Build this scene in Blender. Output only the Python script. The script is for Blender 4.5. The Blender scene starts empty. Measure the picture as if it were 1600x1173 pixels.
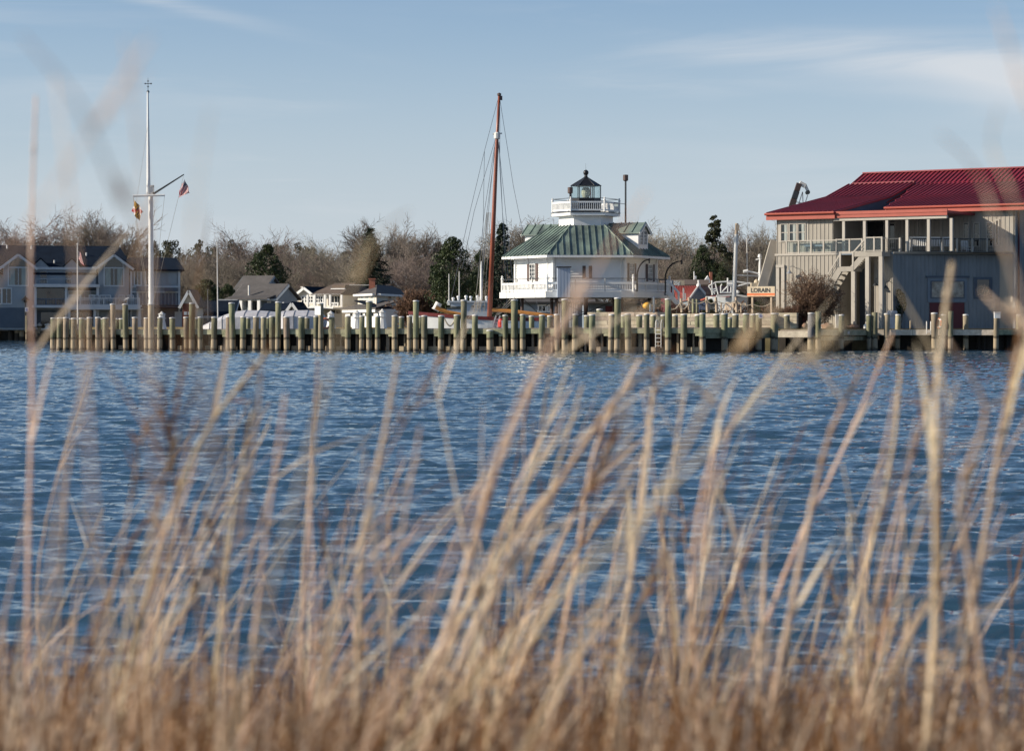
import bpy, bmesh, math, random
import numpy as np
from mathutils import Vector, Matrix, noise as mnoise

random.seed(7)
rng = np.random.default_rng(7)
SC = bpy.context.scene
COL = SC.collection
R = math.radians

# ------------------------------------------------------------------ camera
F = 3778.0          # focal length in photo pixels (1600 wide)
H = 1.77            # eye above the water
HZ = 506.0          # photo row of the horizon
cam = bpy.data.cameras.new('camera')
camo = bpy.data.objects.new('camera', cam)
COL.objects.link(camo)
camo.location = (0, 0, H)
camo.rotation_euler = (R(90), 0, 0)
cam.sensor_width = 36.0
cam.sensor_fit = 'HORIZONTAL'
cam.lens = F / 1600 * 36
cam.shift_y = -(586.5 - HZ) / 1600
cam.clip_start = 0.05
cam.clip_end = 9000
cam.dof.use_dof = True
cam.dof.focus_distance = 168.0
cam.dof.aperture_fstop = 7.1
SC.camera = camo

# ------------------------------------------------------------------ sky and sun
SUN_EL, SUN_AZ = R(23), R(-97)      # azimuth measured from +Y towards +X
sdir = Vector((math.sin(SUN_AZ) * math.cos(SUN_EL), math.cos(SUN_AZ) * math.cos(SUN_EL), math.sin(SUN_EL)))
w = bpy.data.worlds.new('World')
SC.world = w
w.use_nodes = True
nt = w.node_tree
nt.nodes.clear()
L = nt.links.new
out = nt.nodes.new('ShaderNodeOutputWorld')
bg = nt.nodes.new('ShaderNodeBackground')
sky = nt.nodes.new('ShaderNodeTexSky')
sky.sky_type = 'NISHITA'
sky.sun_disc = False
sky.sun_elevation = SUN_EL
sky.sun_rotation = SUN_AZ
sky.altitude = 0
sky.air_density = 0.7
sky.dust_density = 1.0
sky.ozone_density = 1.0
bg.inputs['Strength'].default_value = 0.118
# thin cirrus: noise on the direction, drawn out along the wind
tc = nt.nodes.new('ShaderNodeTexCoord')
mp = nt.nodes.new('ShaderNodeMapping')
mp.inputs['Rotation'].default_value = (0, R(9), 0)
mp.inputs['Scale'].default_value = (5.5, 5.5, 52)
n1 = nt.nodes.new('ShaderNodeTexNoise')
n1.inputs['Scale'].default_value = 1.0
n1.inputs['Detail'].default_value = 7
n1.inputs['Roughness'].default_value = 0.58
n1.inputs['Distortion'].default_value = 0.6
n2 = nt.nodes.new('ShaderNodeTexNoise')
n2.inputs['Scale'].default_value = 7.0
n2.inputs['Detail'].default_value = 2
r1 = nt.nodes.new('ShaderNodeMapRange')
r1.inputs['From Min'].default_value = 0.46
r1.inputs['From Max'].default_value = 0.78
r2 = nt.nodes.new('ShaderNodeMapRange')
r2.inputs['From Min'].default_value = 0.42
r2.inputs['From Max'].default_value = 0.68
mul = nt.nodes.new('ShaderNodeMath'); mul.operation = 'MULTIPLY'
mul2 = nt.nodes.new('ShaderNodeMath'); mul2.operation = 'MULTIPLY'
mul2.inputs[1].default_value = 0.75
mix = nt.nodes.new('ShaderNodeMixRGB')
mix.inputs['Color2'].default_value = (4.7, 4.9, 5.15, 1)
L(tc.outputs['Generated'], mp.inputs['Vector'])
L(mp.outputs['Vector'], n1.inputs['Vector'])
L(tc.outputs['Generated'], n2.inputs['Vector'])
L(n1.outputs['Fac'], r1.inputs['Value'])
L(n2.outputs['Fac'], r2.inputs['Value'])
L(r1.outputs['Result'], mul.inputs[0]); L(r2.outputs['Result'], mul.inputs[1])
L(mul.outputs[0], mul2.inputs[0])
tint = nt.nodes.new('ShaderNodeMixRGB'); tint.blend_type = 'MULTIPLY'; tint.inputs['Fac'].default_value = 1
tint.inputs['Color2'].default_value = (0.60, 0.76, 0.86, 1)
L(sky.outputs['Color'], tint.inputs['Color1'])
# pale haze low round the whole horizon
sep = nt.nodes.new('ShaderNodeSeparateXYZ'); L(tc.outputs['Generated'], sep.inputs[0])
def wm(op, a, b):
    n = nt.nodes.new('ShaderNodeMath'); n.operation = op
    for i, q in enumerate((a, b)):
        if isinstance(q, (int, float)): n.inputs[i].default_value = q
        elif q is not None: L(q, n.inputs[i])
    return n.outputs[0]
hz = wm('MULTIPLY', wm('EXPONENT', wm('MULTIPLY', wm('MULTIPLY', sep.outputs['Z'], sep.outputs['Z']), -82.0), None), 0.94)
hmix = nt.nodes.new('ShaderNodeMixRGB'); hmix.inputs['Color2'].default_value = (4.0, 4.37, 4.75, 1)
L(hz, hmix.inputs['Fac']); L(tint.outputs['Color'], hmix.inputs['Color1'])
L(hmix.outputs['Color'], mix.inputs['Color1'])
L(mix.outputs['Color'], bg.inputs['Color'])
L(bg.outputs['Background'], out.inputs['Surface'])

# streaks of cirrus: long feathered bands across the view and on round the sky to the right
az = wm('DIVIDE', sep.outputs['X'], wm('MAXIMUM', wm('ABSOLUTE', sep.outputs['Y'], None), 0.05))
wob = wm('MULTIPLY', wm('SUBTRACT', n2.outputs['Fac'], 0.5), 0.012)
def band(a0, e0, slope, wid, lo, hi, amt):
    e = wm('ADD', wm('SUBTRACT', sep.outputs['Z'], wm('ADD', wm('MULTIPLY', az, slope), e0 - slope * a0)), wob)
    g = wm('EXPONENT', wm('MULTIPLY', wm('MULTIPLY', e, e), -1.0 / (wid * wid)), None)
    r = nt.nodes.new('ShaderNodeMapRange'); r.interpolation_type = 'SMOOTHSTEP'
    r.inputs['From Min'].default_value = lo; r.inputs['From Max'].default_value = hi
    L(az, r.inputs['Value'])
    return wm('MULTIPLY', wm('MULTIPLY', g, r.outputs['Result']), amt)
streak = nt.nodes.new('ShaderNodeMapRange'); streak.inputs['From Min'].default_value = .38; streak.inputs['From Max'].default_value = .64
streak.inputs['To Min'].default_value = .08; L(n1.outputs['Fac'], streak.inputs['Value'])
tot = band(.05, .116, -.10, .0075, .02, .10, .85)
for b_ in ((.10, .1135, -.02, .006, .05, .16, .55), (.20, .104, -.10, .010, .09, .24, .38), (-.10, .119, -.24, .0022, -.02, -.12, .45), (-.12, .126, -.2, .002, -.06, -.12, .35), (.02, .101, -.05, .0035, -.03, .05, .25)):
    tot = wm('ADD', tot, band(*b_))
tot = wm('MULTIPLY', wm('MULTIPLY', tot, streak.outputs['Result']), 0.62)
tot = wm('MINIMUM', wm('ADD', tot, wm('MULTIPLY', mul2.outputs[0], 0.6)), 0.85)
L(tot, mix.inputs['Fac'])

sun = bpy.data.lights.new('sun', 'SUN')
sun.energy = 5.0
sun.angle = R(0.5)
sun.color = (1.0, 0.885, 0.73)
suno = bpy.data.objects.new('sun', sun)
COL.objects.link(suno)
suno.location = (-200, 0, 120)
suno.rotation_euler = (-sdir).to_track_quat('-Z', 'Y').to_euler()

SC.view_settings.view_transform = 'Standard'
SC.view_settings.look = 'None'
SC.view_settings.gamma = 1.0
SC.view_settings.exposure = 0.35
SC.view_settings.use_curve_mapping = False
SC.render.engine = 'CYCLES'
SC.cycles.max_bounces = 6
SC.cycles.transparent_max_bounces = 12
SC.cycles.use_denoising = True

# ------------------------------------------------------------------ helpers
def X(px, Y): return (px - 800.0) / F * Y
def Z(py, Y): return H + (HZ - py) / F * Y
def P(px, py, Y): return Vector((X(px, Y), Y, Z(py, Y)))

WORLD = {}          # world position of an object's local origin (things are never rotated while being built)

class MB:
    """collects polygons of one mesh, in world coordinates"""
    def __init__(s):
        s.v = []; s.f = []; s.mi = []; s.uv = None; s.cur = 0
    def add(s, vs, fs):
        b = len(s.v)
        s.v.extend([tuple(x) for x in vs])
        s.f.extend([tuple(b + i for i in f) for f in fs])
        s.mi.extend([s.cur] * len(fs))
    BOXF = [(0, 3, 2, 1), (4, 5, 6, 7), (0, 1, 5, 4), (1, 2, 6, 5), (2, 3, 7, 6), (3, 0, 4, 7)]
    def hexa(s, p8):
        s.add(p8, s.BOXF)
    def box(s, x0, x1, y0, y1, z0, z1):
        s.hexa([(x0, y0, z0), (x1, y0, z0), (x1, y1, z0), (x0, y1, z0), (x0, y0, z1), (x1, y0, z1), (x1, y1, z1), (x0, y1, z1)])
    def fbox(s, fr, u0, u1, d0, d1, z0, z1):
        """box on a wall frame: u along the wall, d outwards, z up"""
        s.hexa([fr.p(u0, d1, z0), fr.p(u1, d1, z0), fr.p(u1, d0, z0), fr.p(u0, d0, z0),
                fr.p(u0, d1, z1), fr.p(u1, d1, z1), fr.p(u1, d0, z1), fr.p(u0, d0, z1)])
    def beam(s, a, b, wx, wz, up=(0, 0, 1)):
        a = Vector(a); b = Vector(b); d = (b - a).normalized(); up = Vector(up)
        sx = d.cross(up)
        if sx.length < 1e-4: sx = d.cross(Vector((1, 0, 0)))
        sx.normalize(); sz = sx.cross(d)
        sx = sx * wx / 2; sz = sz * wz / 2
        s.hexa([a - sx - sz, a + sx - sz, b + sx - sz, b - sx - sz, a - sx + sz, a + sx + sz, b + sx + sz, b - sx + sz])
    def cyl(s, a, b, r0, r1=None, n=10, caps=True):
        r1 = r0 if r1 is None else r1
        a = Vector(a); b = Vector(b); d = (b - a)
        if d.length < 1e-6: return
        d.normalize()
        x = d.orthogonal().normalized(); y = d.cross(x)
        vs = []
        for k in range(n):
            t = 2 * math.pi * k / n
            o = x * math.cos(t) + y * math.sin(t)
            vs.append(a + o * r0); vs.append(b + o * r1)
        fs = [(2 * k, 2 * ((k + 1) % n), 2 * ((k + 1) % n) + 1, 2 * k + 1) for k in range(n)]
        if caps:
            fs.append(tuple(2 * k for k in range(n))[::-1]); fs.append(tuple(2 * k + 1 for k in range(n)))
        s.add(vs, fs)
    def tube(s, pts, r, n=6, r_end=None):
        """a bent tube through pts with shared rings"""
        pts = [Vector(p) for p in pts]; m = len(pts); vs = []
        r_end = r if r_end is None else r_end
        x = None
        for i, p in enumerate(pts):
            d = (pts[min(i + 1, m - 1)] - pts[max(i - 1, 0)]).normalized()
            if x is None: x = d.orthogonal().normalized()
            else:
                x = x - d * x.dot(d)
                x.normalize()
            y = d.cross(x); rr = r + (r_end - r) * i / max(1, m - 1)
            for k in range(n):
                t = 2 * math.pi * k / n
                vs.append(p + (x * math.cos(t) + y * math.sin(t)) * rr)
        fs = []
        for i in range(m - 1):
            for k in range(n):
                k2 = (k + 1) % n
                fs.append((i * n + k, i * n + k2, (i + 1) * n + k2, (i + 1) * n + k))
        fs.append(tuple(range(n))[::-1]); fs.append(tuple((m - 1) * n + k for k in range(n)))
        s.add(vs, fs)
    def lathe(s, c, prof, n=12, rot=0.0):
        """prof: [(radius, z)] about the vertical through c"""
        vs = []
        for r, z in prof:
            for k in range(n):
                t = 2 * math.pi * k / n + rot
                vs.append((c[0] + r * math.cos(t), c[1] + r * math.sin(t), c[2] + z))
        fs = []
        for i in range(len(prof) - 1):
            for k in range(n):
                k2 = (k + 1) % n
                fs.append((i * n + k, i * n + k2, (i + 1) * n + k2, (i + 1) * n + k))
        fs.append(tuple(range(n))[::-1]); fs.append(tuple((len(prof) - 1) * n + k for k in range(n)))
        s.add(vs, fs)
    def slab(s, pts, th, nrm=None):
        """a flat polygon with thickness th below it (along -normal)"""
        pts = [Vector(p) for p in pts]
        if nrm is None:
            nrm = (pts[1] - pts[0]).cross(pts[2] - pts[0]).normalized()
        nrm = Vector(nrm)
        n = len(pts)
        vs = pts + [p - nrm * th for p in pts]
        fs = [tuple(range(n)), tuple(range(2 * n - 1, n - 1, -1))]
        for k in range(n):
            k2 = (k + 1) % n
            fs.append((k2, k, n + k, n + k2))
        s.add(vs, fs)
    def prism(s, xy, z0, z1):
        n = len(xy)
        vs = [(x, y, z0) for x, y in xy] + [(x, y, z1) for x, y in xy]
        fs = [tuple(range(n))[::-1], tuple(range(n, 2 * n))]
        for k in range(n):
            k2 = (k + 1) % n
            fs.append((k, k2, n + k2, n + k))
        s.add(vs, fs)
    def build(s, name, mat, parent=None, kind=None, label=None, smooth=False):
        me = bpy.data.meshes.new(name)
        o = bpy.data.objects.new(name, me)
        COL.objects.link(o)
        off = Vector((0, 0, 0))
        if parent is not None:
            o.parent = parent; off = WORLD[parent.name]
        WORLD[o.name] = off
        me.from_pydata([(x - off.x, y - off.y, z - off.z) for x, y, z in s.v], [], s.f)
        ms = mat if isinstance(mat, (list, tuple)) else [mat]
        for m in ms: me.materials.append(m)
        if len(ms) > 1: me.polygons.foreach_set('material_index', s.mi)
        if smooth: me.polygons.foreach_set('use_smooth', [True] * len(s.f))
        if kind: o['kind'] = kind
        if label: o['label'] = label
        return o

class Frame:
    """a wall frame: o origin (z ignored unless given), along (ux,uy), outward normal to its right-hand side facing the camera"""
    def __init__(s, a, b):
        s.o = Vector((a[0], a[1], 0)); d = Vector((b[0] - a[0], b[1] - a[1], 0)); s.len = d.length
        s.u = d.normalized(); s.n = Vector((s.u.y, -s.u.x, 0))
    def p(s, u, d, z):
        q = s.o + s.u * u + s.n * d
        return Vector((q.x, q.y, z))
    def U(s, px, d=0.0):
        """u where the camera ray of photo column px crosses the plane d"""
        k = (px - 800.0) / F; o = s.o + s.n * d
        return (k * o.y - o.x) / (s.u.x - k * s.u.y)
    def Y(s, px, d=0.0):
        u = s.U(px, d); return (s.o + s.n * d + s.u * u).y
    def Z(s, px, py, d=0.0): return Z(py, s.Y(px, d))

def thing(name, label, cat, loc, group=None):
    o = bpy.data.objects.new(name, None)
    COL.objects.link(o)
    o.empty_display_size = 0.2
    o.location = loc
    WORLD[o.name] = Vector(loc)
    o['label'] = label; o['category'] = cat
    if group: o['group'] = group
    return o

def tag(o, label, cat, group=None):
    o['label'] = label; o['category'] = cat
    if group: o['group'] = group
    return o

def single(mb, name, mat, label, cat, loc, group=None, smooth=False):
    """a top-level thing that is one mesh, with its origin at loc"""
    e = bpy.data.objects.new('tmp', None); WORLD['tmp'] = Vector(loc)
    o = mb.build(name, mat, None, smooth=smooth)
    me = o.data
    me.transform(Matrix.Translation(-Vector(loc)))
    o.location = loc; WORLD[o.name] = Vector(loc)
    bpy.data.objects.remove(e)
    return tag(o, label, cat, group)

def copy_tree(o, loc=None, rz=None, label=None, group=None, tilt=None, scale=None, parent=None):
    c = o.copy(); COL.objects.link(c)
    if parent is not None: c.parent = parent
    for ch in o.children: copy_tree(ch, parent=c)
    if loc is not None: c.location = loc
    if rz is not None: c.rotation_euler = (tilt[0] if tilt else 0, tilt[1] if tilt else 0, rz)
    if scale is not None: c.scale = scale
    if label: c['label'] = label
    if group: c['group'] = group
    if loc is not None: WORLD[c.name] = Vector(loc)
    return c

# ------------------------------------------------------------------ materials
def M(name, col, rough=0.8, var=0.18, scale=2.0, stretch=(1, 1, 1), bump=0.0, bscale=25.0, metal=0.0, spec=0.4,
      rand=0.0, hue=None, coords='Object', detail=6):
    m = bpy.data.materials.new(name)
    m.use_nodes = True
    t = m.node_tree; N = t.nodes; K = t.links.new
    b = N['Principled BSDF']
    b.inputs['Roughness'].default_value = rough
    b.inputs['Metallic'].default_value = metal
    b.inputs['Specular IOR Level'].default_value = spec
    c = N.new('ShaderNodeTexCoord')
    g = N.new('ShaderNodeMapping'); g.inputs['Scale'].default_value = stretch
    K(c.outputs[coords], g.inputs['Vector'])
    n = N.new('ShaderNodeTexNoise'); n.inputs['Scale'].default_value = scale; n.inputs['Detail'].default_value = detail
    n.inputs['Roughness'].default_value = 0.65
    K(g.outputs['Vector'], n.inputs['Vector'])
    mr = N.new('ShaderNodeMapRange'); mr.inputs['From Min'].default_value = 0.3; mr.inputs['From Max'].default_value = 0.7
    K(n.outputs['Fac'], mr.inputs['Value'])
    mx = N.new('ShaderNodeMixRGB')
    a = [max(0, x * (1 - var)) for x in col]; z = [min(1, x * (1 + var)) for x in col]
    if hue: z = hue
    mx.inputs['Color1'].default_value = (*a, 1); mx.inputs['Color2'].default_value = (*z, 1)
    K(mr.outputs['Result'], mx.inputs['Fac'])
    last = mx.outputs['Color']
    if rand:
        oi = N.new('ShaderNodeObjectInfo')
        r = N.new('ShaderNodeMapRange'); r.inputs['To Min'].default_value = 1 - rand; r.inputs['To Max'].default_value = 1 + rand
        K(oi.outputs['Random'], r.inputs['Value'])
        hs = N.new('ShaderNodeHueSaturation')
        K(r.outputs['Result'], hs.inputs['Value']); K(last, hs.inputs['Color'])
        wn = N.new('ShaderNodeTexWhiteNoise'); wn.noise_dimensions = '1D'; K(oi.outputs['Random'], wn.inputs['W'])
        hr = N.new('ShaderNodeMapRange'); hr.inputs['To Min'].default_value = .5 - rand * .09; hr.inputs['To Max'].default_value = .5 + rand * .12
        K(wn.outputs['Value'], hr.inputs['Value']); K(hr.outputs['Result'], hs.inputs['Hue'])
        last = hs.outputs['Color']
    K(last, b.inputs['Base Color'])
    if bump:
        n3 = N.new('ShaderNodeTexNoise'); n3.inputs['Scale'].default_value = bscale; n3.inputs['Detail'].default_value = 4
        K(g.outputs['Vector'], n3.inputs['Vector'])
        bp = N.new('ShaderNodeBump'); bp.inputs['Strength'].default_value = bump; bp.inputs['Distance'].default_value = 0.03
        K(n3.outputs['Fac'], bp.inputs['Height']); K(bp.outputs['Normal'], b.inputs['Normal'])
    return m

def leaf_mat(name, c1, c2, trans=0.15, rough=0.7, rand=0.1, scale=0.6):
    m = M(name, c1, rough=rough, var=0.0, hue=c2, scale=scale, rand=rand, spec=0.25)
    t = m.node_tree; b = t.nodes['Principled BSDF']; o = t.nodes['Material Output']
    tr = t.nodes.new('ShaderNodeBsdfTranslucent'); mx = t.nodes.new('ShaderNodeMixShader')
    mx.inputs[0].default_value = trans
    src = b.inputs['Base Color'].links[0].from_socket
    t.links.new(src, tr.inputs['Color'])
    t.links.new(b.outputs[0], mx.inputs[1]); t.links.new(tr.outputs[0], mx.inputs[2])
    t.links.new(mx.outputs[0], o.inputs['Surface'])
    return m

def glass_mat(name, col=(0.015, 0.02, 0.025), rough=0.04):
    return M(name, col, rough=rough, var=0.6, scale=1.2, spec=0.8)

MAT = dict(
    white=M('white_paint', (0.78, 0.78, 0.76), 0.55, 0.05, 1.5),
    white_clap=M('white_clapboard_paint', (0.80, 0.80, 0.79), 0.6, 0.05, 1.0),
    dirty_white=M('weathered_white_paint', (0.66, 0.64, 0.60), 0.7, 0.12, 2.5),
    cap=M('white_plastic_cap', (0.62, 0.60, 0.575), 0.5, 0.10, 4.0, rand=0.1),
    black=M('black_iron', (0.012, 0.013, 0.016), 0.45, 0.3, 3.0),
    darkmetal=M('dark_metal', (0.04, 0.045, 0.05), 0.5, 0.3, 3.0),
    steel=M('galvanised_steel', (0.42, 0.43, 0.44), 0.4, 0.1, 3.0, metal=0.7),
    glass=glass_mat('window_glass'),
    curtain=M('pale_curtain', (0.33, 0.36, 0.34), 0.8, 0.3, 3.0, (4, 4, 0.4)),
    shutter=M('brown_shutter_paint', (0.085, 0.055, 0.05), 0.6, 0.2, 2.0),
    copper=M('patinated_copper_roof', (0.085, 0.108, 0.108), 0.42, 0.35, 0.7, (1, 1, .5), hue=(0.24, 0.315, 0.262), bump=0.1, spec=0.6, detail=9),
    timber_lit=M('sunlit_toned_timber', (0.50, 0.43, 0.33), 0.85, 0.25, 3.0, (1, 1, 1), bump=0.3, rand=0.22, hue=(0.68, 0.61, 0.49)),  # sunlight painted in: paler timber for the sun-facing bulkhead runs
    treated=M('green_treated_timber', (0.24, 0.25, 0.155), 0.85, 0.25, 2.5, (1, 1, 1), bump=0.3, rand=0.2, hue=(0.45, 0.43, 0.28)),
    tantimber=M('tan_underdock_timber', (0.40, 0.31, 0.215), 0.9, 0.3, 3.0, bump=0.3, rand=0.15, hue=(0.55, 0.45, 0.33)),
    darkwood=M('dark_wet_timber', (0.030, 0.024, 0.018), 0.8, 0.4, 2.0),
    deckwood=M('grey_deck_boards', (0.26, 0.22, 0.18), 0.85, 0.2, 1.5, (6, 1, 1)),
    redroof=M('red_metal_roof', (0.235, 0.020, 0.030), 0.38, 0.28, 0.35, (1, 1, 1), spec=0.8, detail=9),
    coral=M('coral_red_fascia', (0.37, 0.085, 0.058), 0.5, 0.08, 1.0),
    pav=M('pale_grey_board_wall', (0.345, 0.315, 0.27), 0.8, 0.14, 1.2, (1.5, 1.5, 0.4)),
    pavtrim=M('pale_grey_trim', (0.42, 0.385, 0.335), 0.7, 0.07, 1.2),
    maroon=M('maroon_door_paint', (0.10, 0.018, 0.025), 0.55, 0.15, 1.5),
    brick=M('red_brick', (0.19, 0.07, 0.05), 0.9, 0.35, 8.0, (1, 1, 2.2)),
    chimney=M('orange_brick', (0.42, 0.16, 0.10), 0.9, 0.2, 6.0),
    navyroof=M('navy_shingle_roof', (0.010, 0.017, 0.030), 0.9, 0.25, 1.2, (1, 1, 1), spec=0.08),
    greyroof=M('grey_shingle_roof', (0.105, 0.098, 0.096), 0.9, 0.2, 1.2, spec=0.1),
    brownroof=M('brown_shingle_roof', (0.135, 0.10, 0.078), 0.9, 0.2, 1.2, bump=0.2),
    cream=M('cream_siding', (0.70, 0.64, 0.53), 0.75, 0.08, 1.0),
    sage=M('sage_siding', (0.33, 0.38, 0.33), 0.75, 0.08, 1.0),
    bluegrey=M('blue_grey_siding', (0.17, 0.21, 0.255), 0.75, 0.10, 1.0),
    hotel=M('pale_blue_grey_siding', (0.27, 0.305, 0.34), 0.75, 0.10, 0.8),
    shadeboard=M('shade_tinted_board_wall', (0.20, 0.225, 0.245), 0.8, 0.16, 0.8, (1.5, 1.5, .4)),  # the grey boards again, their shade put into a darker, bluer colour
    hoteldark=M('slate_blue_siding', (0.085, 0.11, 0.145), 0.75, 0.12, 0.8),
    hoteltrim=M('hotel_white_trim', (0.50, 0.53, 0.56), 0.6, 0.06, 1.0),
    wrap=M('white_shrink_wrap', (0.52, 0.505, 0.52), 0.45, 0.12, 0.7, bump=1.0, bscale=3.0),
    mast=M('varnished_red_mast', (0.24, 0.068, 0.038), 0.4, 0.25, 2.5, (3, 3, 0.4), spec=0.5),
    boom=M('orange_varnished_spar', (0.62, 0.26, 0.06), 0.45, 0.15, 2.0),
    oxblood=M('oxblood_rail_paint', (0.15, 0.022, 0.022), 0.5, 0.15, 2.0),
    workgrey=M('pale_grey_boat_paint', (0.47, 0.50, 0.53), 0.5, 0.06, 2.0),
    rope=M('pale_rope', (0.50, 0.43, 0.33), 0.9, 0.15, 6.0),
    wire=M('rigging_wire', (0.20, 0.20, 0.21), 0.5, 0.1, 2.0),
    orange=M('orange_plastic', (0.75, 0.16, 0.04), 0.5, 0.1, 3.0),
    red=M('red_plastic', (0.50, 0.04, 0.03), 0.5, 0.1, 3.0),
    yellow=M('yellow_plastic', (0.75, 0.38, 0.03), 0.45, 0.15, 3.0),
    cedar=M('weathered_cedar', (0.47, 0.37, 0.27), 0.8, 0.15, 3.0),
    signboard=M('cream_sign_paint', (0.56, 0.47, 0.34), 0.65, 0.10, 3.0),
    ink=M('black_lettering', (0.025, 0.03, 0.035), 0.6, 0.2, 3.0),
    blue=M('blue_sign_paint', (0.05, 0.14, 0.42), 0.5, 0.1, 2.0),
    bluechair=M('dark_blue_paint', (0.03, 0.05, 0.11), 0.6, 0.2, 3.0),
    planter=M('pale_planter_timber', (0.46, 0.375, 0.275), 0.85, 0.22, 3.0, bump=0.4, rand=0.25, hue=(0.62, 0.54, 0.42)),
    rock=M('brown_rock', (0.24, 0.15, 0.10), 0.9, 0.35, 3.0, bump=0.6, bscale=9.0),
    bark=M('grey_brown_bark', (0.155, 0.125, 0.105), 0.9, 0.2, 2.0, rand=0.15),
    twig=M('brown_twigs', (0.195, 0.160, 0.135), 0.9, 0.2, 0.4, rand=0.34, hue=(0.27, 0.222, 0.185)),
    bushtwig=M('dark_brown_twigs', (0.115, 0.07, 0.048), 0.9, 0.2, 2.0, hue=(0.19, 0.12, 0.085)),
    redtwig=M('reddish_twigs', (0.19, 0.11, 0.075), 0.9, 0.2, 0.6, rand=0.1, hue=(0.25, 0.15, 0.10)),
    evergreen=leaf_mat('dark_evergreen_leaf', (0.018, 0.032, 0.013), (0.060, 0.075, 0.028), 0.08, 0.5),
    spruce=leaf_mat('blue_green_needles', (0.020, 0.034, 0.024), (0.040, 0.055, 0.034), 0.05),
    pine=leaf_mat('olive_pine_needles', (0.034, 0.040, 0.020), (0.070, 0.070, 0.034), 0.05),
    dryleaf=leaf_mat('dry_brown_leaf', (0.075, 0.042, 0.026), (0.20, 0.125, 0.078), 0.12),
    bushleaf=leaf_mat('bush_dry_leaf', (0.13, 0.075, 0.048), (0.32, 0.20, 0.13), 0.15),
    lawn=M('winter_lawn', (0.12, 0.10, 0.045), 0.95, 0.35, 0.5, bump=0.4, hue=(0.22, 0.17, 0.085)),
    soil=M('marsh_soil', (0.050, 0.034, 0.022), 0.95, 0.4, 3.0, bump=0.6),
    reed=leaf_mat('dry_reed', (0.68, 0.49, 0.32), (0.92, 0.79, 0.63), 0.38, 0.6, rand=0.18, scale=6.0),
    reedfleck=leaf_mat('curled_dry_leaf', (0.16, 0.08, 0.035), (0.72, 0.50, 0.31), 0.3, 0.6, rand=0.0, scale=9.0),
    reeddark=leaf_mat('dead_brown_grass', (0.060, 0.023, 0.009), (0.37, 0.19, 0.080), 0.15, 0.8, rand=0.0, scale=1.5),
)

def pile_mat(name, up1, up2, low):
    """piling wood: treated above, a dark tide line, pale barnacled wood below, wet dark foot; local z is metres above the water"""
    m = M(name, up1, 0.85, 0.2, 1.6, (3, 3, 0.45), bump=0.4, hue=up2, rand=0.28)
    t = m.node_tree; N = t.nodes; K = t.links.new
    b = N['Principled BSDF']
    src = b.inputs['Base Color'].links[0].from_socket
    c = N.new('ShaderNodeTexCoord'); sx = N.new('ShaderNodeSeparateXYZ'); K(c.outputs['Object'], sx.inputs[0])
    nz = N.new('ShaderNodeTexNoise'); nz.inputs['Scale'].default_value = 5
    K(c.outputs['Object'], nz.inputs['Vector'])
    ad = N.new('ShaderNodeMath'); ad.operation = 'MULTIPLY_ADD'; ad.inputs[1].default_value = 0.28
    K(nz.outputs['Fac'], ad.inputs[0]); K(sx.outputs['Z'], ad.inputs[2])
    r = N.new('ShaderNodeValToRGB')
    K(ad.outputs[0], r.inputs['Fac'])
    e = r.color_ramp.elements
    e[0].position = 0.20; e[0].color = (0.05, 0.04, 0.03, 1)
    e[1].position = 0.34; e[1].color = (*low, 1)
    for p, cc in ((0.86, low), (0.93, (0.07, 0.055, 0.035)), (0.99, (0.07, 0.055, 0.035))):
        q = e.new(p); q.color = (*cc, 1)
    st = N.new('ShaderNodeMapRange'); st.inputs['From Min'].default_value = 0.98; st.inputs['From Max'].default_value = 1.08
    K(ad.outputs[0], st.inputs['Value'])
    mx = N.new('ShaderNodeMixRGB'); K(st.outputs[0], mx.inputs['Fac']); K(r.outputs['Color'], mx.inputs['Color1']); K(src, mx.inputs['Color2'])
    # green algae in vertical streaks
    K(mx.outputs['Color'], b.inputs['Base Color'])
    return m
MAT['pile'] = pile_mat('green_piling_wood', (0.115, 0.125, 0.075), (0.27, 0.255, 0.155), (0.35, 0.28, 0.19))
MAT['piletan'] = pile_mat('tan_piling_wood', (0.22, 0.18, 0.125), (0.35, 0.28, 0.20), (0.34, 0.27, 0.18))
MAT['pilegrey'] = pile_mat('grey_piling_sleeve', (0.16, 0.16, 0.17), (0.22, 0.21, 0.21), (0.33, 0.27, 0.18))

def ordn(k):
    return ['first', 'second', 'third', 'fourth', 'fifth', 'sixth', 'seventh', 'eighth', 'ninth', 'tenth'][k]

def window(par, fr, u0, u1, z0, z1, nx=1, nz=1, d=0.0, fm='white', gm='glass', fw=0.09, mw=0.035, name='window', proud=0.05, sill=False):
    """a framed window on a wall frame: window > pane"""
    fm = MAT[fm]; gm = MAT[gm]
    m = MB()
    a, b = d - 0.03, d + proud
    m.fbox(fr, u0 - fw, u0, a, b, z0 - fw, z1 + fw)
    m.fbox(fr, u1, u1 + fw, a, b, z0 - fw, z1 + fw)
    m.fbox(fr, u0, u1, a, b, z1, z1 + fw)
    m.fbox(fr, u0, u1, a, b, z0 - fw, z0)
    for i in range(1, nx):
        u = u0 + (u1 - u0) * i / nx
        m.fbox(fr, u - mw / 2, u + mw / 2, a, b - 0.015, z0, z1)
    for i in range(1, nz):
        z = z0 + (z1 - z0) * i / nz
        m.fbox(fr, u0, u1, a, b - 0.018, z - mw / 2, z + mw / 2)
    wn = m.build(name, fm, par)
    g = MB(); g.fbox(fr, u0, u1, d + 0.002, d + 0.012, z0, z1)
    g.build('pane', gm, wn)
    return wn

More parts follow.
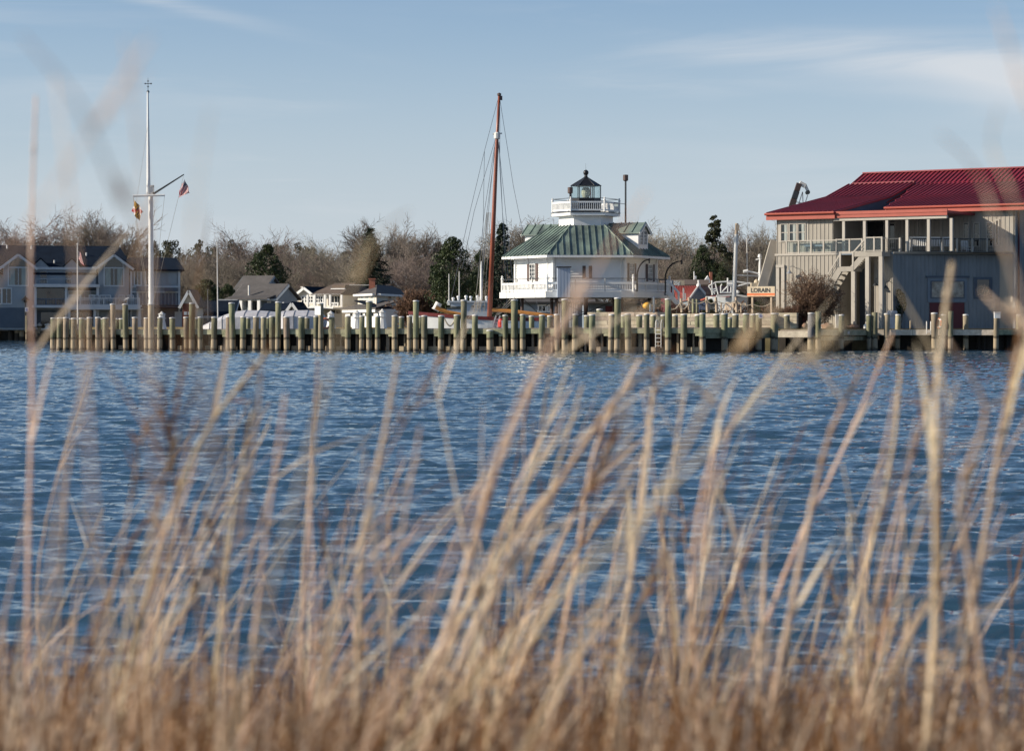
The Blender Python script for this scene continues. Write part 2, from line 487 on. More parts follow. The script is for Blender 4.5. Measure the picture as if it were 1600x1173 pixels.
def text_mesh(body, size, bold=0.0, depth=0.01):
    cu = bpy.data.curves.new('lettering', 'FONT')
    cu.body = body; cu.size = size; cu.offset = bold; cu.extrude = depth; cu.align_x = 'CENTER'
    cu.resolution_u = 3
    o = bpy.data.objects.new('lettering_source', cu); COL.objects.link(o)
    dg = bpy.context.evaluated_depsgraph_get()
    me = bpy.data.meshes.new_from_object(o.evaluated_get(dg))
    vs = [tuple(v.co) for v in me.vertices]; fs = [tuple(p.vertices) for p in me.polygons]
    bpy.data.objects.remove(o); bpy.data.curves.remove(cu); bpy.data.meshes.remove(me)
    return vs, fs

def lettering(par, fr, body, uc, z0, size, d, mat, width=None, bold=0.0):
    vs, fs = text_mesh(body, size, bold)
    xs = [v[0] for v in vs]; w0 = max(xs) - min(xs); k = (width / w0) if width else 1.0
    m = MB(); m.add([fr.p(uc + v[0] * k, d + 0.004 + v[2], z0 + v[1]) for v in vs], fs)
    return m.build('lettering', MAT[mat], par)
# ================================================================== SETTING
LAND = 1.45
# ---- water: a real wave field in the part that is seen, a calm sheet below and beyond it
def water_mat():
    m = bpy.data.materials.new('river_water'); m.use_nodes = True
    t = m.node_tree; N = t.nodes; K = t.links.new
    b = N['Principled BSDF']
    b.inputs['Base Color'].default_value = (0.028, 0.066, 0.106, 1)
    b.inputs['Roughness'].default_value = 0.03
    b.inputs['IOR'].default_value = 1.333
    c = N.new('ShaderNodeTexCoord')
    g = N.new('ShaderNodeMapping'); g.inputs['Scale'].default_value = (1.0, 2.2, 1.0); g.inputs['Rotation'].default_value = (0, 0, R(12))
    K(c.outputs['Object'], g.inputs['Vector'])
    n = N.new('ShaderNodeTexNoise'); n.inputs['Scale'].default_value = 7.5; n.inputs['Detail'].default_value = 6
    n.inputs['Roughness'].default_value = 0.6
    K(g.outputs['Vector'], n.inputs['Vector'])
    # ripples too small for the mesh: tilt the normal by a noise vector
    sb = N.new('ShaderNodeVectorMath'); sb.operation = 'SUBTRACT'; sb.inputs[1].default_value = (0.5, 0.5, 0.5)
    K(n.outputs['Color'], sb.inputs[0])
    ml = N.new('ShaderNodeVectorMath'); ml.operation = 'MULTIPLY'; ml.inputs[1].default_value = (0.46, 0.74, 0.0)
    K(sb.outputs[0], ml.inputs[0])
    ge = N.new('ShaderNodeNewGeometry')
    # gusts: patches of rougher and calmer water
    g2 = N.new('ShaderNodeMapping'); g2.inputs['Scale'].default_value = (.05, .12, 1)
    K(c.outputs['Object'], g2.inputs['Vector'])
    n2 = N.new('ShaderNodeTexNoise'); n2.inputs['Scale'].default_value = 1.0; n2.inputs['Detail'].default_value = 4
    K(g2.outputs['Vector'], n2.inputs['Vector'])
    gr = N.new('ShaderNodeMapRange'); gr.inputs['From Min'].default_value = .35; gr.inputs['From Max'].default_value = .65
    gr.inputs['To Min'].default_value = .55; gr.inputs['To Max'].default_value = 1.35
    K(n2.outputs['Fac'], gr.inputs['Value'])
    gs = N.new('ShaderNodeVectorMath'); gs.operation = 'SCALE'
    K(ml.outputs[0], gs.inputs[0]); K(gr.outputs['Result'], gs.inputs['Scale'])
    ad = N.new('ShaderNodeVectorMath'); ad.operation = 'ADD'
    K(ge.outputs['Normal'], ad.inputs[0]); K(gs.outputs[0], ad.inputs[1])
    no = N.new('ShaderNodeVectorMath'); no.operation = 'NORMALIZE'
    K(ad.outputs[0], no.inputs[0]); K(no.outputs[0], b.inputs['Normal'])
    return m
MAT['water'] = water_mat()

def wave_height(x, y):
    h = np.zeros_like(x)
    r = np.random.default_rng(3)
    nw = 46
    for i in range(nw):
        lam = 0.16 * (1.9 / 0.16) ** (i / (nw - 1))
        th = r.normal(R(82), R(19))           # travelling towards the camera's right and away
        k = 2 * math.pi / lam
        a = 0.0072 * lam ** 0.82 * (1.2 if 0.25 < lam < .8 else 0.9 if lam < 1.1 else .6)
        ph = r.uniform(0, 2 * math.pi)
        q = k * (x * math.cos(th) + y * math.sin(th)) + ph
        # gusts: each wave train comes and goes
        env = 0.75 + 0.6 * np.sin(x * r.uniform(-.18, .18) + y * r.uniform(-.13, .13) + r.uniform(0, 6.28)) * np.sin(y * r.uniform(-.22, .22) + x * r.uniform(-.1, .1))
        h += a * env * (np.sin(q) + 0.25 * np.sin(2 * q + 0.6))
    return h

ys = [5.2]
while ys[-1] < 262:
    y = ys[-1]
    ys.append(y + 0.025 + 0.0026 * y + (0.0 if y < 165 else 0.02 * (y - 165)))
ys = np.array(ys); nr = len(ys); nc = 760
tt = np.linspace(-1, 1, nc) * (800 / F) * 1.28
gy, gt = np.meshgrid(ys, tt, indexing='ij')
gx = gy * gt + 0.0
gz = wave_height(gx, gy)
fade = np.clip((1.28 * 800 / F - np.abs(gt)) / 0.01, 0, 1)
gz = gz * fade
me = bpy.data.meshes.new('water')
nv = nr * nc
me.vertices.add(nv)
me.vertices.foreach_set('co', np.stack([gx, gy, gz], -1).astype(np.float32).ravel())
ii = (np.arange(nr - 1)[:, None] * nc + np.arange(nc - 1)[None, :]).ravel()
quads = np.stack([ii, ii + 1, ii + nc + 1, ii + nc], -1).astype(np.int32)
nq = len(quads)
me.loops.add(nq * 4); me.loops.foreach_set('vertex_index', quads.ravel())
me.polygons.add(nq); me.polygons.foreach_set('loop_start', np.arange(0, nq * 4, 4, dtype=np.int32))
me.polygons.foreach_set('use_smooth', np.ones(nq, dtype=bool))
me.update(calc_edges=True); me.validate()
me.materials.append(MAT['water'])
wo = bpy.data.objects.new('water', me); COL.objects.link(wo); wo['kind'] = 'structure'; WORLD['water'] = Vector((0, 0, 0))
mb = MB(); mb.box(-900, 900, -60, 900, -1.2, -0.16)
mb.build('water_beyond', MAT['water'], kind='structure')
mb = MB(); mb.box(-900, 900, -60, 900, -2.4, -2.0)
mb.build('river_bed', MAT['soil'], kind='structure')

# ---- far shore
shore = [(-400, 258), (X(-5, 258), 258), (X(95, 258), 258), (X(100, 238), 236), (X(330, 225), 222), (X(640, 215), 212), (2.4, 205), (2.4, 168), (X(1207, 161), 161),
         (X(1268, 160) + .2, 160.6), (X(1365, 164), 164.2), (X(1558, 165), 165.0), (X(1640, 168), 168), (140, 190), (600, 230), (1500, 2500), (-1500, 2500)]
mb = MB(); mb.prism(shore, -1.8, LAND)
mb.build('ground', MAT['lawn'], kind='structure')
# a low rise behind the houses
mb = MB()
xs = np.linspace(-260, 260, 40)
vs = []; 
for x in xs:
    vs += [(x, 300, LAND - .2), (x, 345, LAND + 2.2 + 0.8 * math.sin(x * .03)), (x, 520, LAND + 4.5), (x, 900, LAND - .3)]
fs = [(4 * i + j, 4 * i + 4 + j, 4 * i + 5 + j, 4 * i + 1 + j) for i in range(39) for j in range(3)]
mb.add(vs, fs); mb.build('far_hillside', MAT['lawn'], kind='structure')

# ---- near bank where the reeds stand
def bank_z(y):
    t = min(1, max(0, (y - 2.6) / 3.6)); return 1.02 - 1.5 * t * t * (3 - 2 * t)
mb = MB()
nx_, ny_ = 60, 40
vs = []
for j in range(ny_):
    y = -6 + 14.5 * j / (ny_ - 1)
    for i in range(nx_):
        x = -9 + 18 * i / (nx_ - 1)
        z = bank_z(y) + 0.05 * mnoise.noise((x * .9, y * .9, 0)) + 0.03 * mnoise.noise((x * 3, y * 3, 2))
        vs.append((x, y, z))
fs = [(j * nx_ + i, j * nx_ + i + 1, (j + 1) * nx_ + i + 1, (j + 1) * nx_ + i) for j in range(ny_ - 1) for i in range(nx_ - 1)]
mb.add(vs, fs); mb.build('marsh_bank', MAT['soil'], kind='structure', smooth=True)

# ================================================================== DOCK
DK = Frame((X(80, 165.0), 165.0), (X(1098, 150.6), 150.6))
DS = Frame((DK.p(DK.len, 0, 0).x, DK.p(DK.len, 0, 0).y), (X(1207, 154.0), 154.0))   # the short end that turns away from the sun
dock = thing('timber_dock', 'long timber dock on pilings across the middle of the river front', 'dock', DK.p(0, 0, 0))
def deckz(px): return 1.33 + 0.16 * (px - 80) / 1018.0
za, zb = deckz(80), deckz(1098)
# deck boards in bays (thin edge seen), each slightly different
m = MB()
N_BAY = 24
for i in range(N_BAY):
    u0 = DK.len * i / N_BAY; u1 = DK.len * (i + 1) / N_BAY - 0.015
    z = za + (zb - za) * (i + .5) / N_BAY
    mb = MB(); mb.fbox(DK, u0, u1, -4.6, 0.06, z, z + 0.055)
    mb.build('deck_section', MAT['deckwood'], dock)
mb = MB(); mb.fbox(DS, 0.1, DS.len, -4.6, 0.06, zb, zb + 0.055); mb.build('deck_section', MAT['deckwood'], dock)

# ---- pilings: prototypes of each kind, then copies
def pile_proto(name, top, r, mat, capped, label, seed, sleeve=None):
    rd = random.Random(seed)
    m = MB(); n = 12
    # slightly irregular tapered trunk
    prof = []
    zs = [-1.6, -0.3, 0.5, 1.0, top * .62 + .3, top]
    for z in zs: prof.append((r * (1 + rd.uniform(-.035, .035)), z))
    m.lathe((0, 0, 0), prof, n, rd.random())
    o = m.build(name, MAT[mat], None, smooth=False)
    o['label'] = label; o['category'] = 'piling'
    for p in o.data.polygons:
        if abs(p.normal.z) < .5: p.use_smooth = True
    if capped:
        c = MB(); c.lathe((0, 0, 0), [(r * 1.06, top - .055), (r * 1.06, top + .012), (r * .75, top + .03), (0.02, top + .04)], n)
        c.build('cap', MAT['cap'], o, smooth=True)
    return o
PROTO = {}
for k, (top, r, mat, cap) in dict(short=(2.28, .195, 'pile', True), shortb=(2.24, .185, 'pile', True), tan=(2.28, .195, 'piletan', True), tall=(3.22, .20, 'pile', True), talltan=(3.2, .20, 'piletan', True),
                                  rear=(2.22, .165, 'pile', True), low=(1.36, .22, 'pile', True), bare=(2.5, .19, 'pile', False), sleeve=(2.42, .25, 'pilegrey', True), pink=(2.4, .20, 'piletan', True)).items():
    PROTO[k] = [pile_proto('piling', top, r, mat, cap, '', sum(map(ord, k)) % 97 + j * 13 + len(k)) for j in range(2)]
USED = set()
def put_pile(kind, p, label, group, s=1.0, zs=1.0):
    j = random.randrange(2); pr = PROTO[kind][j]
    tilt = (random.uniform(-.02, .02), random.uniform(-.022, .022)); s = s * random.uniform(.88, 1.12)
    if (kind, j) not in USED:
        USED.add((kind, j)); o = pr
        o.location = (p.x, p.y, 0); o.rotation_euler = (tilt[0], tilt[1], random.uniform(0, 6)); o['label'] = label
        o['group'] = group; o.scale = (s, s, zs); WORLD[o.name] = Vector((p.x, p.y, 0))
    else:
        o = copy_tree(pr, (p.x, p.y, 0), random.uniform(0, 6), label, group, tilt, (s, s, zs))
    return o

TALL = [(177.5, 'talltan', "below the hotel's arched window", 473), (197, 'tall', 'with a gull on top', 473.5), (236.5, 'talltan', "at the flagpole's foot", 473), (299.5, 'tall', 'below the pointed cream gable', 472),
        (363.5, 'tall', "by the wrapped boats' left end", 471.5), (434, 'tall', 'before the blue-grey gable house', 470), (501.5, 'talltan', 'carrying a white notice board', 472),
        (577, 'tall', 'below the orange brick chimney', 469), (650, 'tall', 'before the reddish bush', 468), (724, 'tall', 'before the workboat cabin', 467),
        (804, 'tall', "below the gallery's left end", 466.5), (883, 'tall', 'below the grey privy closet', 465.5), (964.5, 'tall', "below the gallery's front railing", 463.5),
        (1044, 'tall', 'beside the dock ladder', 465)]
SHORT = [83, 93, 103.5, 115, 128, 139.5, 153, 165.5, 211, 229, 249.5, 270, 292, 313, 334, 357, 379.5, 399, 412, 425.5, 448.5, 471, 494, 518.5, 543.5, 565, 590, 617, 640,
         663, 689, 714, 742, 790, 817, 846, 871.5, 898, 925.5, 954.5, 982, 1010.5, 1068, 1098]
REAR = [97.5, 109, 133, 159, 182, 190.5, 306, 388, 418.5, 479, 628, 656, 831.5, 860, 916, 974, 999, 1021, 1037, 1055.5, 1091]
def top_at(px): return 495.5 - 7.0 * (px - 80) / 1018
for px, kind, ds, py in TALL:
    u = DK.U(px, .12); p = DK.p(u, .12, 0)
    put_pile(kind, p, 'tall piling ' + ds, 'tall pilings along the front of the dock', 1.0, Z(py, p.y) / 3.3)
def rel(px):
    c = [(t[0], t[2]) for t in TALL if t[0] < px]
    return c[-1] if c else None
cnt = {}
for px in SHORT:
    u = DK.U(px, .12); p = DK.p(u, .12, 0)
    r = rel(px)
    if r:
        k = cnt.get(r, 0); cnt[r] = k + 1
        lb = 'short capped piling, %s right of the tall piling %s' % (ordn(k), r[1])
    else:
        k = cnt.get(None, 0); cnt[None] = k + 1
        lb = 'short white-capped piling, %s from the left end of the dock' % ordn(k)
    kind = 'tan' if px in (115, 139.5, 229, 292, 357, 617, 640, 871.5) else random.choice(['short', 'shortb', 'short', 'shortb', 'tan'])
    put_pile(kind, p, lb, 'short pilings along the front of the dock', 1.0, Z(top_at(px) + random.uniform(-.8, .8), p.y) / (2.24 if kind == 'shortb' else 2.28) * .97)
cnt = {}
for px in REAR:
    u = DK.U(px, -4.4); p = DK.p(u, -4.4, 0)
    r = rel(px); k = cnt.get(r, 0); cnt[r] = k + 1
    lb = ('thin rear piling, %s right of the tall piling %s' % (ordn(k), r[1])) if r else 'thin rear piling behind the left end of the dock, %s from its corner' % ordn(k)
    put_pile('rear', p, lb, 'rear pilings along the far side of the dock', 1.1, Z(top_at(px) + 1.5, p.y) / 2.3)
u = DK.U(766, .25); put_pile('low', DK.p(u, .25, 0), 'low cut-off piling level with the dock deck below the red mast', 'pilings along the dock')
RIGHTP = [(1120, 'short', 490, -1.0, 'first'), (1132, 'short', 489, .28, 'second'), (1149, 'shortb', 489, -1.0, 'third'), (1165, 'short', 489, .28, 'fourth'), (1177, 'shortb', 489, -1.0, 'fifth')]
for px, kind, py, d, nm in RIGHTP:
    u = DS.U(px, d); p = DS.p(u, d, 0)
    put_pile(kind, p, 'white-capped piling, %s right of the end of the sunlit dock front' % nm, 'pilings on the shaded dock end', 1, Z(py, p.y) / 2.33)
u = DS.U(1140, -2.5); p = DS.p(u, -2.5, 0); put_pile('rear', p, 'thin grey piling in the shaded dock end behind the third from its left', 'pilings on the shaded dock end', 1.0, .97)
u = DS.U(1185, .28); p = DS.p(u, .28, 0); put_pile('short', p, 'white-capped piling carrying a small blue badge', 'pilings on the shaded dock end', 1, Z(489, p.y) / 2.33)
m = MB(); m.cyl((p.x + .12, p.y - .30, Z(494, p.y)), (p.x + .12, p.y - .24, Z(494, p.y)), .15, n=14)
bo = single(m, 'round_badge', MAT['white'], 'small round blue and white badge fixed to a dock piling', 'sign', (p.x + .12, p.y - .27, Z(494, p.y)))
m = MB(); m.cyl((p.x + .12, p.y - .307, Z(494, p.y)), (p.x + .12, p.y - .30, Z(494, p.y)), .09, n=12); m.build('emblem', MAT['blue'], bo)
u = DS.len; p = DS.p(u - .1, .25, 0); put_pile('short', p, 'white-capped corner piling at the right end of the dock', 'pilings on the shaded dock end', 1.25, Z(488.5, p.y) / 2.33)

# ---- under-dock framing, bay by bay between the front pilings
fronts = sorted([DK.U(p, .2) for p in SHORT] + [DK.U(t[0], .2) for t in TALL])
fronts = [f for f in fronts]
for i in range(len(fronts) - 1):
    a, b = fronts[i], fronts[i + 1]
    w_ = b - a
    if w_ < .35: continue
    z = za + (zb - za) * a / DK.len
    # stringer
    if True:
        mb = MB(); mb.fbox(DK, a + .05, b - .05, -.12, .06, z - .30, z - .004)
        mb.build('stringer', MAT['treated'], dock)
    if w_ > .75:
        # bracket under the stringer at the right-hand piling
        if i % 2 == 0:
            mb = MB(); mb.fbox(DK, b - .52, b - .18, -.10, .045, z - .46, z - .303); mb.build('corbel', MAT['treated'], dock)
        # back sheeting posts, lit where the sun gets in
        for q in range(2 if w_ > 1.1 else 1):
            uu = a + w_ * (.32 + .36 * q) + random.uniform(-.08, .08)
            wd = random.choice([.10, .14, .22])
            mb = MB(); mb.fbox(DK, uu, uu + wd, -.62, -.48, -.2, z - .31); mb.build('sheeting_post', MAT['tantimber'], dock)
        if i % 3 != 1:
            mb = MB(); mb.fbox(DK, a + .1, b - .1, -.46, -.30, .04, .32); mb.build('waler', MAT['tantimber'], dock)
m = MB()
m.fbox(DK, .2, DK.len, -.95, -.80, -1.4, za - .02)
n_ = int(DK.len / .32)
m.build('sheeting', MAT['darkwood'], dock)
m = MB()
for i in range(n_):
    uu = .25 + i * .32
    m.fbox(DK, uu, uu + .27, -.80, -.74 - random.uniform(0, .03), -1.2, za - .05)
m.build('sheeting_boards', MAT['darkwood'], dock, kind='stuff')
# shaded end
mb = MB(); mb.fbox(DS, .1, DS.len - .2, -.12, .05, zb - .62, zb - .31); mb.build('lower_stringer', MAT['treated'], dock)
mb = MB(); mb.fbox(DS, .1, DS.len - .2, -.12, .09, zb - .30, zb - .004); mb.build('stringer', MAT['treated'], dock)
mb = MB(); mb.fbox(DS, .1, DS.len, -.9, -.7, -1.4, zb - .02); mb.build('sheeting', MAT['darkwood'], dock)
mb = MB()
e0 = DS.p(DS.len, 0, 0)

# ---- bulkhead along the museum lawn, stepping in and out
BW = [(1207, 157.2), (1268, 156.2), (1362, 162.0), (1556, 160.8), (1660, 165.0)]
bulk = thing('timber_bulkhead', 'low timber bulkhead with a dark void beneath along the right-hand lawn', 'bulkhead', (X(1207, 157.2), 157.2, 0))
BF = []
for i in range(4):
    fr = Frame((X(BW[i][0], BW[i][1]), BW[i][1]), (X(BW[i + 1][0], BW[i + 1][1]), BW[i + 1][1])); BF.append(fr)
    zt = [1.30, 1.36, 1.38, 1.38][i]; hb = [.40, .34, .36, .34][i]
    nseg = max(1, int(fr.len / 2.6))
    for k in range(nseg):
        u0 = fr.len * k / nseg; u1 = fr.len * (k + 1) / nseg - .02
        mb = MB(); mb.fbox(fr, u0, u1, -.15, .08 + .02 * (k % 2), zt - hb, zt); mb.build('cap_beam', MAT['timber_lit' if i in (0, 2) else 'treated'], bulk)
    mb = MB(); mb.fbox(fr, 0, fr.len, -2.4, -.155, zt - .05, zt + .02); mb.build('deck', MAT['deckwood'], bulk)
    mb = MB(); mb.fbox(fr, 0, fr.len, -1.7, -1.5, -1.5, zt - .06); mb.build('sheeting', MAT['darkwood'], bulk)
    for k in range(int(fr.len / 1.15)):
        mb = MB(); mb.fbox(fr, .3 + k * 1.15, .5 + k * 1.15, -1.49, -1.30, -1.4, zt - .07); mb.build('sheeting_post', MAT['darkwood'], bulk)
    if i == 1:
        mb = MB(); mb.fbox(fr, .2, fr.len, -.3, -.16, zt - .68, zt - .42); mb.build('lower_beam', MAT['treated'], bulk)
m = MB(); fr = BF[1]; uu = fr.U(1326, .12); m.fbox(fr, uu - .1, uu + .12, .10, .13, 1.10, 1.28)
pp = fr.p(uu, .12, 1.2); single(m, 'number_plate', MAT['cap'], 'small pale plate fixed to the shaded bulkhead beam', 'plate', pp)
RP = [(1267, 'sleeve', 488, 0, .30, 'thick piling in a grey sleeve beside the bare brown bush'), (1278, 'bare', 487, 1, .55, 'uncapped slim green piling just right of the grey-sleeved one'),
      (1314, 'shortb', 490.5, 1, .2, 'white-capped piling below the foot of the outside stairs'), (1358, 'shortb', 490.5, 1, .2, 'white-capped piling close left of an uncapped one by the porch posts'),
      (1367, 'bare', 488, 1, .5, 'uncapped slim piling below the outside stair landing'), (1385.5, 'pink', 489, 2, .45, 'pinkish piling left of the wrapped grill'),
      (1402, 'tan', 490.5, 2, -.6, 'white-capped piling standing on the deck left of the shaded wall'), (1460.5, 'pink', 488, 2, .4, 'slim pinkish piling in front of the maroon door'),
      (1473, 'tan', 490.5, 2, .25, 'thick piling with an orange life ring on its left side'), (1485, 'bare', 486, 2, .5, 'uncapped yellowish piling before the maroon door'),
      (1509, 'tan', 490.5, 2, -.5, 'white-capped piling right of the maroon door'), (1556, 'tan', 488, 2, .3, 'piling carrying a white utility box'), (1592, 'shortb', 490.5, 3, -.4, 'white-capped piling nearest the right edge of the picture')]
for px, kind, py, fi, d, lb in RP:
    fr = BF[fi]; uu = fr.U(px, d); p = fr.p(uu, d, 0)
    base = {'sleeve': 2.47, 'bare': 2.5, 'shortb': 2.3, 'tan': 2.33, 'pink': 2.45}[kind]
    put_pile(kind, p, lb, 'pilings along the right-hand bulkhead', .95, Z(py, p.y) / base)
fr = BF[0]; p = P(1230, 515, 163)
put_pile('shortb', p, 'white-capped piling standing on the grass before the pale timber planter', 'pilings along the right-hand bulkhead', .95, Z(491, p.y) / 2.3)
p = P(937, 510, 172); put_pile('rear', p, 'white-capped piling standing alone behind the planter below the lighthouse', 'pilings behind the dock', 1.3, Z(482, p.y) / 2.27)
# ================================================================== LIGHTHOUSE (hexagonal screw-pile cottage)
LY = 187.5; LX = X(915.5, LY); LS = F / LY
def lz(py): return H + (HZ - py) / LS
lh = thing('lighthouse', 'white hexagonal cottage lighthouse with green copper roof and lantern on top', 'lighthouse', (LX, LY, LAND))
LROT = R(1.5)
def hexpts(r, rot=0.0): return [(LX + r * math.cos(R(60 * k) + LROT + rot), LY + r * math.sin(R(60 * k) + LROT + rot)) for k in range(6)]
# corner k at angle 60k: 0 right, 1 right-rear, 2 left-rear, 3 left, 4 left-front, 5 right-front
RW = 5.45; ZF = lz(457.5); ZE = lz(402); ZR = lz(354)
W = hexpts(RW)
FACES = {'left': (3, 4), 'front': (4, 5), 'right': (5, 0), 'rightrear': (0, 1), 'rear': (1, 2), 'leftrear': (2, 3)}
FW = {k: Frame(W[a], W[b]) for k, (a, b) in FACES.items()}
mb = MB(); mb.prism(hexpts(RW - .06), ZF, ZE); mb.build('wall', MAT['white_clap'], lh)
# clapboards: a real lap on each face
m = MB()
for k, fr in FW.items():
    z = ZF
    while z < ZE - .05:
        z1 = min(z + .19, ZE)
        m.hexa([fr.p(0, .012, z), fr.p(fr.len, .012, z), fr.p(fr.len, -.08, z), fr.p(0, -.08, z), fr.p(0, -.028, z1), fr.p(fr.len, -.028, z1), fr.p(fr.len, -.08, z1), fr.p(0, -.08, z1)])
        z = z1
m.build('clapboards', MAT['white_clap'], lh, kind='stuff')
for a in range(6):
    x, y = W[a]
    mb = MB(); mb.lathe((x, y, ZF), [(.14, 0), (.14, ZE - ZF)], 6, LROT); mb.build('corner_board', MAT['white'], lh)
for k, fr in FW.items():
    mb = MB(); mb.fbox(fr, .15, fr.len - .15, .014, .05, ZE - .28, ZE); mb.build('frieze_board', MAT['white'], lh)
# gallery
RG = 6.66
G = hexpts(RG)
mb = MB(); mb.prism(hexpts(RG), ZF - .10, ZF); mb.build('gallery_deck', MAT['deckwood'], lh)
GF = {k: Frame(G[a], G[b]) for k, (a, b) in FACES.items()}
for k, fr in GF.items():
    mb = MB(); mb.fbox(fr, 0, fr.len, -.08, .05, ZF - .42, ZF + .03); mb.build('gallery_fascia', MAT['white'], lh)
    # railing
    zt = lz(442.5); zb_ = ZF + .14
    mb = MB(); mb.fbox(fr, .1, fr.len - .1, -.20, -.11, zt - .16, zt); mb.build('rail', MAT['white'], lh)
    mb = MB(); mb.fbox(fr, .1, fr.len - .1, -.19, -.12, zb_ - .07, zb_ + .05); mb.build('bottom_rail', MAT['white'], lh)
    mb = MB(); mb.tube([fr.p(.0, -.15, zt + .27), fr.p(fr.len, -.15, zt + .27)], .028); mb.build('top_rail', MAT['darkmetal'], lh)
    mb = MB(); nb = int(fr.len / .19)
    for i in range(nb):
        u = .15 + (fr.len - .3) * i / (nb - 1)
        mb.fbox(fr, u - .028, u + .028, -.18, -.125, zb_ + .05, zt - .16)
    mb.build('balusters', MAT['white'], lh, kind='stuff')
    for q in (1 / 3, 2 / 3):
        mb = MB(); u = fr.len * q; mb.fbox(fr, u - .05, u + .05, -.21, -.10, ZF, zt + .28); mb.build('rail_post', MAT['dirty_white'], lh)
for a in range(6):
    x, y = G[a]; dx, dy = (LX - x) / RG, (LY - y) / RG
    c = (x + dx * .16, y + dy * .16, ZF)
    mb = MB(); mb.lathe(c, [(.085, 0), (.085, 1.0), (.11, 1.03), (.11, 1.10), (.05, 1.16), (.09, 1.24), (.02, 1.33)], 8); mb.build('newel_post', MAT['white'], lh)
# roof: a panel and its standing seams on each face
RE_, RT = 6.52, 2.62
E = hexpts(RE_); T = hexpts(RT)
ZEE = lz(401.5)
for k, (a, b) in FACES.items():
    p = [Vector((*E[a], ZEE)), Vector((*E[b], ZEE)), Vector((*T[b], ZR)), Vector((*T[a], ZR))]
    mb = MB(); mb.slab(p, .10); pn = mb.build('roof_panel', MAT['copper'], lh)
    nrm = (p[1] - p[0]).cross(p[3] - p[0]).normalized()
    ns = 13
    mid0 = (p[0] + p[1]) / 2; mid1 = (p[2] + p[3]) / 2; up = mid1 - mid0; al = (p[1] - p[0]).normalized()
    for i in range(ns):
        s = (i - (ns - 1) / 2) * (RE_ / ns)
        hw = RE_ / 2; tw = RT / 2
        t = 1.0 if abs(s) <= tw else (hw - abs(s)) / (hw - tw)
        q0 = mid0 + al * s; q1 = q0 + up * t
        mb = MB(); mb.beam(q0 + nrm * .035, q1 + nrm * .035, .045, .09, nrm); mb.build('standing_seam', MAT['copper'], pn)
    mb = MB(); mb.fbox(Frame(E[a], E[b]), .0, RE_, -.16, .02, ZEE - .19, ZEE - .02); mb.build('eave_board', MAT['white'], lh)
for a in range(6):
    mb = MB(); mb.beam((*E[a], ZEE + .04), (*T[a], ZR + .04), .10, .10); mb.build('hip_ridge', MAT['copper'], lh)
mb = MB(); mb.prism(hexpts(RE_ - .1), ZEE - .12, ZEE - .105); mb.build('soffit', MAT['white'], lh)
# watch room under the lantern
mb = MB(); mb.prism(hexpts(2.10), ZR - .5, lz(338)); mb.build('watch_room', MAT['white_clap'], lh)
ZG2 = lz(334)
mb = MB(); mb.prism(hexpts(2.66), lz(338.5), ZG2); mb.build('upper_gallery_fascia', MAT['white'], lh)
mb = MB(); mb.prism(hexpts(2.70), ZG2 + .002, ZG2 + .06); mb.build('upper_gallery_deck', MAT['darkmetal'], lh)
U6 = hexpts(2.60)
zt = lz(316.5)
for k, (a, b) in FACES.items():
    fr = Frame(U6[a], U6[b])
    mb = MB(); mb.fbox(fr, .05, fr.len - .05, -.06, .02, zt - .13, zt); mb.build('upper_rail', MAT['white'], lh)
    mb = MB(); mb.fbox(fr, .05, fr.len - .05, -.05, .01, ZG2 + .14, ZG2 + .26); mb.build('upper_bottom_rail', MAT['white'], lh)
    mb = MB(); mb.tube([fr.p(0, -.02, zt + .23), fr.p(fr.len, -.02, zt + .23)], .022); mb.build('upper_top_rail', MAT['darkmetal'], lh)
    mb = MB()
    for i in range(17):
        u = .1 + (fr.len - .2) * i / 16
        mb.fbox(fr, u - .026, u + .026, -.045, .0, ZG2 + .26, zt - .13)
    mb.build('upper_balusters', MAT['white'], lh, kind='stuff')
for a in range(6):
    mb = MB(); mb.lathe((*U6[a], ZG2 + .06), [(.07, 0), (.07, .86), (.10, .88), (.10, .95), (.04, 1.0), (.075, 1.08), (.01, 1.15)], 8); mb.build('upper_newel', MAT['white'], lh)
# lantern
ZL0, ZL1, ZL2 = lz(315.5), lz(310), lz(291)
RL = 1.14
mb = MB(); mb.prism(hexpts(1.16, R(0)), ZG2 + .06, ZL1); mb.build('lantern_base', MAT['black'], lh)
def clear_glass():
    m = bpy.data.materials.new('lantern_glass'); m.use_nodes = True
    t = m.node_tree; N = t.nodes; N.remove(N['Principled BSDF'])
    a = N.new('ShaderNodeBsdfTransparent'); a.inputs[0].default_value = (.90, .94, .94, 1)
    g = N.new('ShaderNodeBsdfGlossy'); g.inputs['Roughness'].default_value = .03
    f = N.new('ShaderNodeValue'); f.outputs[0].default_value = 0.07
    x = N.new('ShaderNodeMixShader')
    t.links.new(f.outputs[0], x.inputs[0]); t.links.new(a.outputs[0], x.inputs[1]); t.links.new(g.outputs[0], x.inputs[2]); t.links.new(x.outputs[0], N['Material Output'].inputs[0])
    return m
MAT['clear'] = clear_glass()
Lh = hexpts(RL)
for k, (a, b) in FACES.items():
    fr = Frame(Lh[a], Lh[b])
    mb = MB(); mb.fbox(fr, .04, fr.len - .04, -.04, -.03, ZL1, ZL2); mb.build('lantern_pane', MAT['clear'], lh)
for a in range(6):
    mb = MB(); mb.beam((*Lh[a], ZL1), (*Lh[a], ZL2), .07, .07, (1, 0, 0)); mb.build('mullion', MAT['darkmetal'], lh)
RC = hexpts(1.20)
ZC = lz(276.5)
mb = MB()
vs = [(*p, ZL2) for p in RC] + [(LX + .13 * math.cos(R(60 * k)), LY + .13 * math.sin(R(60 * k)), ZC) for k in range(6)]
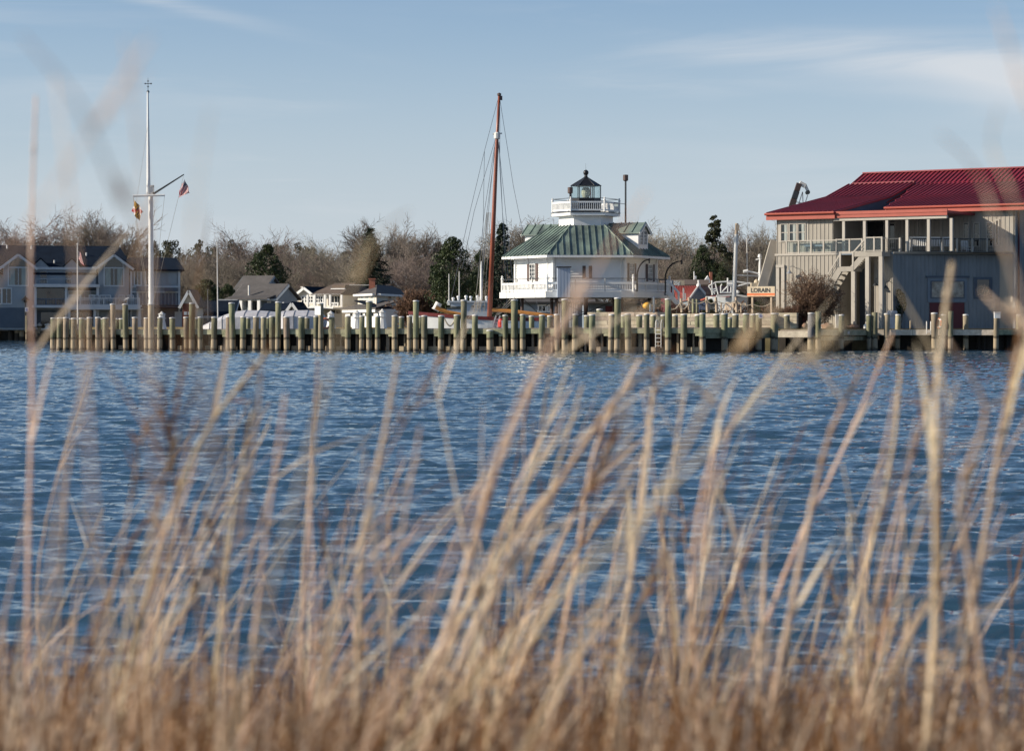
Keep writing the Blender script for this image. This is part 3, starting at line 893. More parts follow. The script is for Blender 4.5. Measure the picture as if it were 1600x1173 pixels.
mb.add(vs, [(k, (k + 1) % 6, 6 + (k + 1) % 6, 6 + k) for k in range(6)] + [tuple(range(5, -1, -1)), tuple(range(6, 12))])
lr = mb.build('lantern_roof', MAT['black'], lh)
for a in range(6):
    mb = MB(); mb.beam((*RC[a], ZL2 + .02), (LX, LY, ZC + .04), .05, .05); mb.build('roof_rib', MAT['darkmetal'], lr)
mb = MB(); mb.lathe((LX, LY, ZC - .05), [(.13, 0), (.14, .14), (.08, .16), (.16, .22), (.21, .34), (.20, .46), (.13, .55), (.03, .60)], 12); mb.build('vent_ball', MAT['black'], lh, smooth=True)
mb = MB(); mb.cyl((LX, LY, ZC + .5), (LX - .02, LY, lz(255)), .012, .006, 5); mb.build('lightning_rod', MAT['darkmetal'], lh)
def lens_glass():
    m = M('fresnel_lens_glass', (.62, .58, .44), .12, .3, 14.0, (1, 1, 4), spec=1.0)
    return m
MAT['lens'] = lens_glass()
mb = MB(); prof = []
for i in range(13):
    t = i / 12; z = ZL1 + .05 + t * (ZL2 - ZL1 - .15)
    prof.append((.13 + .22 * math.sin(math.pi * (.12 + .76 * t)) + (.018 if i % 2 else 0), z))
mb.lathe((LX, LY, 0), prof, 14); mb.build('fresnel_lens', MAT['lens'], lh)
mb = MB(); mb.box(LX + .34, LX + .40, LY - .1, LY + .4, ZL1, ZL2 - .05); mb.build('red_sector_screen', MAT['red'], lh)
# vents
def vent(px, y, z0, ptop, lbl):
    x = X(px, y); zt_ = Z(ptop, y)
    mb = MB(); mb.cyl((x, y, z0), (x, y, zt_ - .45), .07, n=8); v = mb.build('stovepipe', MAT['darkmetal'], lh)
    mb = MB(); mb.lathe((x, y, zt_ - .52), [(.06, 0), (.17, .05), (.20, .08), (.20, .50), (.05, .52)], 10); mb.build('cowl', MAT['shutter'], v)
vent(977.5, LY - 1.0, lz(352), 273, '')
vent(891, LY - 1.9, ZG2, 292.5, '')
mb = MB(); mb.tube([(X(958, LY), LY - 1.0, lz(318)), (X(977, LY), LY - 1.0, lz(320))], .02); mb.build('vent_stay', MAT['darkmetal'], lh)
# dormers on the right and the left-rear slope
def dormer(a, b, name):
    fr0 = Frame(E[a], E[b]); c = fr0.p(fr0.len / 2, 0, 0); n = fr0.n
    apo = RE_ * math.cos(R(30))
    ctr = Vector((LX, LY, 0))
    dist = 4.9                      # front of the dormer from the axis
    hw = .86
    fo = ctr + n * dist
    fa = fo - fr0.u * hw; fb = fo + fr0.u * hw
    fr = Frame((fa.x, fa.y), (fb.x, fb.y))
    z0 = ZEE + (apo - dist) / (apo - RT * math.cos(R(30))) * (ZR - ZEE) - .25
    ze, zr = lz(362.5), lz(349.5)
    mb = MB()
    back = -2.6
    mb.add([fr.p(0, 0, z0), fr.p(2 * hw, 0, z0), fr.p(2 * hw, 0, ze), fr.p(hw, 0, zr - .06), fr.p(0, 0, ze),
            fr.p(0, back, z0), fr.p(2 * hw, back, z0), fr.p(2 * hw, back, ze), fr.p(hw, back, zr - .06), fr.p(0, back, ze)],
           [(0, 1, 2, 3, 4), (9, 8, 7, 6, 5), (0, 4, 9, 5), (1, 6, 7, 2), (4, 3, 8, 9), (2, 7, 8, 3), (0, 5, 6, 1)])
    dm = mb.build('dormer', MAT['white_clap'], lh)
    for s in (0, 1):
        e0 = -.22 if s == 0 else 2 * hw + .22
        sl = (zr - ze) / hw
        zq = ze - .22 * sl
        pts = [fr.p(e0, .28, zq), fr.p(hw, .28, zr), fr.p(hw, back - .3, zr), fr.p(e0, back - .3, zq)]
        if s == 1: pts = pts[::-1]
        mb = MB(); mb.slab(pts, .07, (0, 0, 1)); mb.build('dormer_roof', MAT['copper'], dm)
        for i in range(5):
            d = .20 - i * .68
            mb = MB(); mb.beam(fr.p(e0, d, zq + .03), fr.p(hw, d, zr + .03), .04, .07); mb.build('dormer_seam', MAT['copper'], dm)
        mb = MB(); mb.beam(fr.p(e0, .24, zq - .10), fr.p(hw, .24, zr - .10), .06, .18); mb.build('barge_board', MAT['white'], dm)
    for u0 in (.30, 1.0):
        window(lh, fr, u0, u0 + .42, z0 + .62, ze - .05, 2, 4, 0.0, fw=.07, mw=.03)
dormer(5, 0, 'right'); dormer(2, 3, 'left')
# windows with shutters
def shuttered(fr, uc, z0, z1, hw=.36, sw=.34, nz=4):
    window(lh, fr, uc - hw, uc + hw, z0, z1, 3, nz, .012, fw=.06, mw=.03)
    for s in (-1, 1):
        u = uc + s * (hw + .07 + sw / 2)
        mb = MB(); mb.fbox(fr, u - sw / 2, u + sw / 2, .012, .055, z0 - .08, z1 + .06)
        sh = mb.build('shutter', MAT['shutter'], lh)
z0, z1 = lz(438.5), lz(414.5)
fr = FW['left']; shuttered(fr, fr.U(832.5), z0, z1)
fr = FW['right']
for px in (986.5, 1015.5): shuttered(fr, fr.U(px), z0, z1)
fr = FW['front']
uc = fr.U(917.5); mb = MB(); mb.fbox(fr, uc - .10, uc + .10, .012, .03, lz(436), lz(418)); mb.build('window', MAT['white'], lh)
for s in (-1, 1):
    mb = MB(); mb.fbox(fr, uc + s * .24 - .12, uc + s * .24 + .12, .012, .055, lz(437), lz(417.5)); mb.build('shutter', MAT['shutter'], lh)
# privy closet hung on the gallery
MAT['closet'] = M('pale_blue_closet_paint', (0.44, 0.50, 0.60), .6, .05, 1.0)
fr = GF['front']; u0, u1 = fr.U(870.5), fr.U(890.5)
mb = MB(); mb.fbox(fr, u0, u1, -.35, .55, ZF - .42, lz(421)); pv = mb.build('privy_closet', MAT['closet'], lh)
mb = MB(); mb.fbox(fr, u0 - .08, u1 + .08, -.45, .66, lz(421), lz(419.3)); mb.build('closet_roof', MAT['darkmetal'], pv)
for i in range(1, 4):
    u = u0 + (u1 - u0) * i / 4
    mb = MB(); mb.fbox(fr, u - .008, u + .008, .55, .556, ZF - .40, lz(421.5)); mb.build('board_joint', MAT['bluegrey'], pv)
# down pipes
def pipe(pts, par): 
    mb = MB(); mb.tube(pts, .045, 6); return mb.build('down_pipe', MAT['white'], par)
fr = FW['left']; u = fr.U(857)
pipe([fr.p(fr.U(841), .9, lz(401.5)), fr.p(fr.U(846), .6, lz(404)), fr.p(u - .1, .14, lz(408.5)), fr.p(u, .10, lz(413)), fr.p(u, .10, ZF)], lh)
fr = FW['front']; u = fr.len - .35
pipe([fr.p(u + .4, .9, lz(402)), fr.p(u + .2, .5, lz(404)), fr.p(u, .12, lz(409)), fr.p(u, .10, ZF)], lh)
# davits
def davit(px0, py0, px1, py1, y):
    a = P(px0, py0, y); b = P(px1, py1, y)
    pts = []
    for i in range(10):
        t = i / 9 * math.pi / 2
        pts.append(Vector((b.x + (a.x - b.x) * math.cos(t), y, a.z + (b.z - a.z) * math.sin(t))))
    pts = [Vector((a.x, y, ZF - .2))] + pts
    pts = [Vector((a.x, y, ZF - .2)), Vector((a.x, y, a.z))] + [Vector((a.x + (b.x - a.x) * (1 - math.cos(t)), y, a.z + (b.z - a.z) * math.sin(t))) for t in [math.pi / 2 * i / 8 for i in range(1, 9)]]
    mb = MB(); mb.tube(pts, .062, 7, .045); d = mb.build('davit', MAT['black'], lh)
    mb = MB(); mb.cyl((b.x, y, b.z + .08), (b.x, y, b.z - .28), .07, .04, 8); mb.build('block', MAT['black'], d)
davit(995.5, 432, 1014.5, 405.5, LY - 5.2)
davit(1039.5, 434, 1065, 408, LY - 1.2)
# stairs at the right of the gallery
A_ = Vector((X(1043, LY - 3), LY - 3, ZF)); B_ = Vector((X(1062, LY - 3.6), LY - 3.6, lz(478)))
for s in (0, 1.0):
    o_ = Vector((0, s, 0)); mb = MB(); mb.beam(A_ + o_, B_ + o_, .08, .30); mb.build('stair_stringer', MAT['white'], lh)
    mb = MB(); mb.beam(A_ + o_ + Vector((0, 0, .95)), B_ + o_ + Vector((0, 0, .95)), .07, .09); mb.build('stair_rail', MAT['white'], lh)
    for t in (.05, .5, .95):
        q = A_.lerp(B_, t) + o_; mb = MB(); mb.beam(q, q + Vector((0, 0, .95)), .08, .08, (1, 0, 0)); mb.build('stair_post', MAT['white'], lh)
for i in range(8):
    q = A_.lerp(B_, (i + .5) / 8); mb = MB(); mb.box(q.x - .14, q.x + .14, q.y + .05, q.y + .95, q.z, q.z + .05); mb.build('stair_tread', MAT['white'], lh)
# iron screw piles and braces beneath
for a in range(6):
    x, y = hexpts(4.95)[a]
    mb = MB(); mb.cyl((x, y, LAND - .5), (x, y, ZF - .1), .13, n=8); mb.build('screw_pile', MAT['shutter'], lh)
    mb = MB(); mb.beam((x, y, ZF - .25), (LX, LY, ZF - .25), .2, .28); mb.build('floor_beam', MAT['darkmetal'], lh)
    x2, y2 = hexpts(4.95)[(a + 1) % 6]
    mb = MB(); mb.tube([(x, y, LAND + .2), (x2, y2, ZF - .4)], .03, 5); mb.build('brace_rod', MAT['darkmetal'], lh)
mb = MB(); mb.cyl((LX, LY, LAND - .5), (LX, LY, ZF - .1), .16, n=8); mb.build('screw_pile', MAT['shutter'], lh)
# ================================================================== RED-ROOFED BUILDING
MF = Frame((20.74, 177.4), (20.74 + .8387, 177.4 - .5446))
pv = thing('waterfront_pavilion', 'large pale grey board-and-batten building with a red metal roof and upstairs porch', 'building', (MF.p(8, 4, 0).x, MF.p(8, 4, 0).y, LAND))
ZD = 6.78
MD = 2.0
def batten_wall(fr, u0, u1, d, z0, z1, name='wall', mat='pav', step=.31, th=.18, top=None):
    mb = MB(); mb.fbox(fr, u0, u1, d - th, d, z0, z1); o = mb.build(name, MAT[mat], pv)
    m = MB(); n = int((u1 - u0) / step)
    for i in range(n + 1):
        u = u0 + .04 + i * step
        if u > u1 - .03: break
        m.fbox(fr, u - .026, u + .026, d - .01, d + .028, z0, z1)
    m.build('battens', MAT[mat], o, kind='stuff')
    return o
# --- roofs
def mainz(v):
    pr = [(0, 10.10), (5.2, 11.14), (9.3, 12.28), (12, 13.40), (21, 10.3)]
    for (a, za_), (b, zb_) in zip(pr, pr[1:]):
        if v <= b: return za_ + (zb_ - za_) * (v - a) / (b - a)
    return pr[-1][1]
def wingz(v):
    pr = [(-4.6, 9.68), (5.2, 11.26), (9.3, 12.44)]
    for (a, za_), (b, zb_) in zip(pr, pr[1:]):
        if v <= b: return za_ + (zb_ - za_) * (v - a) / (b - a)
    return pr[-1][1]
def roof_strip(u0, u1, vs, zf, name, th=.14, ribs=.37, ul=None):
    ul = ul or (lambda v: u0)
    mb = MB()
    for a, b in zip(vs, vs[1:]):
        mb.slab([MF.p(ul(a), -a, zf(a)), MF.p(u1, -a, zf(a)), MF.p(u1, -b, zf(b)), MF.p(ul(b), -b, zf(b))], th)
    o = mb.build(name, MAT['redroof'], pv)
    m = MB(); n = int((u1 - u0) / ribs)
    for i in range(n + 1):
        u = u0 + .03 + i * ribs
        if u > u1 - .02: continue
        for a, b in zip(vs, vs[1:]):
            m.beam(MF.p(u, -a, zf(a) + .03), MF.p(u, -b, zf(b) + .03), .055, .11)
    m.build('roof_ribs', MAT['redroof'], o, kind='stuff')
    return o
UE = 17.7
roof_strip(0, UE, [9.3, 12], mainz, 'upper_roof')
roof_strip(7.2, UE, [0, 5.2, 9.298], mainz, 'roof', ul=lambda v: 7.2 - 1.85 * v / 9.3)
mb = MB(); mb.slab([MF.p(0, -4.5, mainz(4.5) - .25), MF.p(5.3, -4.5, mainz(4.5) - .25), MF.p(5.3, -9.29, mainz(9.2) - .2), MF.p(0, -9.29, mainz(9.2) - .2)], .1); mb.build('under_roof', MAT['redroof'], pv)
m = MB()
for i in range(5):
    u = 5.45 + i * .37; v0 = 9.3 * (7.2 - u) / 1.85
    vv = [v0] + [v for v in (5.2,) if v > v0] + [9.29]
    for a, b in zip(vv, vv[1:]): m.beam(MF.p(u, -a, mainz(a) + .03), MF.p(u, -b, mainz(b) + .03), .055, .11)
m.build('roof_ribs', MAT['redroof'], pv, kind='stuff')
mb = MB(); mb.slab([MF.p(UE, -21, mainz(21)), MF.p(0, -21, mainz(21)), MF.p(0, -12.002, mainz(12)), MF.p(UE, -12.002, mainz(12))], .14); mb.build('rear_roof', MAT['redroof'], pv)
mb = MB(); mb.beam(MF.p(-.05, -12, mainz(12) + .06), MF.p(UE + .05, -12, mainz(12) + .06), .3, .10); mb.build('ridge_cap', MAT['redroof'], pv)
UW = 5.40
roof_strip(0.0, UW, [-4.6, 5.2, 9.3], wingz, 'wing_roof')
mb = MB(); mb.beam(MF.p(0.3, -9.35, wingz(9.3) + .04), MF.p(UW, -9.35, wingz(9.3) + .04), .25, .14); mb.build('roof_flashing', MAT['redroof'], pv)
# gutters and fascias
mb = MB(); mb.tube([MF.p(7.15, .10, mainz(0) - .03), MF.p(UE, .10, mainz(0) - .03)], .085, 8); mb.build('gutter', MAT['coral'], pv)
mb = MB(); mb.fbox(MF, 7.2, UE, -.06, .01, mainz(0) - .42, mainz(0) - .13); mb.build('fascia', MAT['coral'], pv)
mb = MB(); mb.tube([MF.p(-.05, 4.72, 9.62), MF.p(UW, 4.72, 9.62)], .085, 8); mb.build('gutter', MAT['coral'], pv)
mb = MB(); mb.fbox(MF, 0, UW, 4.50, 4.60, 9.20, 9.54); mb.build('fascia', MAT['coral'], pv)
# left verge board of the wing and the main gable
mb = MB()
for a, b in ((-4.55, 5.2),):
    mb.beam(MF.p(.04, -a, wingz(a) - .28), MF.p(.04, -b, wingz(b) - .28), .10, .30)
mb.build('verge_board', MAT['coral'], pv)
# cheek wall between wing roof and main roof
mb = MB()
va = [-4.4, 0, 5.2, 9.2]
for a, b in zip(va, va[1:]):
    la = lb = 9.585
    mb.hexa([MF.p(UW - .25, -a, la), MF.p(UW - .12, -a, la), MF.p(UW - .12, -b, lb), MF.p(UW - .25, -b, lb), MF.p(UW - .25, -a, wingz(a) - .13), MF.p(UW - .12, -a, wingz(a) - .13), MF.p(UW - .12, -b, wingz(b) - .13), MF.p(UW - .25, -b, wingz(b) - .13)])
mb.build('cheek_wall', MAT['hoteldark'], pv)  # dark slate blue puts the cheek's shade into its colour
# soffits
mb = MB(); mb.fbox(MF, .3, UE - .1, -2.6, -.08, mainz(0) - .26, mainz(0) - .2); mb.build('soffit', MAT['pavtrim'], pv)
mb = MB(); mb.slab([MF.p(.2, 4.45, 9.46), MF.p(UW - .3, 4.45, 9.46), MF.p(UW - .3, -1, 10.2), MF.p(.2, -1, 10.2)], .04); mb.build('soffit', MAT['pavtrim'], pv)
# porch roof with its two-board coral fascia
UP = MF.U(1480, 4.5)
mb = MB(); mb.fbox(MF, UW + .02, UP - .05, -9.0, 4.42, 9.40, 9.58); mb.build('porch_roof', MAT['redroof'], pv)
mb = MB(); mb.fbox(MF, UW + .02, UP, 4.43, 4.52, 9.47, 9.69); mb.build('porch_fascia', MAT['coral'], pv)
mb = MB(); mb.fbox(MF, UW - .1, UP - .02, 4.40, 4.48, 9.24, 9.465); mb.build('porch_fascia', MAT['coral'], pv)
mb = MB(); mb.fbox(MF, UW - .2, UP - .1, 4.10, 4.38, 9.03, 9.235); mb.build('porch_beam', MAT['pavtrim'], pv)
# --- upstairs walls
UL = MF.U(1213.5, 4.1)
batten_wall(MF, UL, UW - .35, 4.1, ZD, 9.50, 'wing_wall')
WS = Frame(MF.p(UL, 4.1, 0)[:2], MF.p(UL, -8, 0)[:2])   # left end wall (seen edge on)
mb = MB(); mb.fbox(MF, UL, UL + .18, -9, 3.9, LAND - .3, 9.5); mb.build('end_wall', MAT['pav'], pv)
mb = MB(); mb.fbox(MF, UW - .53, UW - .35, -.6, 3.9, ZD, 9.4); mb.build('wing_side_wall', MAT['pav'], pv)
mb = MB(); mb.fbox(MF, UL + .4, MF.U(1586, -.6) - .25, -20, -.8, LAND - .3, 9.9); mb.build('main_body', MAT['pav'], pv)
batten_wall(MF, UW - .3, MF.U(1586, -.6), -.6, ZD, 9.86, 'porch_back_wall')
# triple window of the wing
mb = MB(); a, b = MF.U(1219.5, 4.1), MF.U(1260, 4.1)
zt, zb_ = MF.Z(1240, 350.5, 4.1), MF.Z(1240, 376, 4.1)
mb.fbox(MF, a - .15, b + .15, 4.10, 4.135, zb_ - .12, zt + .28); mb.build('window_surround', MAT['pavtrim'], pv)
for i in range(3):
    w3 = (b - a) / 3
    wn = window(pv, MF, a + i * w3 + .09, a + (i + 1) * w3 - .09, zb_, zt, 1, 2, 4.14, 'pavtrim', 'glass', fw=.07, mw=.05)
    mb = MB(); u_ = a + i * w3 + .14 + (w3 - .28) * .48; mb.fbox(MF, u_, a + (i + 1) * w3 - .15, 4.153, 4.158, zb_, zt); mb.build('curtain', MAT['curtain'], wn)
# back wall of the porch: screens, windows, doors
def dark_opening(px0, px1, py0, py1, d=-.6, nm='window', nx=1, nz=1, fm='pavtrim'):
    return window(pv, MF, MF.U(px0, d), MF.U(px1, d), MF.Z((px0 + px1) / 2, py1, d), MF.Z((px0 + px1) / 2, py0, d), nx, nz, d + .03, fm, 'glass', fw=.10, mw=.06, name=nm)
dark_opening(1325, 1345, 346, 388); dark_opening(1356, 1381, 346, 390)
dark_opening(1391, 1398, 350, 388)
dark_opening(1507, 1513, 349, 386, nm='door')
dark_opening(1523, 1530, 349, 384, nz=2, nm='door'); dark_opening(1543, 1551, 349, 384, nz=2, nm='door'); dark_opening(1557, 1560, 345, 383)
for px in (1410, 1434, 1447, 1471): 
    u_ = MF.U(px, -.6); mb = MB(); mb.fbox(MF, u_ - .06, u_ + .06, -.58, -.53, ZD, 9.6); mb.build('wall_stud', MAT['pavtrim'], pv)
# columns of the porch
for px in (1319, 1351.5, 1386.5, 1418, 1451.5, 1487):
    u_ = MF.U(px, 4.2); mb = MB(); mb.fbox(MF, u_ - .10, u_ + .10, 4.12, 4.32, ZD, 9.028); mb.build('porch_column', MAT['pavtrim'], pv)
# --- downstairs walls
UL2 = MF.U(1213, 4.55); U2 = MF.U(1312, 4.55)
batten_wall(MF, UL2, U2, 4.55, LAND - .3, ZD - .15, 'lower_wall', top=None)
mb = MB(); mb.fbox(MF, UL2 - .1, U2, 4.3, 4.62, ZD - .148, ZD + .0); mb.build('deck_edge', MAT['pavtrim'], pv)
mb = MB(); mb.fbox(MF, UL2, U2, 3.9, 4.3, ZD - .148, ZD - .01); mb.build('deck_ledge', MAT['deckwood'], pv)
for px in (1215.5, 1223.5):
    u_ = MF.U(px, 4.6); mb = MB(); mb.fbox(MF, u_ - .13, u_ + .13, 4.56, 4.66, LAND - .3, MF.Z(px, 414, 4.6)); mb.build('corner_board', MAT['pavtrim'], pv)
mb = MB(); mb.fbox(MF, MF.U(1213, 4.6), MF.U(1226, 4.6), 4.56, 4.69, MF.Z(1216, 418, 4.6), MF.Z(1216, 414, 4.6)); mb.build('trim_head', MAT['pavtrim'], pv)
mb = MB(); mb.fbox(MF, MF.U(1217, 4.6), MF.U(1221.5, 4.6), 4.56, 4.60, LAND, MF.Z(1216, 419, 4.6)); mb.build('slot', MAT['darkwood'], pv)
# recess under the stair
mb = MB(); mb.fbox(MF, U2 - .18, U2, 1.2, 4.54, LAND - .3, ZD - .15); mb.build('recess_side', MAT['pav'], pv)
U5 = MF.U(1395, 4.55); P5 = MF.p(U5, 4.55, 0); U4 = MF.U(1366, 4.55)
batten_wall(MF, U2, U4 + .5, 1.2, LAND - .3, ZD - .15, 'recess_wall')
batten_wall(MF, U4, U5, 4.55, LAND - .3, ZD - .15, 'lower_wall')
mb = MB(); mb.fbox(MF, U4, U4 + .18, 1.2, 4.4, LAND - .3, ZD - .15); mb.build('recess_side', MAT['pav'], pv)
mb = MB(); u_ = MF.U(1326, 1.2); mb.fbox(MF, u_ - .5, u_ + .5, 1.2, 1.24, LAND, LAND + 2.3); mb.build('door', MAT['bluegrey'], pv)
mb = MB(); u_ = MF.U(1345, 1.2); mb.fbox(MF, u_ - .75, u_ + .65, 1.2, 1.235, LAND, LAND + 4.6); mb.build('dark_doorway', MAT['hoteldark'], pv)
# block facing off the sun: shade put into the bluer board colour
BX = Frame((P5.x, P5.y), (X(1572, 169.7), 169.7))
batten_wall(BX, 0, BX.len, 0, LAND - .3, ZD - .16, 'shaded_wall', 'shadeboard', .29)
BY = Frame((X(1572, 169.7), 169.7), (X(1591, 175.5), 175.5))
batten_wall(BY, 0.0, BY.len + 3, 0, LAND - .3, ZD - .16, 'shaded_wall', 'shadeboard', .29)
BZ = Frame(MF.p(UE - .3, -.7, 0)[:2], MF.p(UE - .3, -14, 0)[:2])
UEND = MF.U(1586, -.6)
SW = Frame(MF.p(UEND, -.6, 0)[:2], MF.p(UEND, -12, 0)[:2])
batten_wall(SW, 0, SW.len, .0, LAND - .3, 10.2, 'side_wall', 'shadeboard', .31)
mb = MB(); mb.tube([SW.p(.45, .1, LAND), SW.p(.45, .1, 9.9), MF.p(UE - .4, .05, 10.0)], .07, 6); mb.build('down_pipe', MAT['maroon'], pv)
# deck over the blue block
poly = [MF.p(UL2 + .1, 4.28, 0), MF.p(UW - .4, 4.28, 0), MF.p(UW - .4, 4.58, 0), P5 + MF.n * .03, BX.p(BX.len, .06, 0), BY.p(BY.len, .05, 0), MF.p(UEND, -.55, 0), MF.p(UW, -.55, 0), MF.p(UW, 3.8, 0), MF.p(UL2 + .1, 3.8, 0)]
poly = poly[2:8]
mb = MB(); mb.prism([(q.x, q.y) for q in poly], ZD - .155, ZD - .004); mb.build('porch_deck', MAT['bluegrey'], pv)
mb = MB(); mb.fbox(BX, .05, BX.len, .0, .10, ZD - .14, ZD + .03); mb.build('deck_edge', MAT['pavtrim'], pv)
# windows and door in the blue block
z0, z1 = BX.Z(1480, 464.5), BX.Z(1480, 440)
mb = MB(); mb.fbox(BX, BX.U(1449), BX.U(1510), .03, .075, BX.Z(1480, 472), BX.Z(1480, 433.5)); mb.build('window_surround', MAT['bluegrey'], pv)
mb = MB(); mb.fbox(BX, BX.U(1446), BX.U(1514), .03, .14, BX.Z(1480, 434), BX.Z(1480, 431)); mb.build('window_hood', MAT['hoteldark'], pv)
MAT['reflect'] = M('window_painted_tree_reflection', (.10, .095, .07), .15, .9, 1.6, (1, 1, 1), spec=.8, hue=(.30, .32, .30))  # tree reflections painted into the pane colour as mottling
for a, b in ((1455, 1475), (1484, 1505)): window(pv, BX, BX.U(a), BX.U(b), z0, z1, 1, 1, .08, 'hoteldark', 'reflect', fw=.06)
mb = MB(); mb.fbox(BX, BX.U(1452), BX.U(1506), .03, .09, LAND, BX.Z(1480, 473)); mb.build('maroon_door', MAT['maroon'], pv)
mb = MB(); mb.fbox(BX, BX.U(1521), BX.U(1550), .03, .07, BX.Z(1535, 467), BX.Z(1535, 433)); mb.build('window_surround', MAT['hoteldark'], pv)
window(pv, BX, BX.U(1526), BX.U(1545), BX.Z(1535, 461), BX.Z(1535, 437), 1, 1, .075, 'hoteldark', 'glass', fw=.07)
def wall_lamp(fr, px, py, d, arm=.45, mat='darkmetal'):
    u_ = fr.U(px, d); z = fr.Z(px, py, d)
    m = MB(); m.tube([fr.p(u_ + .25, d, z + .30), fr.p(u_ + .2, d + arm * .6, z + .42), fr.p(u_, d + arm, z + .36), fr.p(u_, d + arm, z + .12)], .025, 5)
    o = m.build('wall_lamp', MAT[mat], pv)
    c = fr.p(u_, d + arm, z - .12); m = MB(); m.lathe(c, [(.24, 0), (.22, .03), (.10, .17), (.05, .24)], 10); m.build('lamp_shade', MAT[mat], o)
wall_lamp(MF, 1238, 425, 4.6, mat='steel'); wall_lamp(MF, 1372, 444, 4.6); wall_lamp(MF, 1389, 449, 4.6, .5); wall_lamp(BX, 1482, 416, .05, .3)
# --- railings
def railing(fr, px_list, d, zt, infill=None, mat='pavtrim', z0=ZD, pw=.055):
    us = [fr.U(p, d) for p in px_list]
    for u_ in us:
        mb = MB(); mb.fbox(fr, u_ - pw, u_ + pw, d - pw, d + pw, z0, zt); mb.build('rail_post', MAT[mat], pv)
    for a, b in zip(us, us[1:]):
        mb = MB(); mb.fbox(fr, a + pw, b - pw, d - .04, d + .04, zt - .09, zt - .01); mb.build('hand_rail', MAT[mat if infill != 'bal' else 'darkmetal'], pv)
        if infill == 'bal':
            mb = MB(); n = int((b - a) / .15)
            for i in range(1, n):
                u_ = a + (b - a) * i / n; mb.fbox(fr, u_ - .006, u_ + .006, d - .006, d + .006, z0 + .06, zt - .09)
            mb.fbox(fr, a + pw, b - pw, d - .015, d + .015, z0 + .05, z0 + .09)
            mb.build('rail_bars', MAT['darkmetal'], pv, kind='stuff')
        else:
            mb = MB(); mb.fbox(fr, a + pw, b - pw, d - .006, d + .006, z0 + .10, zt - .12); mb.build('glass_panel', MAT['clear'], pv)
            mb = MB(); mb.fbox(fr, a + pw, b - pw, d - .03, d + .03, z0 + .03, z0 + .09); mb.build('bottom_rail', MAT[mat], pv)
railing(MF, [1229, 1248, 1267.5, 1287, 1307], 4.5, ZD + .95)
LD = 6.0
railing(MF, [1307, 1327.5, 1347], 4.6, ZD + .98)
railing(MF, [1352, 1366, 1378], LD, ZD + 1.02)
railing(MF, [1378.5, 1386.5], 4.7, ZD + 1.0, 'bal')
railing(MF, [1386.5, 1406], 4.7, ZD + .95, 'bal')
railing(BX, [1407, 1424], .0, ZD + 1.0, 'bal', pw=.05)
railing(BX, [1424, 1448.5, 1473, 1495, 1518.5, 1542, 1566], .0, ZD + .98, 'bal')
railing(BY, [1573, 1581, 1590], -.05, ZD + .98, 'bal')
# --- outside stairs
ua, ub = MF.U(1341, 5.4), MF.U(1378.5, LD)
mb = MB(); mb.fbox(MF, ua, ub, 4.64, LD + .06, ZD - .34, ZD - .01); mb.build('stair_landing', MAT['pav'], pv)
uM0, uM1 = MF.U(1312, LD), MF.U(1334, LD)
zM = MF.Z(1322, 416.5, LD)
mb = MB(); mb.fbox(MF, uM0, uM1, 4.64, LD + .05, zM - .34, zM); mb.build('stair_landing', MAT['pav'], pv)
def flight(u0, z0, u1, z1):
    for d in (4.8, LD):
        mb = MB(); mb.beam(MF.p(u0, d, z0 - .12), MF.p(u1, d, z1 - .12), .07, .40); mb.build('stair_stringer', MAT['pav'], pv)
    n = 9
    for i in range(n):
        u_ = u0 + (u1 - u0) * (i + .5) / n; z = z0 + (z1 - z0) * (i + .5) / n
        mb = MB(); mb.fbox(MF, u_ - .15, u_ + .15, 4.85, LD - .05, z - .03, z + .02); mb.build('stair_tread', MAT['deckwood'], pv)
    mb = MB(); mb.beam(MF.p(u0, LD, z0 + .92), MF.p(u1, LD, z1 + .92), .07, .09); mb.build('stair_rail', MAT['pavtrim'], pv)
    for k in (.35, .6):
        mb = MB(); mb.beam(MF.p(u0, LD, z0 + k), MF.p(u1, LD, z1 + k), .025, .03); mb.build('stair_cable', MAT['darkmetal'], pv)
flight(MF.U(1352, LD), ZD - .03, uM1 - .1, zM)
for px in (1313, 1333):
    u_ = MF.U(px, LD); mb = MB(); mb.fbox(MF, u_ - .06, u_ + .06, LD - .06, LD + .06, zM, zM + 1.0); mb.build('stair_post', MAT['pavtrim'], pv)
mb = MB(); mb.fbox(MF, uM0, uM1, LD - .035, LD + .035, zM + .90, zM + .99); mb.build('stair_rail', MAT['pavtrim'], pv)
flight(uM0 + .05, zM - .02, MF.U(1272, LD), LAND + 1.2)
for px, d, zt in ((1334, LD - .1, zM - .35), (1356, LD - .1, ZD - .35), (1377, LD - .1, ZD - .35)):
    u_ = MF.U(px, d); mb = MB(); mb.fbox(MF, u_ - .14, u_ + .14, d - .14, d + .14, LAND - .3, zt); mb.build('stair_column', MAT['pavtrim'], pv)
# slanting covered chute on the left end
a0 = P(1211, 379, 175.5); a1 = P(1191, 452, 173.4)
mb = MB(); mb.beam(a0, a1, .75, .50, (0, -1, 0)); bt = mb.build('buttress', MAT['pav'], pv)
m = MB()
for s in (-.25, 0, .25):
    o_ = Vector((s, -.27, 0)); m.beam(a0 + o_, a1 + o_, .035, .03, (0, -1, 0))
m.build('battens', MAT['pav'], bt, kind='stuff')
mb = MB(); q = [P(1213, 385, 176), P(1213, 470, 176), P(1197, 462, 175.6)]; mb.slab([q[0], q[2], q[1]], .2); mb.build('buttress_web', MAT['bluegrey'], pv)  # blue-grey paints in the shade on this side of the chute

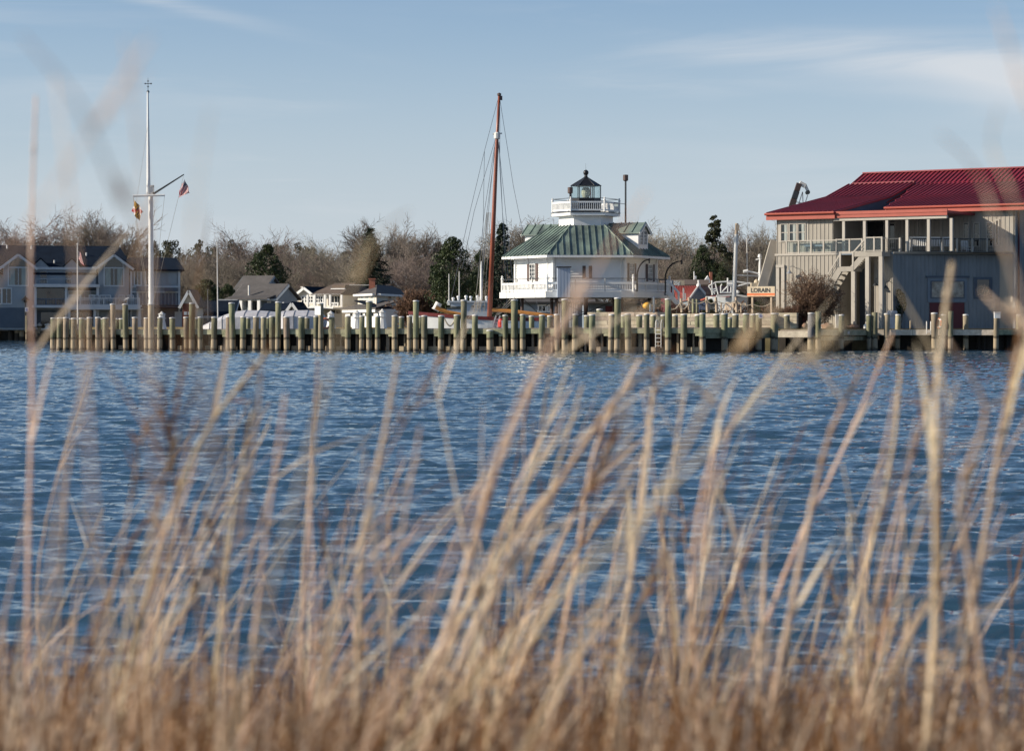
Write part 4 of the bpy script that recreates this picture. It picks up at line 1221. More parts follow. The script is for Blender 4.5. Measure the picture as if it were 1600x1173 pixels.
# --- porch furniture
def slat_bench(name, label, cat, p, wd, rz, mat, group=None, back=.62, slats=7, seat_z=.42):
    """a garden bench or chair: sloping slatted back, slatted seat, arms, four legs"""
    t = thing(name, label, cat, p, group)
    c, s = math.cos(rz), math.sin(rz)
    def T(x, y, z): return (p[0] + x * c - y * s, p[1] + x * s + y * c, p[2] + z)
    def bx(nm, x0, x1, y0, y1, z0, z1, dy=0.0):
        m = MB(); m.hexa([T(x0, y0, z0), T(x1, y0, z0), T(x1, y1, z0), T(x0, y1, z0), T(x0, y0 + dy, z1), T(x1, y0 + dy, z1), T(x1, y1 + dy, z1), T(x0, y1 + dy, z1)])
        m.build(nm, MAT[mat], t)
    h = wd / 2
    for i in range(4): bx('seat_slat', -h + .05, h - .05, -.25 + i * .13, -.14 + i * .13, seat_z, seat_z + .03)
    for i in range(slats):
        x = -h + .09 + (wd - .18) * i / (slats - 1)
        bx('back_slat', x - .035, x + .035, .25, .275, seat_z + .05, seat_z + back, .16)
    bx('top_rail', -h + .03, h - .03, .40, .435, seat_z + back - .03, seat_z + back + .06)
    for x in (-h, h - .06):
        bx('leg', x, x + .06, -.27, -.20, 0, .62); bx('leg', x, x + .06, .24, .31, 0, seat_z + back, .14)
        bx('arm', x - .02, x + .08, -.30, .34, .62, .655)
    return t
def pt(fr, px, d, z): 
    q = fr.p(fr.U(px, d), d, z); return q
slat_bench('porch_bench', 'longest white slatted bench on the upstairs porch, left of the others', 'bench', pt(BX, 1436, -.75, ZD), 1.35, R(-4), 'white', 'white seats on the upstairs porch', slats=10)
slat_bench('porch_bench', 'middle white slatted seat on the upstairs porch between two columns', 'bench', pt(BX, 1461, -.75, ZD), .85, R(-4), 'white', 'white seats on the upstairs porch', slats=7)
slat_bench('porch_chair', 'white slatted chair against the right column of the upstairs porch', 'chair', pt(BX, 1479, -.75, ZD), .62, R(-8), 'white', 'white seats on the upstairs porch', slats=5)
slat_bench('porch_chair', 'low white chair on the porch left of the glazed doors', 'chair', pt(BX, 1512, -.7, ZD - .25), .6, R(25), 'white', 'white seats on the upstairs porch', slats=5)
t = thing('porch_table', 'round table on a pedestal behind the left porch railing', 'table', pt(MF, 1318, 3.4, ZD))
q = WORLD[t.name]
mb = MB(); mb.lathe(q, [(.28, 0), (.28, .04), (.06, .07), (.06, .70)], 12); mb.build('pedestal', MAT['white'], t)
mb = MB(); mb.lathe(q, [(.55, .70), (.55, .74)], 16); mb.build('table_top', MAT['pavtrim'], t)
q = pt(MF, 1278, 4.3, ZD)
mb = MB(); mb.fbox(MF, MF.U(1258, 4.28), MF.U(1288, 4.28), 4.16, 4.40, ZD + .48, ZD + .60)
t = single(mb, 'ledge_tray', MAT['bluegrey'], 'long grey-blue tray or table top behind the left balcony railing', 'table', MF.p(MF.U(1273, 4.28), 4.28, ZD + .5))
mb = MB(); mb.fbox(MF, MF.U(1272, 4.28), MF.U(1274, 4.28), 4.25, 4.31, ZD, ZD + .48); mb.build('leg', MAT['bluegrey'], t)
# wooden dredge boom showing above the roof
t = thing('dredge_boom', 'weathered wooden boom of a dredge sticking up behind the red roof', 'boom', P(1240, 400, 204))
a, b = P(1237, 323, 204), P(1249, 286, 204)
mb = MB(); mb.beam(P(1228, 400, 204), a, .55, .5, (0, -1, 0)); mb.build('lower_boom', MAT['dirty_white'], t)
for i in range(3):
    p0 = a.lerp(b, i / 3); p1 = a.lerp(b, (i + .94) / 3)
    mb = MB(); mb.beam(p0, p1, .50 - .03 * i, .5, (0, -1, 0)); mb.build('plank_section', MAT['shutter'] if i != 1 else MAT['darkmetal'], t)
mb = MB(); mb.beam(b, b + Vector((.5, 0, -.25)), .35, .45, (0, -1, 0)); mb.beam(b + Vector((.45, 0, -.1)), b + Vector((.75, 0, -.75)), .22, .3, (0, -1, 0)); mb.build('sheave_head', MAT['dirty_white'], t)
mb = MB(); mb.cyl(b + Vector((.70, -.3, -.8)), b + Vector((.70, .3, -.8)), .18, n=10); mb.build('sheave', MAT['darkmetal'], t)
for q0, q1 in (((1247, 322), (1254, 300)), ((1254, 300), (1255, 322)), ((1245, 316), (1258, 318)), ((1258, 318), (1262, 305))):
    mb = MB(); mb.beam(P(*q0, 204), P(*q1, 204), .07, .07, (0, 1, 0)); mb.build('strut', MAT['dirty_white'], t)
# ================================================================== FLAGPOLE
FY = 167.0
t = thing('flagpole', 'tall white nautical flagpole with a yardarm and gaff behind the left part of the dock', 'flagpole', P(236, 512, FY))
def fp(px, py): return P(px, py, FY)
mb = MB(); mb.cyl(Vector((X(236.5, FY), FY, 0.2)), fp(235.5, 292), .20, .15, 14); mb.build('lower_mast', MAT['white'], t, smooth=False)
mb = MB(); mb.cyl(fp(232.5, 303) + Vector((0, -.1, 0)), fp(231.3, 144) + Vector((0, -.1, 0)), .14, .06, 12); mb.build('topmast', MAT['white'], t)
mb = MB()
c = fp(236, 291); mb.box(c.x - .26, c.x + .24, FY - .22, FY - .17, c.z - .06, c.z + .06)
c2 = fp(236, 302); mb.box(c2.x - .26, c2.x + .24, FY - .22, FY - .17, c2.z - .06, c2.z + .06)
mb.box(c.x + .14, c.x + .24, FY - .22, FY - .17, c2.z, c.z); mb.build('doubling_bracket', MAT['dirty_white'], t)
mb = MB(); mb.cyl(fp(209, 306.5) + Vector((0, -.3, 0)), fp(258.5, 305.5) + Vector((0, -.3, 0)), .085, .075, 10); mb.build('yardarm', MAT['white'], t)
mb = MB(); mb.cyl(fp(240, 303.5) + Vector((0, -.2, 0)), fp(288, 273) + Vector((0, -.2, 0)), .075, .04, 8); mb.build('gaff', MAT['darkmetal'], t)
mb = MB(); mb.cyl(fp(231.3, 145), fp(231.2, 122), .022, .012, 6); v = mb.build('finial_rod', MAT['darkmetal'], t)
mb = MB(); mb.cyl(fp(227, 131), fp(236, 131), .02, n=6); mb.cyl(fp(231.2, 131) + Vector((0, -.2, 0)), fp(231.2, 131) + Vector((0, .2, 0)), .02, n=6)
for q in ((227, 131), (236, 131), (231.3, 127), (231.3, 135.5)):
    c = fp(*q); mb.lathe((c.x, c.y, c.z - .06), [(.0, 0), (.06, .04), (.06, .08), (.0, .12)], 6)
mb.lathe((fp(231.3, 145).x, FY, fp(231, 146).z), [(.05, 0), (.10, .06), (.10, .14), (.03, .2)], 8)
mb.build('compass_finial', MAT['darkmetal'], v)
for (a, b, r) in (((209, 308), (233.5, 468), .018), ((258, 307), (240, 480), .012), ((287.5, 276), (239, 478), .012), ((231.5, 200), (212, 330), .009), ((213, 345), (232, 476), .016)):
    mb = MB(); mb.tube([fp(*a) + Vector((0, -.3, 0)), fp(*b) + Vector((0, -.3, 0))], r, 4); mb.build('halyard', MAT['rope'], t)

# ---- flags
def flag_mat(kind):
    m = bpy.data.materials.new(kind + '_cloth'); m.use_nodes = True
    tr = m.node_tree; N = tr.nodes; K = tr.links.new
    b = N['Principled BSDF']; b.inputs['Roughness'].default_value = .8
    uv = N.new('ShaderNodeUVMap'); s = N.new('ShaderNodeSeparateXYZ'); K(uv.outputs[0], s.inputs[0])
    def math_(op, a, b_=None, c=None):
        n = N.new('ShaderNodeMath'); n.operation = op
        for i, x in enumerate((a, b_, c)):
            if x is None: continue
            if isinstance(x, (int, float)): n.inputs[i].default_value = x
            else: K(x, n.inputs[i])
        return n.outputs[0]
    def mixc(f, c1, c2):
        n = N.new('ShaderNodeMixRGB'); K(f, n.inputs['Fac'])
        for nm, c in (('Color1', c1), ('Color2', c2)):
            if isinstance(c, tuple): n.inputs[nm].default_value = (*c, 1)
            else: K(c, n.inputs[nm])
        return n.outputs[0]
    u, v = s.outputs['X'], s.outputs['Y']
    if kind == 'us':
        st = math_('LESS_THAN', math_('FRACT', math_('MULTIPLY', v, 6.5)), .5)
        col = mixc(st, (.8, .78, .76), (.50, .025, .045))
        can = math_('MULTIPLY', math_('LESS_THAN', u, .42), math_('GREATER_THAN', v, .4615))
        du = math_('SUBTRACT', math_('FRACT', math_('MULTIPLY', u, 14.0)), .5); dv = math_('SUBTRACT', math_('FRACT', math_('MULTIPLY', v, 11.0)), .5)
        star = math_('LESS_THAN', math_('ADD', math_('MULTIPLY', du, du), math_('MULTIPLY', dv, dv)), .06)
        col = mixc(can, col, mixc(star, (.02, .03, .10), (.6, .6, .6)))
    else:
        q = math_('FRACT', math_('MULTIPLY', u, 2.0)); r_ = math_('FRACT', math_('MULTIPLY', v, 2.0))
        # paly of six with a counterchanged diagonal band
        pal = math_('GREATER_THAN', math_('FRACT', math_('MULTIPLY', q, 3.0)), .5)
        dg = math_('LESS_THAN', math_('ABSOLUTE', math_('SUBTRACT', q, r_)), .22)
        x = math_('ABSOLUTE', math_('SUBTRACT', pal, dg))
        gold = mixc(x, (.80, .46, .02), (.02, .02, .02))
        # quartered red and white with a counterchanged cross
        a = math_('GREATER_THAN', q, .5); b2 = math_('GREATER_THAN', r_, .5)
        qq = math_('ABSOLUTE', math_('SUBTRACT', a, b2))
        du = math_('ABSOLUTE', math_('SUBTRACT', q, .5)); dv = math_('ABSOLUTE', math_('SUBTRACT', r_, .5))
        cr = math_('MULTIPLY', math_('LESS_THAN', math_('MINIMUM', du, dv), .10), math_('LESS_THAN', math_('MAXIMUM', du, dv), .40))
        red = mixc(math_('ABSOLUTE', math_('SUBTRACT', qq, cr)), (.55, .03, .04), (.8, .78, .76))
        sel = math_('ABSOLUTE', math_('SUBTRACT', math_('GREATER_THAN', u, .5), math_('GREATER_THAN', v, .5)))
        col = mixc(sel, red, gold)
    K(col, b.inputs['Base Color'])
    tl = N.new('ShaderNodeBsdfTranslucent'); K(col, tl.inputs['Color']); ms = N.new('ShaderNodeMixShader'); ms.inputs[0].default_value = .45
    K(b.outputs[0], ms.inputs[1]); K(tl.outputs[0], ms.inputs[2]); K(ms.outputs[0], N['Material Output'].inputs['Surface'])
    return m
def flag(name, label, pts, kind, Yc, amp=.14):
    """pts: photo pixels of hoist top, fly top, fly bottom, hoist bottom"""
    a, b, c, d = [P(px, py, Yc) for px, py in pts]
    nu, nv_ = 18, 12
    vs = []; uvs = []
    for j in range(nv_ + 1):
        v = j / nv_
        for i in range(nu + 1):
            u = i / nu
            p = a.lerp(b, u).lerp(d.lerp(c, u), 1 - v)
            p = p + Vector((0.03 * math.sin(u * 9 + v * 3), amp * math.sin(u * 8.5 + v * 4.0) * (.25 + u) - .55 * u, 0.03 * math.sin(u * 6)))
            vs.append(p); uvs.append((u, v))
    fs = [(j * (nu + 1) + i, j * (nu + 1) + i + 1, (j + 1) * (nu + 1) + i + 1, (j + 1) * (nu + 1) + i) for j in range(nv_) for i in range(nu)]
    m = MB(); m.add(vs, fs)
    o = single(m, name, FLAG[kind], label, 'flag', a, None, smooth=True)
    uvl = o.data.uv_layers.new(name='UVMap')
    for lp in o.data.loops: uvl.data[lp.index].uv = uvs[lp.vertex_index]
    sm = o.modifiers.new('cloth', 'SOLIDIFY'); sm.thickness = .012
    return o
FLAG = {'us': flag_mat('us'), 'md': flag_mat('md')}
flag('national_flag', 'striped red, white and blue flag hanging from the gaff of the white flagpole', [(288.5, 280), (298.5, 302), (280.5, 309), (284, 288)], 'us', FY - .2)
flag('state_flag', 'gold, black, red and white quartered flag hanging from the left end of the yardarm', [(210.5, 313), (226, 331), (219, 345), (205.5, 330)], 'md', FY - .3)

# ================================================================== SKIPJACK with the red mast
SY = 167.5
t = thing('skipjack', 'white wooden sailing boat with a varnished red mast and orange boom behind the dock', 'boat', Vector((X(745, SY), SY, 0)))
def sp(px, py, dy=0): return P(px, py, SY + dy)
# hull: sections from bow (left) to stern (right)
x0, x1 = X(664, SY), X(842, SY)
nS = 16; vs = []; fs = []
for i in range(nS + 1):
    s = i / nS; x = x0 + (x1 - x0) * s
    bw = 1.75 * (math.sin(math.pi * min(1, .06 + s * .80)) ** .75) if s < 1 else 1.2
    sh = 1.95 + 0.55 * (1 - s) ** 2 + .10 * s
    k = [(0, -.55), (bw * .75, -.10), (bw, .55), (bw * 1.06, sh)]
    for y, z in [(-a, b) for a, b in k[::-1]] + k[1:]: vs.append((x - (.9 * (z / 2) * (1 - s) ** 3), SY + y, z))
for i in range(nS):
    for j in range(6): fs.append((i * 7 + j, (i + 1) * 7 + j, (i + 1) * 7 + j + 1, i * 7 + j + 1))
fs.append(tuple(range(7))); fs.append(tuple(nS * 7 + j for j in range(6, -1, -1)))
for i in range(nS): fs.append((i * 7, i * 7 + 6, (i + 1) * 7 + 6, (i + 1) * 7))
mb = MB(); mb.add(vs, fs); mb.build('hull', MAT['white'], t)
for side in (0, 6):
    mb = MB()
    for i in range(nS):
        a = Vector(vs[i * 7 + side]); b = Vector(vs[(i + 1) * 7 + side]); mb.beam(a + Vector((0, 0, .04)), b + Vector((0, 0, .04)), .10, .24)
    mb.build('rub_rail', MAT['oxblood'], t)
m0, m1 = sp(764, 500), sp(780, 149)
mb = MB(); mb.tube([sp(764, 515), m0.lerp(m1, .5), sp(776.7, 215), m1], .185, 12, .085); mb.build('mast', MAT['mast'], t, smooth=True)
mb = MB(); c = sp(776.7, 212); mb.lathe((c.x, c.y, c.z - .25), [(.15, 0), (.22, .06), (.22, .4), (.14, .48)], 10); mb.tube([c + Vector((-.3, 0, .1)), c + Vector((.35, 0, .15))], .05, 6); mb.build('hounds_fitting', MAT['dirty_white'], t)
mb = MB(); c = sp(780, 149); mb.lathe((c.x, c.y, c.z - .05), [(.11, 0), (.14, .05), (.14, .16), (.03, .22)], 8); mb.box(c.x + .05, c.x + .22, c.y - .06, c.y + .06, c.z - .35, c.z - .05); mb.build('masthead_block', MAT['shutter'], t)
mb = MB(); mb.tube([sp(764, 483.5), sp(800, 486), sp(842, 491), sp(868, 494.5)], .13, 8, .11); mb.build('boom', MAT['boom'], t)
mb = MB(); mb.tube([sp(681, 480, -1.9), sp(689, 484, -1.9), sp(701, 488, -1.9), sp(722, 491.5, -1.9)], .15, 8, .12); mb.build('bowsprit', MAT['boom'], t)
mb = MB(); mb.lathe(sp(752, 470), [(.05, 0), (.09, .1), (.10, 1.2), (.06, 2.4), (.03, 2.75)], 8); mb.build('furled_sail', MAT['white'], t)
RIG = [((779, 152), (757, 236)), ((757, 236), (731, 345)), ((731, 345), (704, 470)), ((775, 214), (741, 330)), ((741, 330), (722, 420)), ((775, 214), (757, 330)), ((757, 330), (741, 488)), ((776, 216), (761, 330)), ((761, 330), (749, 488)),
       ((757, 237), (754, 400)), ((781, 152), (781, 240)), ((778, 214), (790, 330)), ((790, 330), (806, 488)), ((778, 214), (785, 330)), ((785, 330), (799, 488)), ((781, 155), (802, 290)), ((802, 290), (842, 489)),
       ((777, 218), (771, 400)), ((773, 230), (748, 486)), ((780, 222), (792, 480)), ((850, 330), (926, 494))]
for a, b in RIG[:-1]:
    mb = MB(); mb.tube([sp(*a), sp(*b)], .020, 4); mb.build('rigging_line', MAT['wire'], t)
for px in (740, 745, 750, 756): 
    mb = MB(); mb.tube([sp(px, 488), sp(px + (773 - px) * .62, 332)], .024, 4); mb.build('shroud', MAT['rope'], t)
for k in range(3):
    a = sp(775 + 2 * k, 492); b = sp(798 + 5 * k, 466); mb = MB(); mb.tube([a, b], .03, 4); mb.build('boom_crutch_line', MAT['rope'], t)
# A-frame ladder on deck, winch drum, rope coils
for s in (-1, 1):
    mb = MB(); mb.beam(sp(769 if s < 0 else 777, 512, -2.0), sp(775 if s < 0 else 781, 493, -2.0), .10, .12, (0, 1, 0)); mb.build('ladder_rail', MAT['dirty_white'], t)
for k in range(3):
    mb = MB(); mb.beam(sp(770 + k * 2, 509 - 5 * k, -2.0), sp(777 + k * 1.4, 509 - 5 * k, -2.0), .05, .08); mb.build('ladder_step', MAT['dirty_white'], t)
mb = MB(); c = sp(683, 478.5, -.5); d = Vector((.14, 0, .27)); mb.cyl(c - d * .9, c + d * .9, .235, n=12); mb.cyl(c - d * .95, c - d * .8, .27, n=12); mb.build('winch_drum', MAT['dirty_white'], t)
mb = MB(); pts = [sp(694 + 18 * (i / 12), 497 + 12 * math.sin(math.pi * i / 12), -2.1) for i in range(13)]; mb.tube(pts, .055, 6); mb.build('hanging_rope', MAT['rope'], t)
m = MB(); c = sp(783, 505, -2.2); m.lathe((c.x, c.y, c.z - .3), [(.05, 0), (.2, .05), (.22, .4), (.15, .55), (.05, .62)], 10); single(m, 'fuel_can', MAT['red'], 'red fuel can on the dock right of the red mast', 'can', (c.x, c.y, c.z - .3))
m = MB(); c = sp(795, 508, -2.2); m.box(c.x - .5, c.x + .5, c.y - .3, c.y + .3, c.z - .3, c.z + .25); m.box(c.x - .53, c.x + .53, c.y - .33, c.y + .33, c.z + .251, c.z + .31); single(m, 'dock_box', MAT['white'], 'low white dock box between two pilings right of the red fuel can', 'box', (c.x, c.y, c.z - .3))

# ================================================================== WORKBOAT behind it
WY = 176.0
def wp(px, py): return P(px, py, WY)
t = thing('workboat', 'pale grey workboat with a low cabin and two thin antennas beyond the red mast', 'boat', Vector((X(730, WY), WY, 0)))
vs = []; fs = []; nS = 12
x0, x1 = X(676, WY), X(800, WY)
for i in range(nS + 1):
    s = i / nS; x = x0 + (x1 - x0) * s; bw = 1.5 * min(1, (.08 + s * 2.4)) ** .6; sh = 1.7 + .5 * (1 - s) ** 2
    for y, z in ((-bw, sh), (-bw * .85, .2), (0, -.5), (bw * .85, .2), (bw, sh)): vs.append((x, WY + y, z))
for i in range(nS):
    for j in range(4): fs.append((i * 5 + j, (i + 1) * 5 + j, (i + 1) * 5 + j + 1, i * 5 + j + 1))
    fs.append((i * 5, i * 5 + 4, (i + 1) * 5 + 4, (i + 1) * 5))
fs += [tuple(range(5)), tuple(nS * 5 + j for j in range(4, -1, -1))]
mb = MB(); mb.add(vs, fs); mb.build('hull', MAT['white'], t)
CF = Frame((X(703, WY - 1.1), WY - 1.1), (X(765, WY - 1.1), WY - 1.1))
mb = MB(); mb.fbox(CF, CF.U(722), CF.U(765), -2.0, 0, 1.6, CF.Z(740, 473)); mb.build('cabin', MAT['workgrey'], t)
mb = MB(); mb.fbox(CF, CF.U(698), CF.U(722), -2.0, -.02, 1.6, CF.Z(710, 481)); mb.build('trunk_cabin', MAT['workgrey'], t)
mb = MB(); mb.fbox(CF, CF.U(698), CF.U(721.5), -2.02, .02, CF.Z(710, 483), CF.Z(710, 481.2)); mb.build('cabin_stripe', MAT['darkmetal'], t)
mb = MB(); mb.fbox(CF, CF.U(700), CF.U(766), -2.2, .18, CF.Z(740, 472.8), CF.Z(740, 470)); mb.build('cabin_roof', MAT['workgrey'], t)
mb = MB(); mb.fbox(CF, CF.U(704), CF.U(723), -1.8, .05, CF.Z(710, 479), CF.Z(710, 473)); mb.build('wheelhouse', MAT['workgrey'], t)
for px in (739, 748, 756): window(t, CF, CF.U(px - 2.2), CF.U(px + 2.2), CF.Z(px, 481), CF.Z(px, 477), 2, 1, .0, 'dirty_white', 'glass', fw=.035, mw=.03)
for px, h in ((708, 467), (716, 464.5), (728, 464), (735.5, 465), (746, 464), (749, 466), (760, 465)):
    m = MB(); m.cyl(wp(px, 471), wp(px, h + 1), .085, .075, 8); m.lathe(wp(px, h + 1), [(.075, 0), (.13, .05), (.10, .14), (.02, .17)], 8); m.build('roof_vent', MAT['white'], t)
mb = MB(); mb.cyl(wp(699, 473), wp(703, 473), .18, n=10); mb.build('searchlight', MAT['white'], t)
for px, h in ((701.5, 428), (717.5, 424)): m = MB(); m.cyl(wp(px, 473), wp(px, h), .045, .03, 6); m.build('antenna', MAT['dirty_white'], t)

# ================================================================== SHRINK-WRAPPED BOATS
def wrapped(name, label, y, prof, half, label_seed=0):
    """prof: list of (px, ridge py, shoulder py); the wrap is a pitched tent over the boat"""
    m = MB(); vs = []; n = len(prof)
    rd = random.Random(label_seed)
    for px, pr, ps, hw in prof:
        x = X(px, y); zr = Z(pr, y); zs = Z(ps, y)
        for yy, z in ((-hw, LAND - .35), (-hw * 1.04, zs), (-hw * .5, zs + (zr - zs) * .62 + rd.uniform(-.04, .04)), (0, zr), (hw * .5, zs + (zr - zs) * .6), (hw * 1.04, zs), (hw, LAND - .35)):
            vs.append((x + rd.uniform(-.03, .03), y + yy, z))
    fs = [(i * 7 + j, (i + 1) * 7 + j, (i + 1) * 7 + j + 1, i * 7 + j + 1) for i in range(n - 1) for j in range(6)]
    fs += [tuple(range(7)), tuple((n - 1) * 7 + j for j in range(6, -1, -1))]
    m.add(vs, fs)
    t = thing(name, label, 'boat', Vector((X(prof[n // 2][0], y), y, 0)))
    m.build('shrink_wrap', MAT['wrap'], t)
    h = MB(); xs = [X(p[0], y) for p in prof]
    h.hexa([(xs[0] + .8, y - half * .5, -.4), (xs[-1] - .4, y - half * .5, -.4), (xs[-1] - .4, y + half * .5, -.4), (xs[0] + .8, y + half * .5, -.4), (xs[0] + .2, y - half * .93, LAND - .3), (xs[-1], y - half * .93, LAND - .3), (xs[-1], y + half * .93, LAND - .3), (xs[0] + .2, y + half * .93, LAND - .3)])
    h.build('hull', MAT['white'], t)
    for i in range(1, n - 1):
        b = MB(); 
        for j in range(5): b.beam(Vector(vs[i * 7 + j]) + Vector((0, -.015, .015)), Vector(vs[i * 7 + j + 1]) + Vector((0, -.015, .015)), .035, .02)
        b.build('strap', MAT['wire'], t)
    return t
wrapped('wrapped_boat', 'longer boat under white shrink wrap, its bow sloping down to the left', 178.5, [(316, 509, 511, .4), (330, 502, 506, 1.1), (350, 492.5, 499, 1.5), (368, 486.5, 496, 1.7), (385, 484.5, 495, 1.8), (405, 485, 495, 1.8), (420, 486, 495.5, 1.8), (441, 488.5, 497, 1.75)], 1.7, 1)
wrapped('wrapped_boat', 'shorter rounded boat under white shrink wrap, right of the longer one', 177.5, [(440, 486, 496, 1.5), (446, 485.5, 495, 1.8), (462, 485, 494, 1.85), (482, 484.5, 494, 1.85), (495, 485.5, 494.5, 1.8), (504, 489, 497, 1.6), (510, 497, 502, 1.25), (514, 508, 510, .9)], 1.6, 2)

# ================================================================== small things on the dock
def pedestal(px, py_top, y, label, k=1.0):
    p = Vector((X(px, y), y, deckz(px) + .05)); h = Z(py_top, y) - p.z
    t = thing('power_pedestal', label, 'power pedestal', p, 'lighthouse-shaped dock power pedestals')
    mb = MB(); mb.lathe(p, [(.34, 0), (.33, .04), (.20, h * .56), (.20, h * .60)], 8, R(22)); mb.build('tower', MAT['white'], t)
    mb = MB(); mb.lathe(p, [(.30, h * .60), (.30, h * .64), (.20, h * .65), (.22, h * .70), (.22, h * .84)], 8, R(22)); mb.build('lamp_room', MAT['white'], t)
    mb = MB(); mb.lathe(p, [(.30, h * .84), (.10, h * .95), (.06, h), (.01, h * 1.02)], 8, R(22)); mb.build('roof', MAT['dirty_white'], t)
    return t
pedestal(253, 487, 164.8, 'white lighthouse-shaped power pedestal on the dock right of the flagpole')
pedestal(557.5, 485, 160.6, 'white lighthouse-shaped power pedestal on the dock before the white porch wall')
pedestal(597.5, 483, 160.3, 'white lighthouse-shaped power pedestal beneath the shaded side of the cream house')
pedestal(517, 486, 161.3, 'white lighthouse-shaped power pedestal behind the piling with the life ring')
def ring_buoy(p, r, label, mat='orange', ax=(0, 1, 0)):
    t = thing('life_ring', label, 'life ring', p)
    q = Vector(ax).normalized().to_track_quat('Z', 'Y')
    pts = [Vector(p) + q @ Vector((r * math.cos(2 * math.pi * i / 20), r * math.sin(2 * math.pi * i / 20), 0)) for i in range(21)]
    mb = MB(); mb.tube(pts, .075, 8); mb.build('ring', MAT[mat], t, smooth=True)
    for k in range(4):
        a = 2 * math.pi * (k + .5) / 4
        pp = [Vector(p) + q @ Vector((r * math.cos(a + e), r * math.sin(a + e), 0)) for e in (-.16, 0, .16)]
        m = MB(); m.tube(pp, .082, 8); m.build('band', MAT['white'], t)
    m = MB(); m.tube([x + q @ Vector((0, 0, .1)) for x in pts[::2]], .018, 5); m.build('grab_line', MAT['rope'], t)
    return t
p = DK.p(DK.U(508.5, -.5), -.5, 0); ring_buoy((p.x, p.y, Z(505.5, p.y)), .32, 'orange life ring hanging on the dock piling before the wrapped boats', ax=(.2, -1, .1))
p = BF[2].p(BF[2].U(1466, .45), .45, 0); ring_buoy((p.x, p.y, Z(505, p.y)), .30, 'orange life ring on the thick piling before the maroon door', ax=(-1, -.6, .1))
# notice board on the tall piling
p = DK.p(DK.U(499, .57), .57, 0)
nf = Frame((p.x - .30, p.y + .22), (p.x + .10, p.y - .06)); m = MB(); m.fbox(nf, 0, nf.len, 0, .03, Z(492, p.y), Z(478, p.y)); single(m, 'notice_board', MAT['white'], 'blank white board fixed to a tall piling before the cream houses', 'sign', (p.x, p.y, Z(485, p.y)))
# ladder
def ladder(px0, px1, py_t, py_b, fr, d, label, hoop=True, rungs=5):
    a = fr.p(fr.U(px0, d), d, 0); b = fr.p(fr.U(px1, d), d, 0); zt, zb_ = Z(py_t, a.y), Z(py_b, a.y)
    t = thing('dock_ladder', label, 'ladder', Vector((a.x, a.y, zb_)))
    for q in (a, b):
        back = Vector((-fr.n.x, -fr.n.y, 0)) * .55
        pts = [Vector((q.x, q.y, zb_)), Vector((q.x, q.y, zt - .25))] + [Vector((q.x, q.y, zt - .25)) + back * (.5 - .5 * math.cos(x)) + Vector((0, 0, .25 * math.sin(x))) for x in (.5, 1.0, 1.57, 2.1, 2.6, 3.1)] + [Vector((q.x, q.y, zt - .7)) + back]
        m = MB(); m.tube(pts, .035, 6); m.build('side_rail', MAT['dirty_white'], t)
    for i in range(rungs):
        z = zb_ + .12 + (zt - .75 - zb_) * i / max(1, rungs - 1)
        m = MB(); m.beam((a.x, a.y, z), (b.x, b.y, z), .08, .05); m.build('rung', MAT['dirty_white'], t)
ladder(1024.5, 1033, 500, 543, DK, .22, 'white metal ladder hanging from the dock below the lighthouse stairs')
ladder(1448, 1454.5, 502.5, 522, BF[2], .2, 'short white ladder hoops at the bulkhead left of the maroon door', rungs=2)
m = MB(); p = BF[2].p(BF[2].U(1422.5, -.4), -.4, 1.36); m.cyl(p, p + Vector((0, 0, .58)), .06, n=8); m.lathe(p + Vector((0, 0, .58)), [(.07, 0), (.02, .06)], 8); single(m, 'low_post', MAT['piletan'], 'short thin post on the bulkhead deck before the climbing vine', 'post', p)
# utility box on the piling
p = BF[2].p(BF[2].U(1558, .62), .62, 0); m = MB(); m.box(p.x - .20, p.x + .20, p.y - .12, p.y + .05, Z(497, p.y), Z(488.5, p.y)); t = single(m, 'utility_box', MAT['white'], 'white utility box fixed to the piling in front of the shaded wall', 'utility box', (p.x, p.y, Z(493, p.y)))
m = MB(); m.box(p.x - .22, p.x + .22, p.y - .15, p.y + .06, Z(488.6, p.y), Z(487, p.y)); m.build('lid', MAT['cap'], t)
# gull on the second tall piling
p = DK.p(DK.U(197, .3), .3, 0); g = Vector((p.x, p.y, Z(472.0, p.y)))
t = thing('gull', 'small grey and white gull standing on a tall piling', 'bird', g)
mb = MB()
prof = [(-.20, .13, .015), (-.12, .15, .05), (0, .17, .085), (.09, .20, .08), (.14, .245, .05), (.165, .275, .045), (.20, .285, .035), (.225, .28, .012)]
vs = []; 
for x, z, r in prof:
    for k in range(8): a = k * math.pi / 4; vs.append((g.x + x, g.y + r * .8 * math.cos(a), g.z + z + r * math.sin(a)))
mb.add(vs, [(i * 8 + k, i * 8 + (k + 1) % 8, (i + 1) * 8 + (k + 1) % 8, (i + 1) * 8 + k) for i in range(7) for k in range(8)] + [tuple(range(8)), tuple(56 + k for k in range(8))]); mb.build('body', MAT['white'], t, smooth=True)
for s in (-1, 1):
    mb = MB(); mb.slab([(g.x + .10, g.y + s * .075, g.z + .21), (g.x - .05, g.y + s * .085, g.z + .22), (g.x - .27, g.y + s * .03, g.z + .14), (g.x - .05, g.y + s * .088, g.z + .13)], .015, (0, s, 0)); mb.build('wing', MAT['steel'], t)
    mb = MB(); mb.cyl((g.x + .01, g.y + s * .03, g.z), (g.x + .0, g.y + s * .03, g.z + .11), .008, n=5); mb.build('leg', MAT['yellow'], t)
mb = MB(); mb.cyl((g.x + .22, g.y, g.z + .28), (g.x + .275, g.y, g.z + .268), .013, .003, 6); mb.build('beak', MAT['yellow'], t)

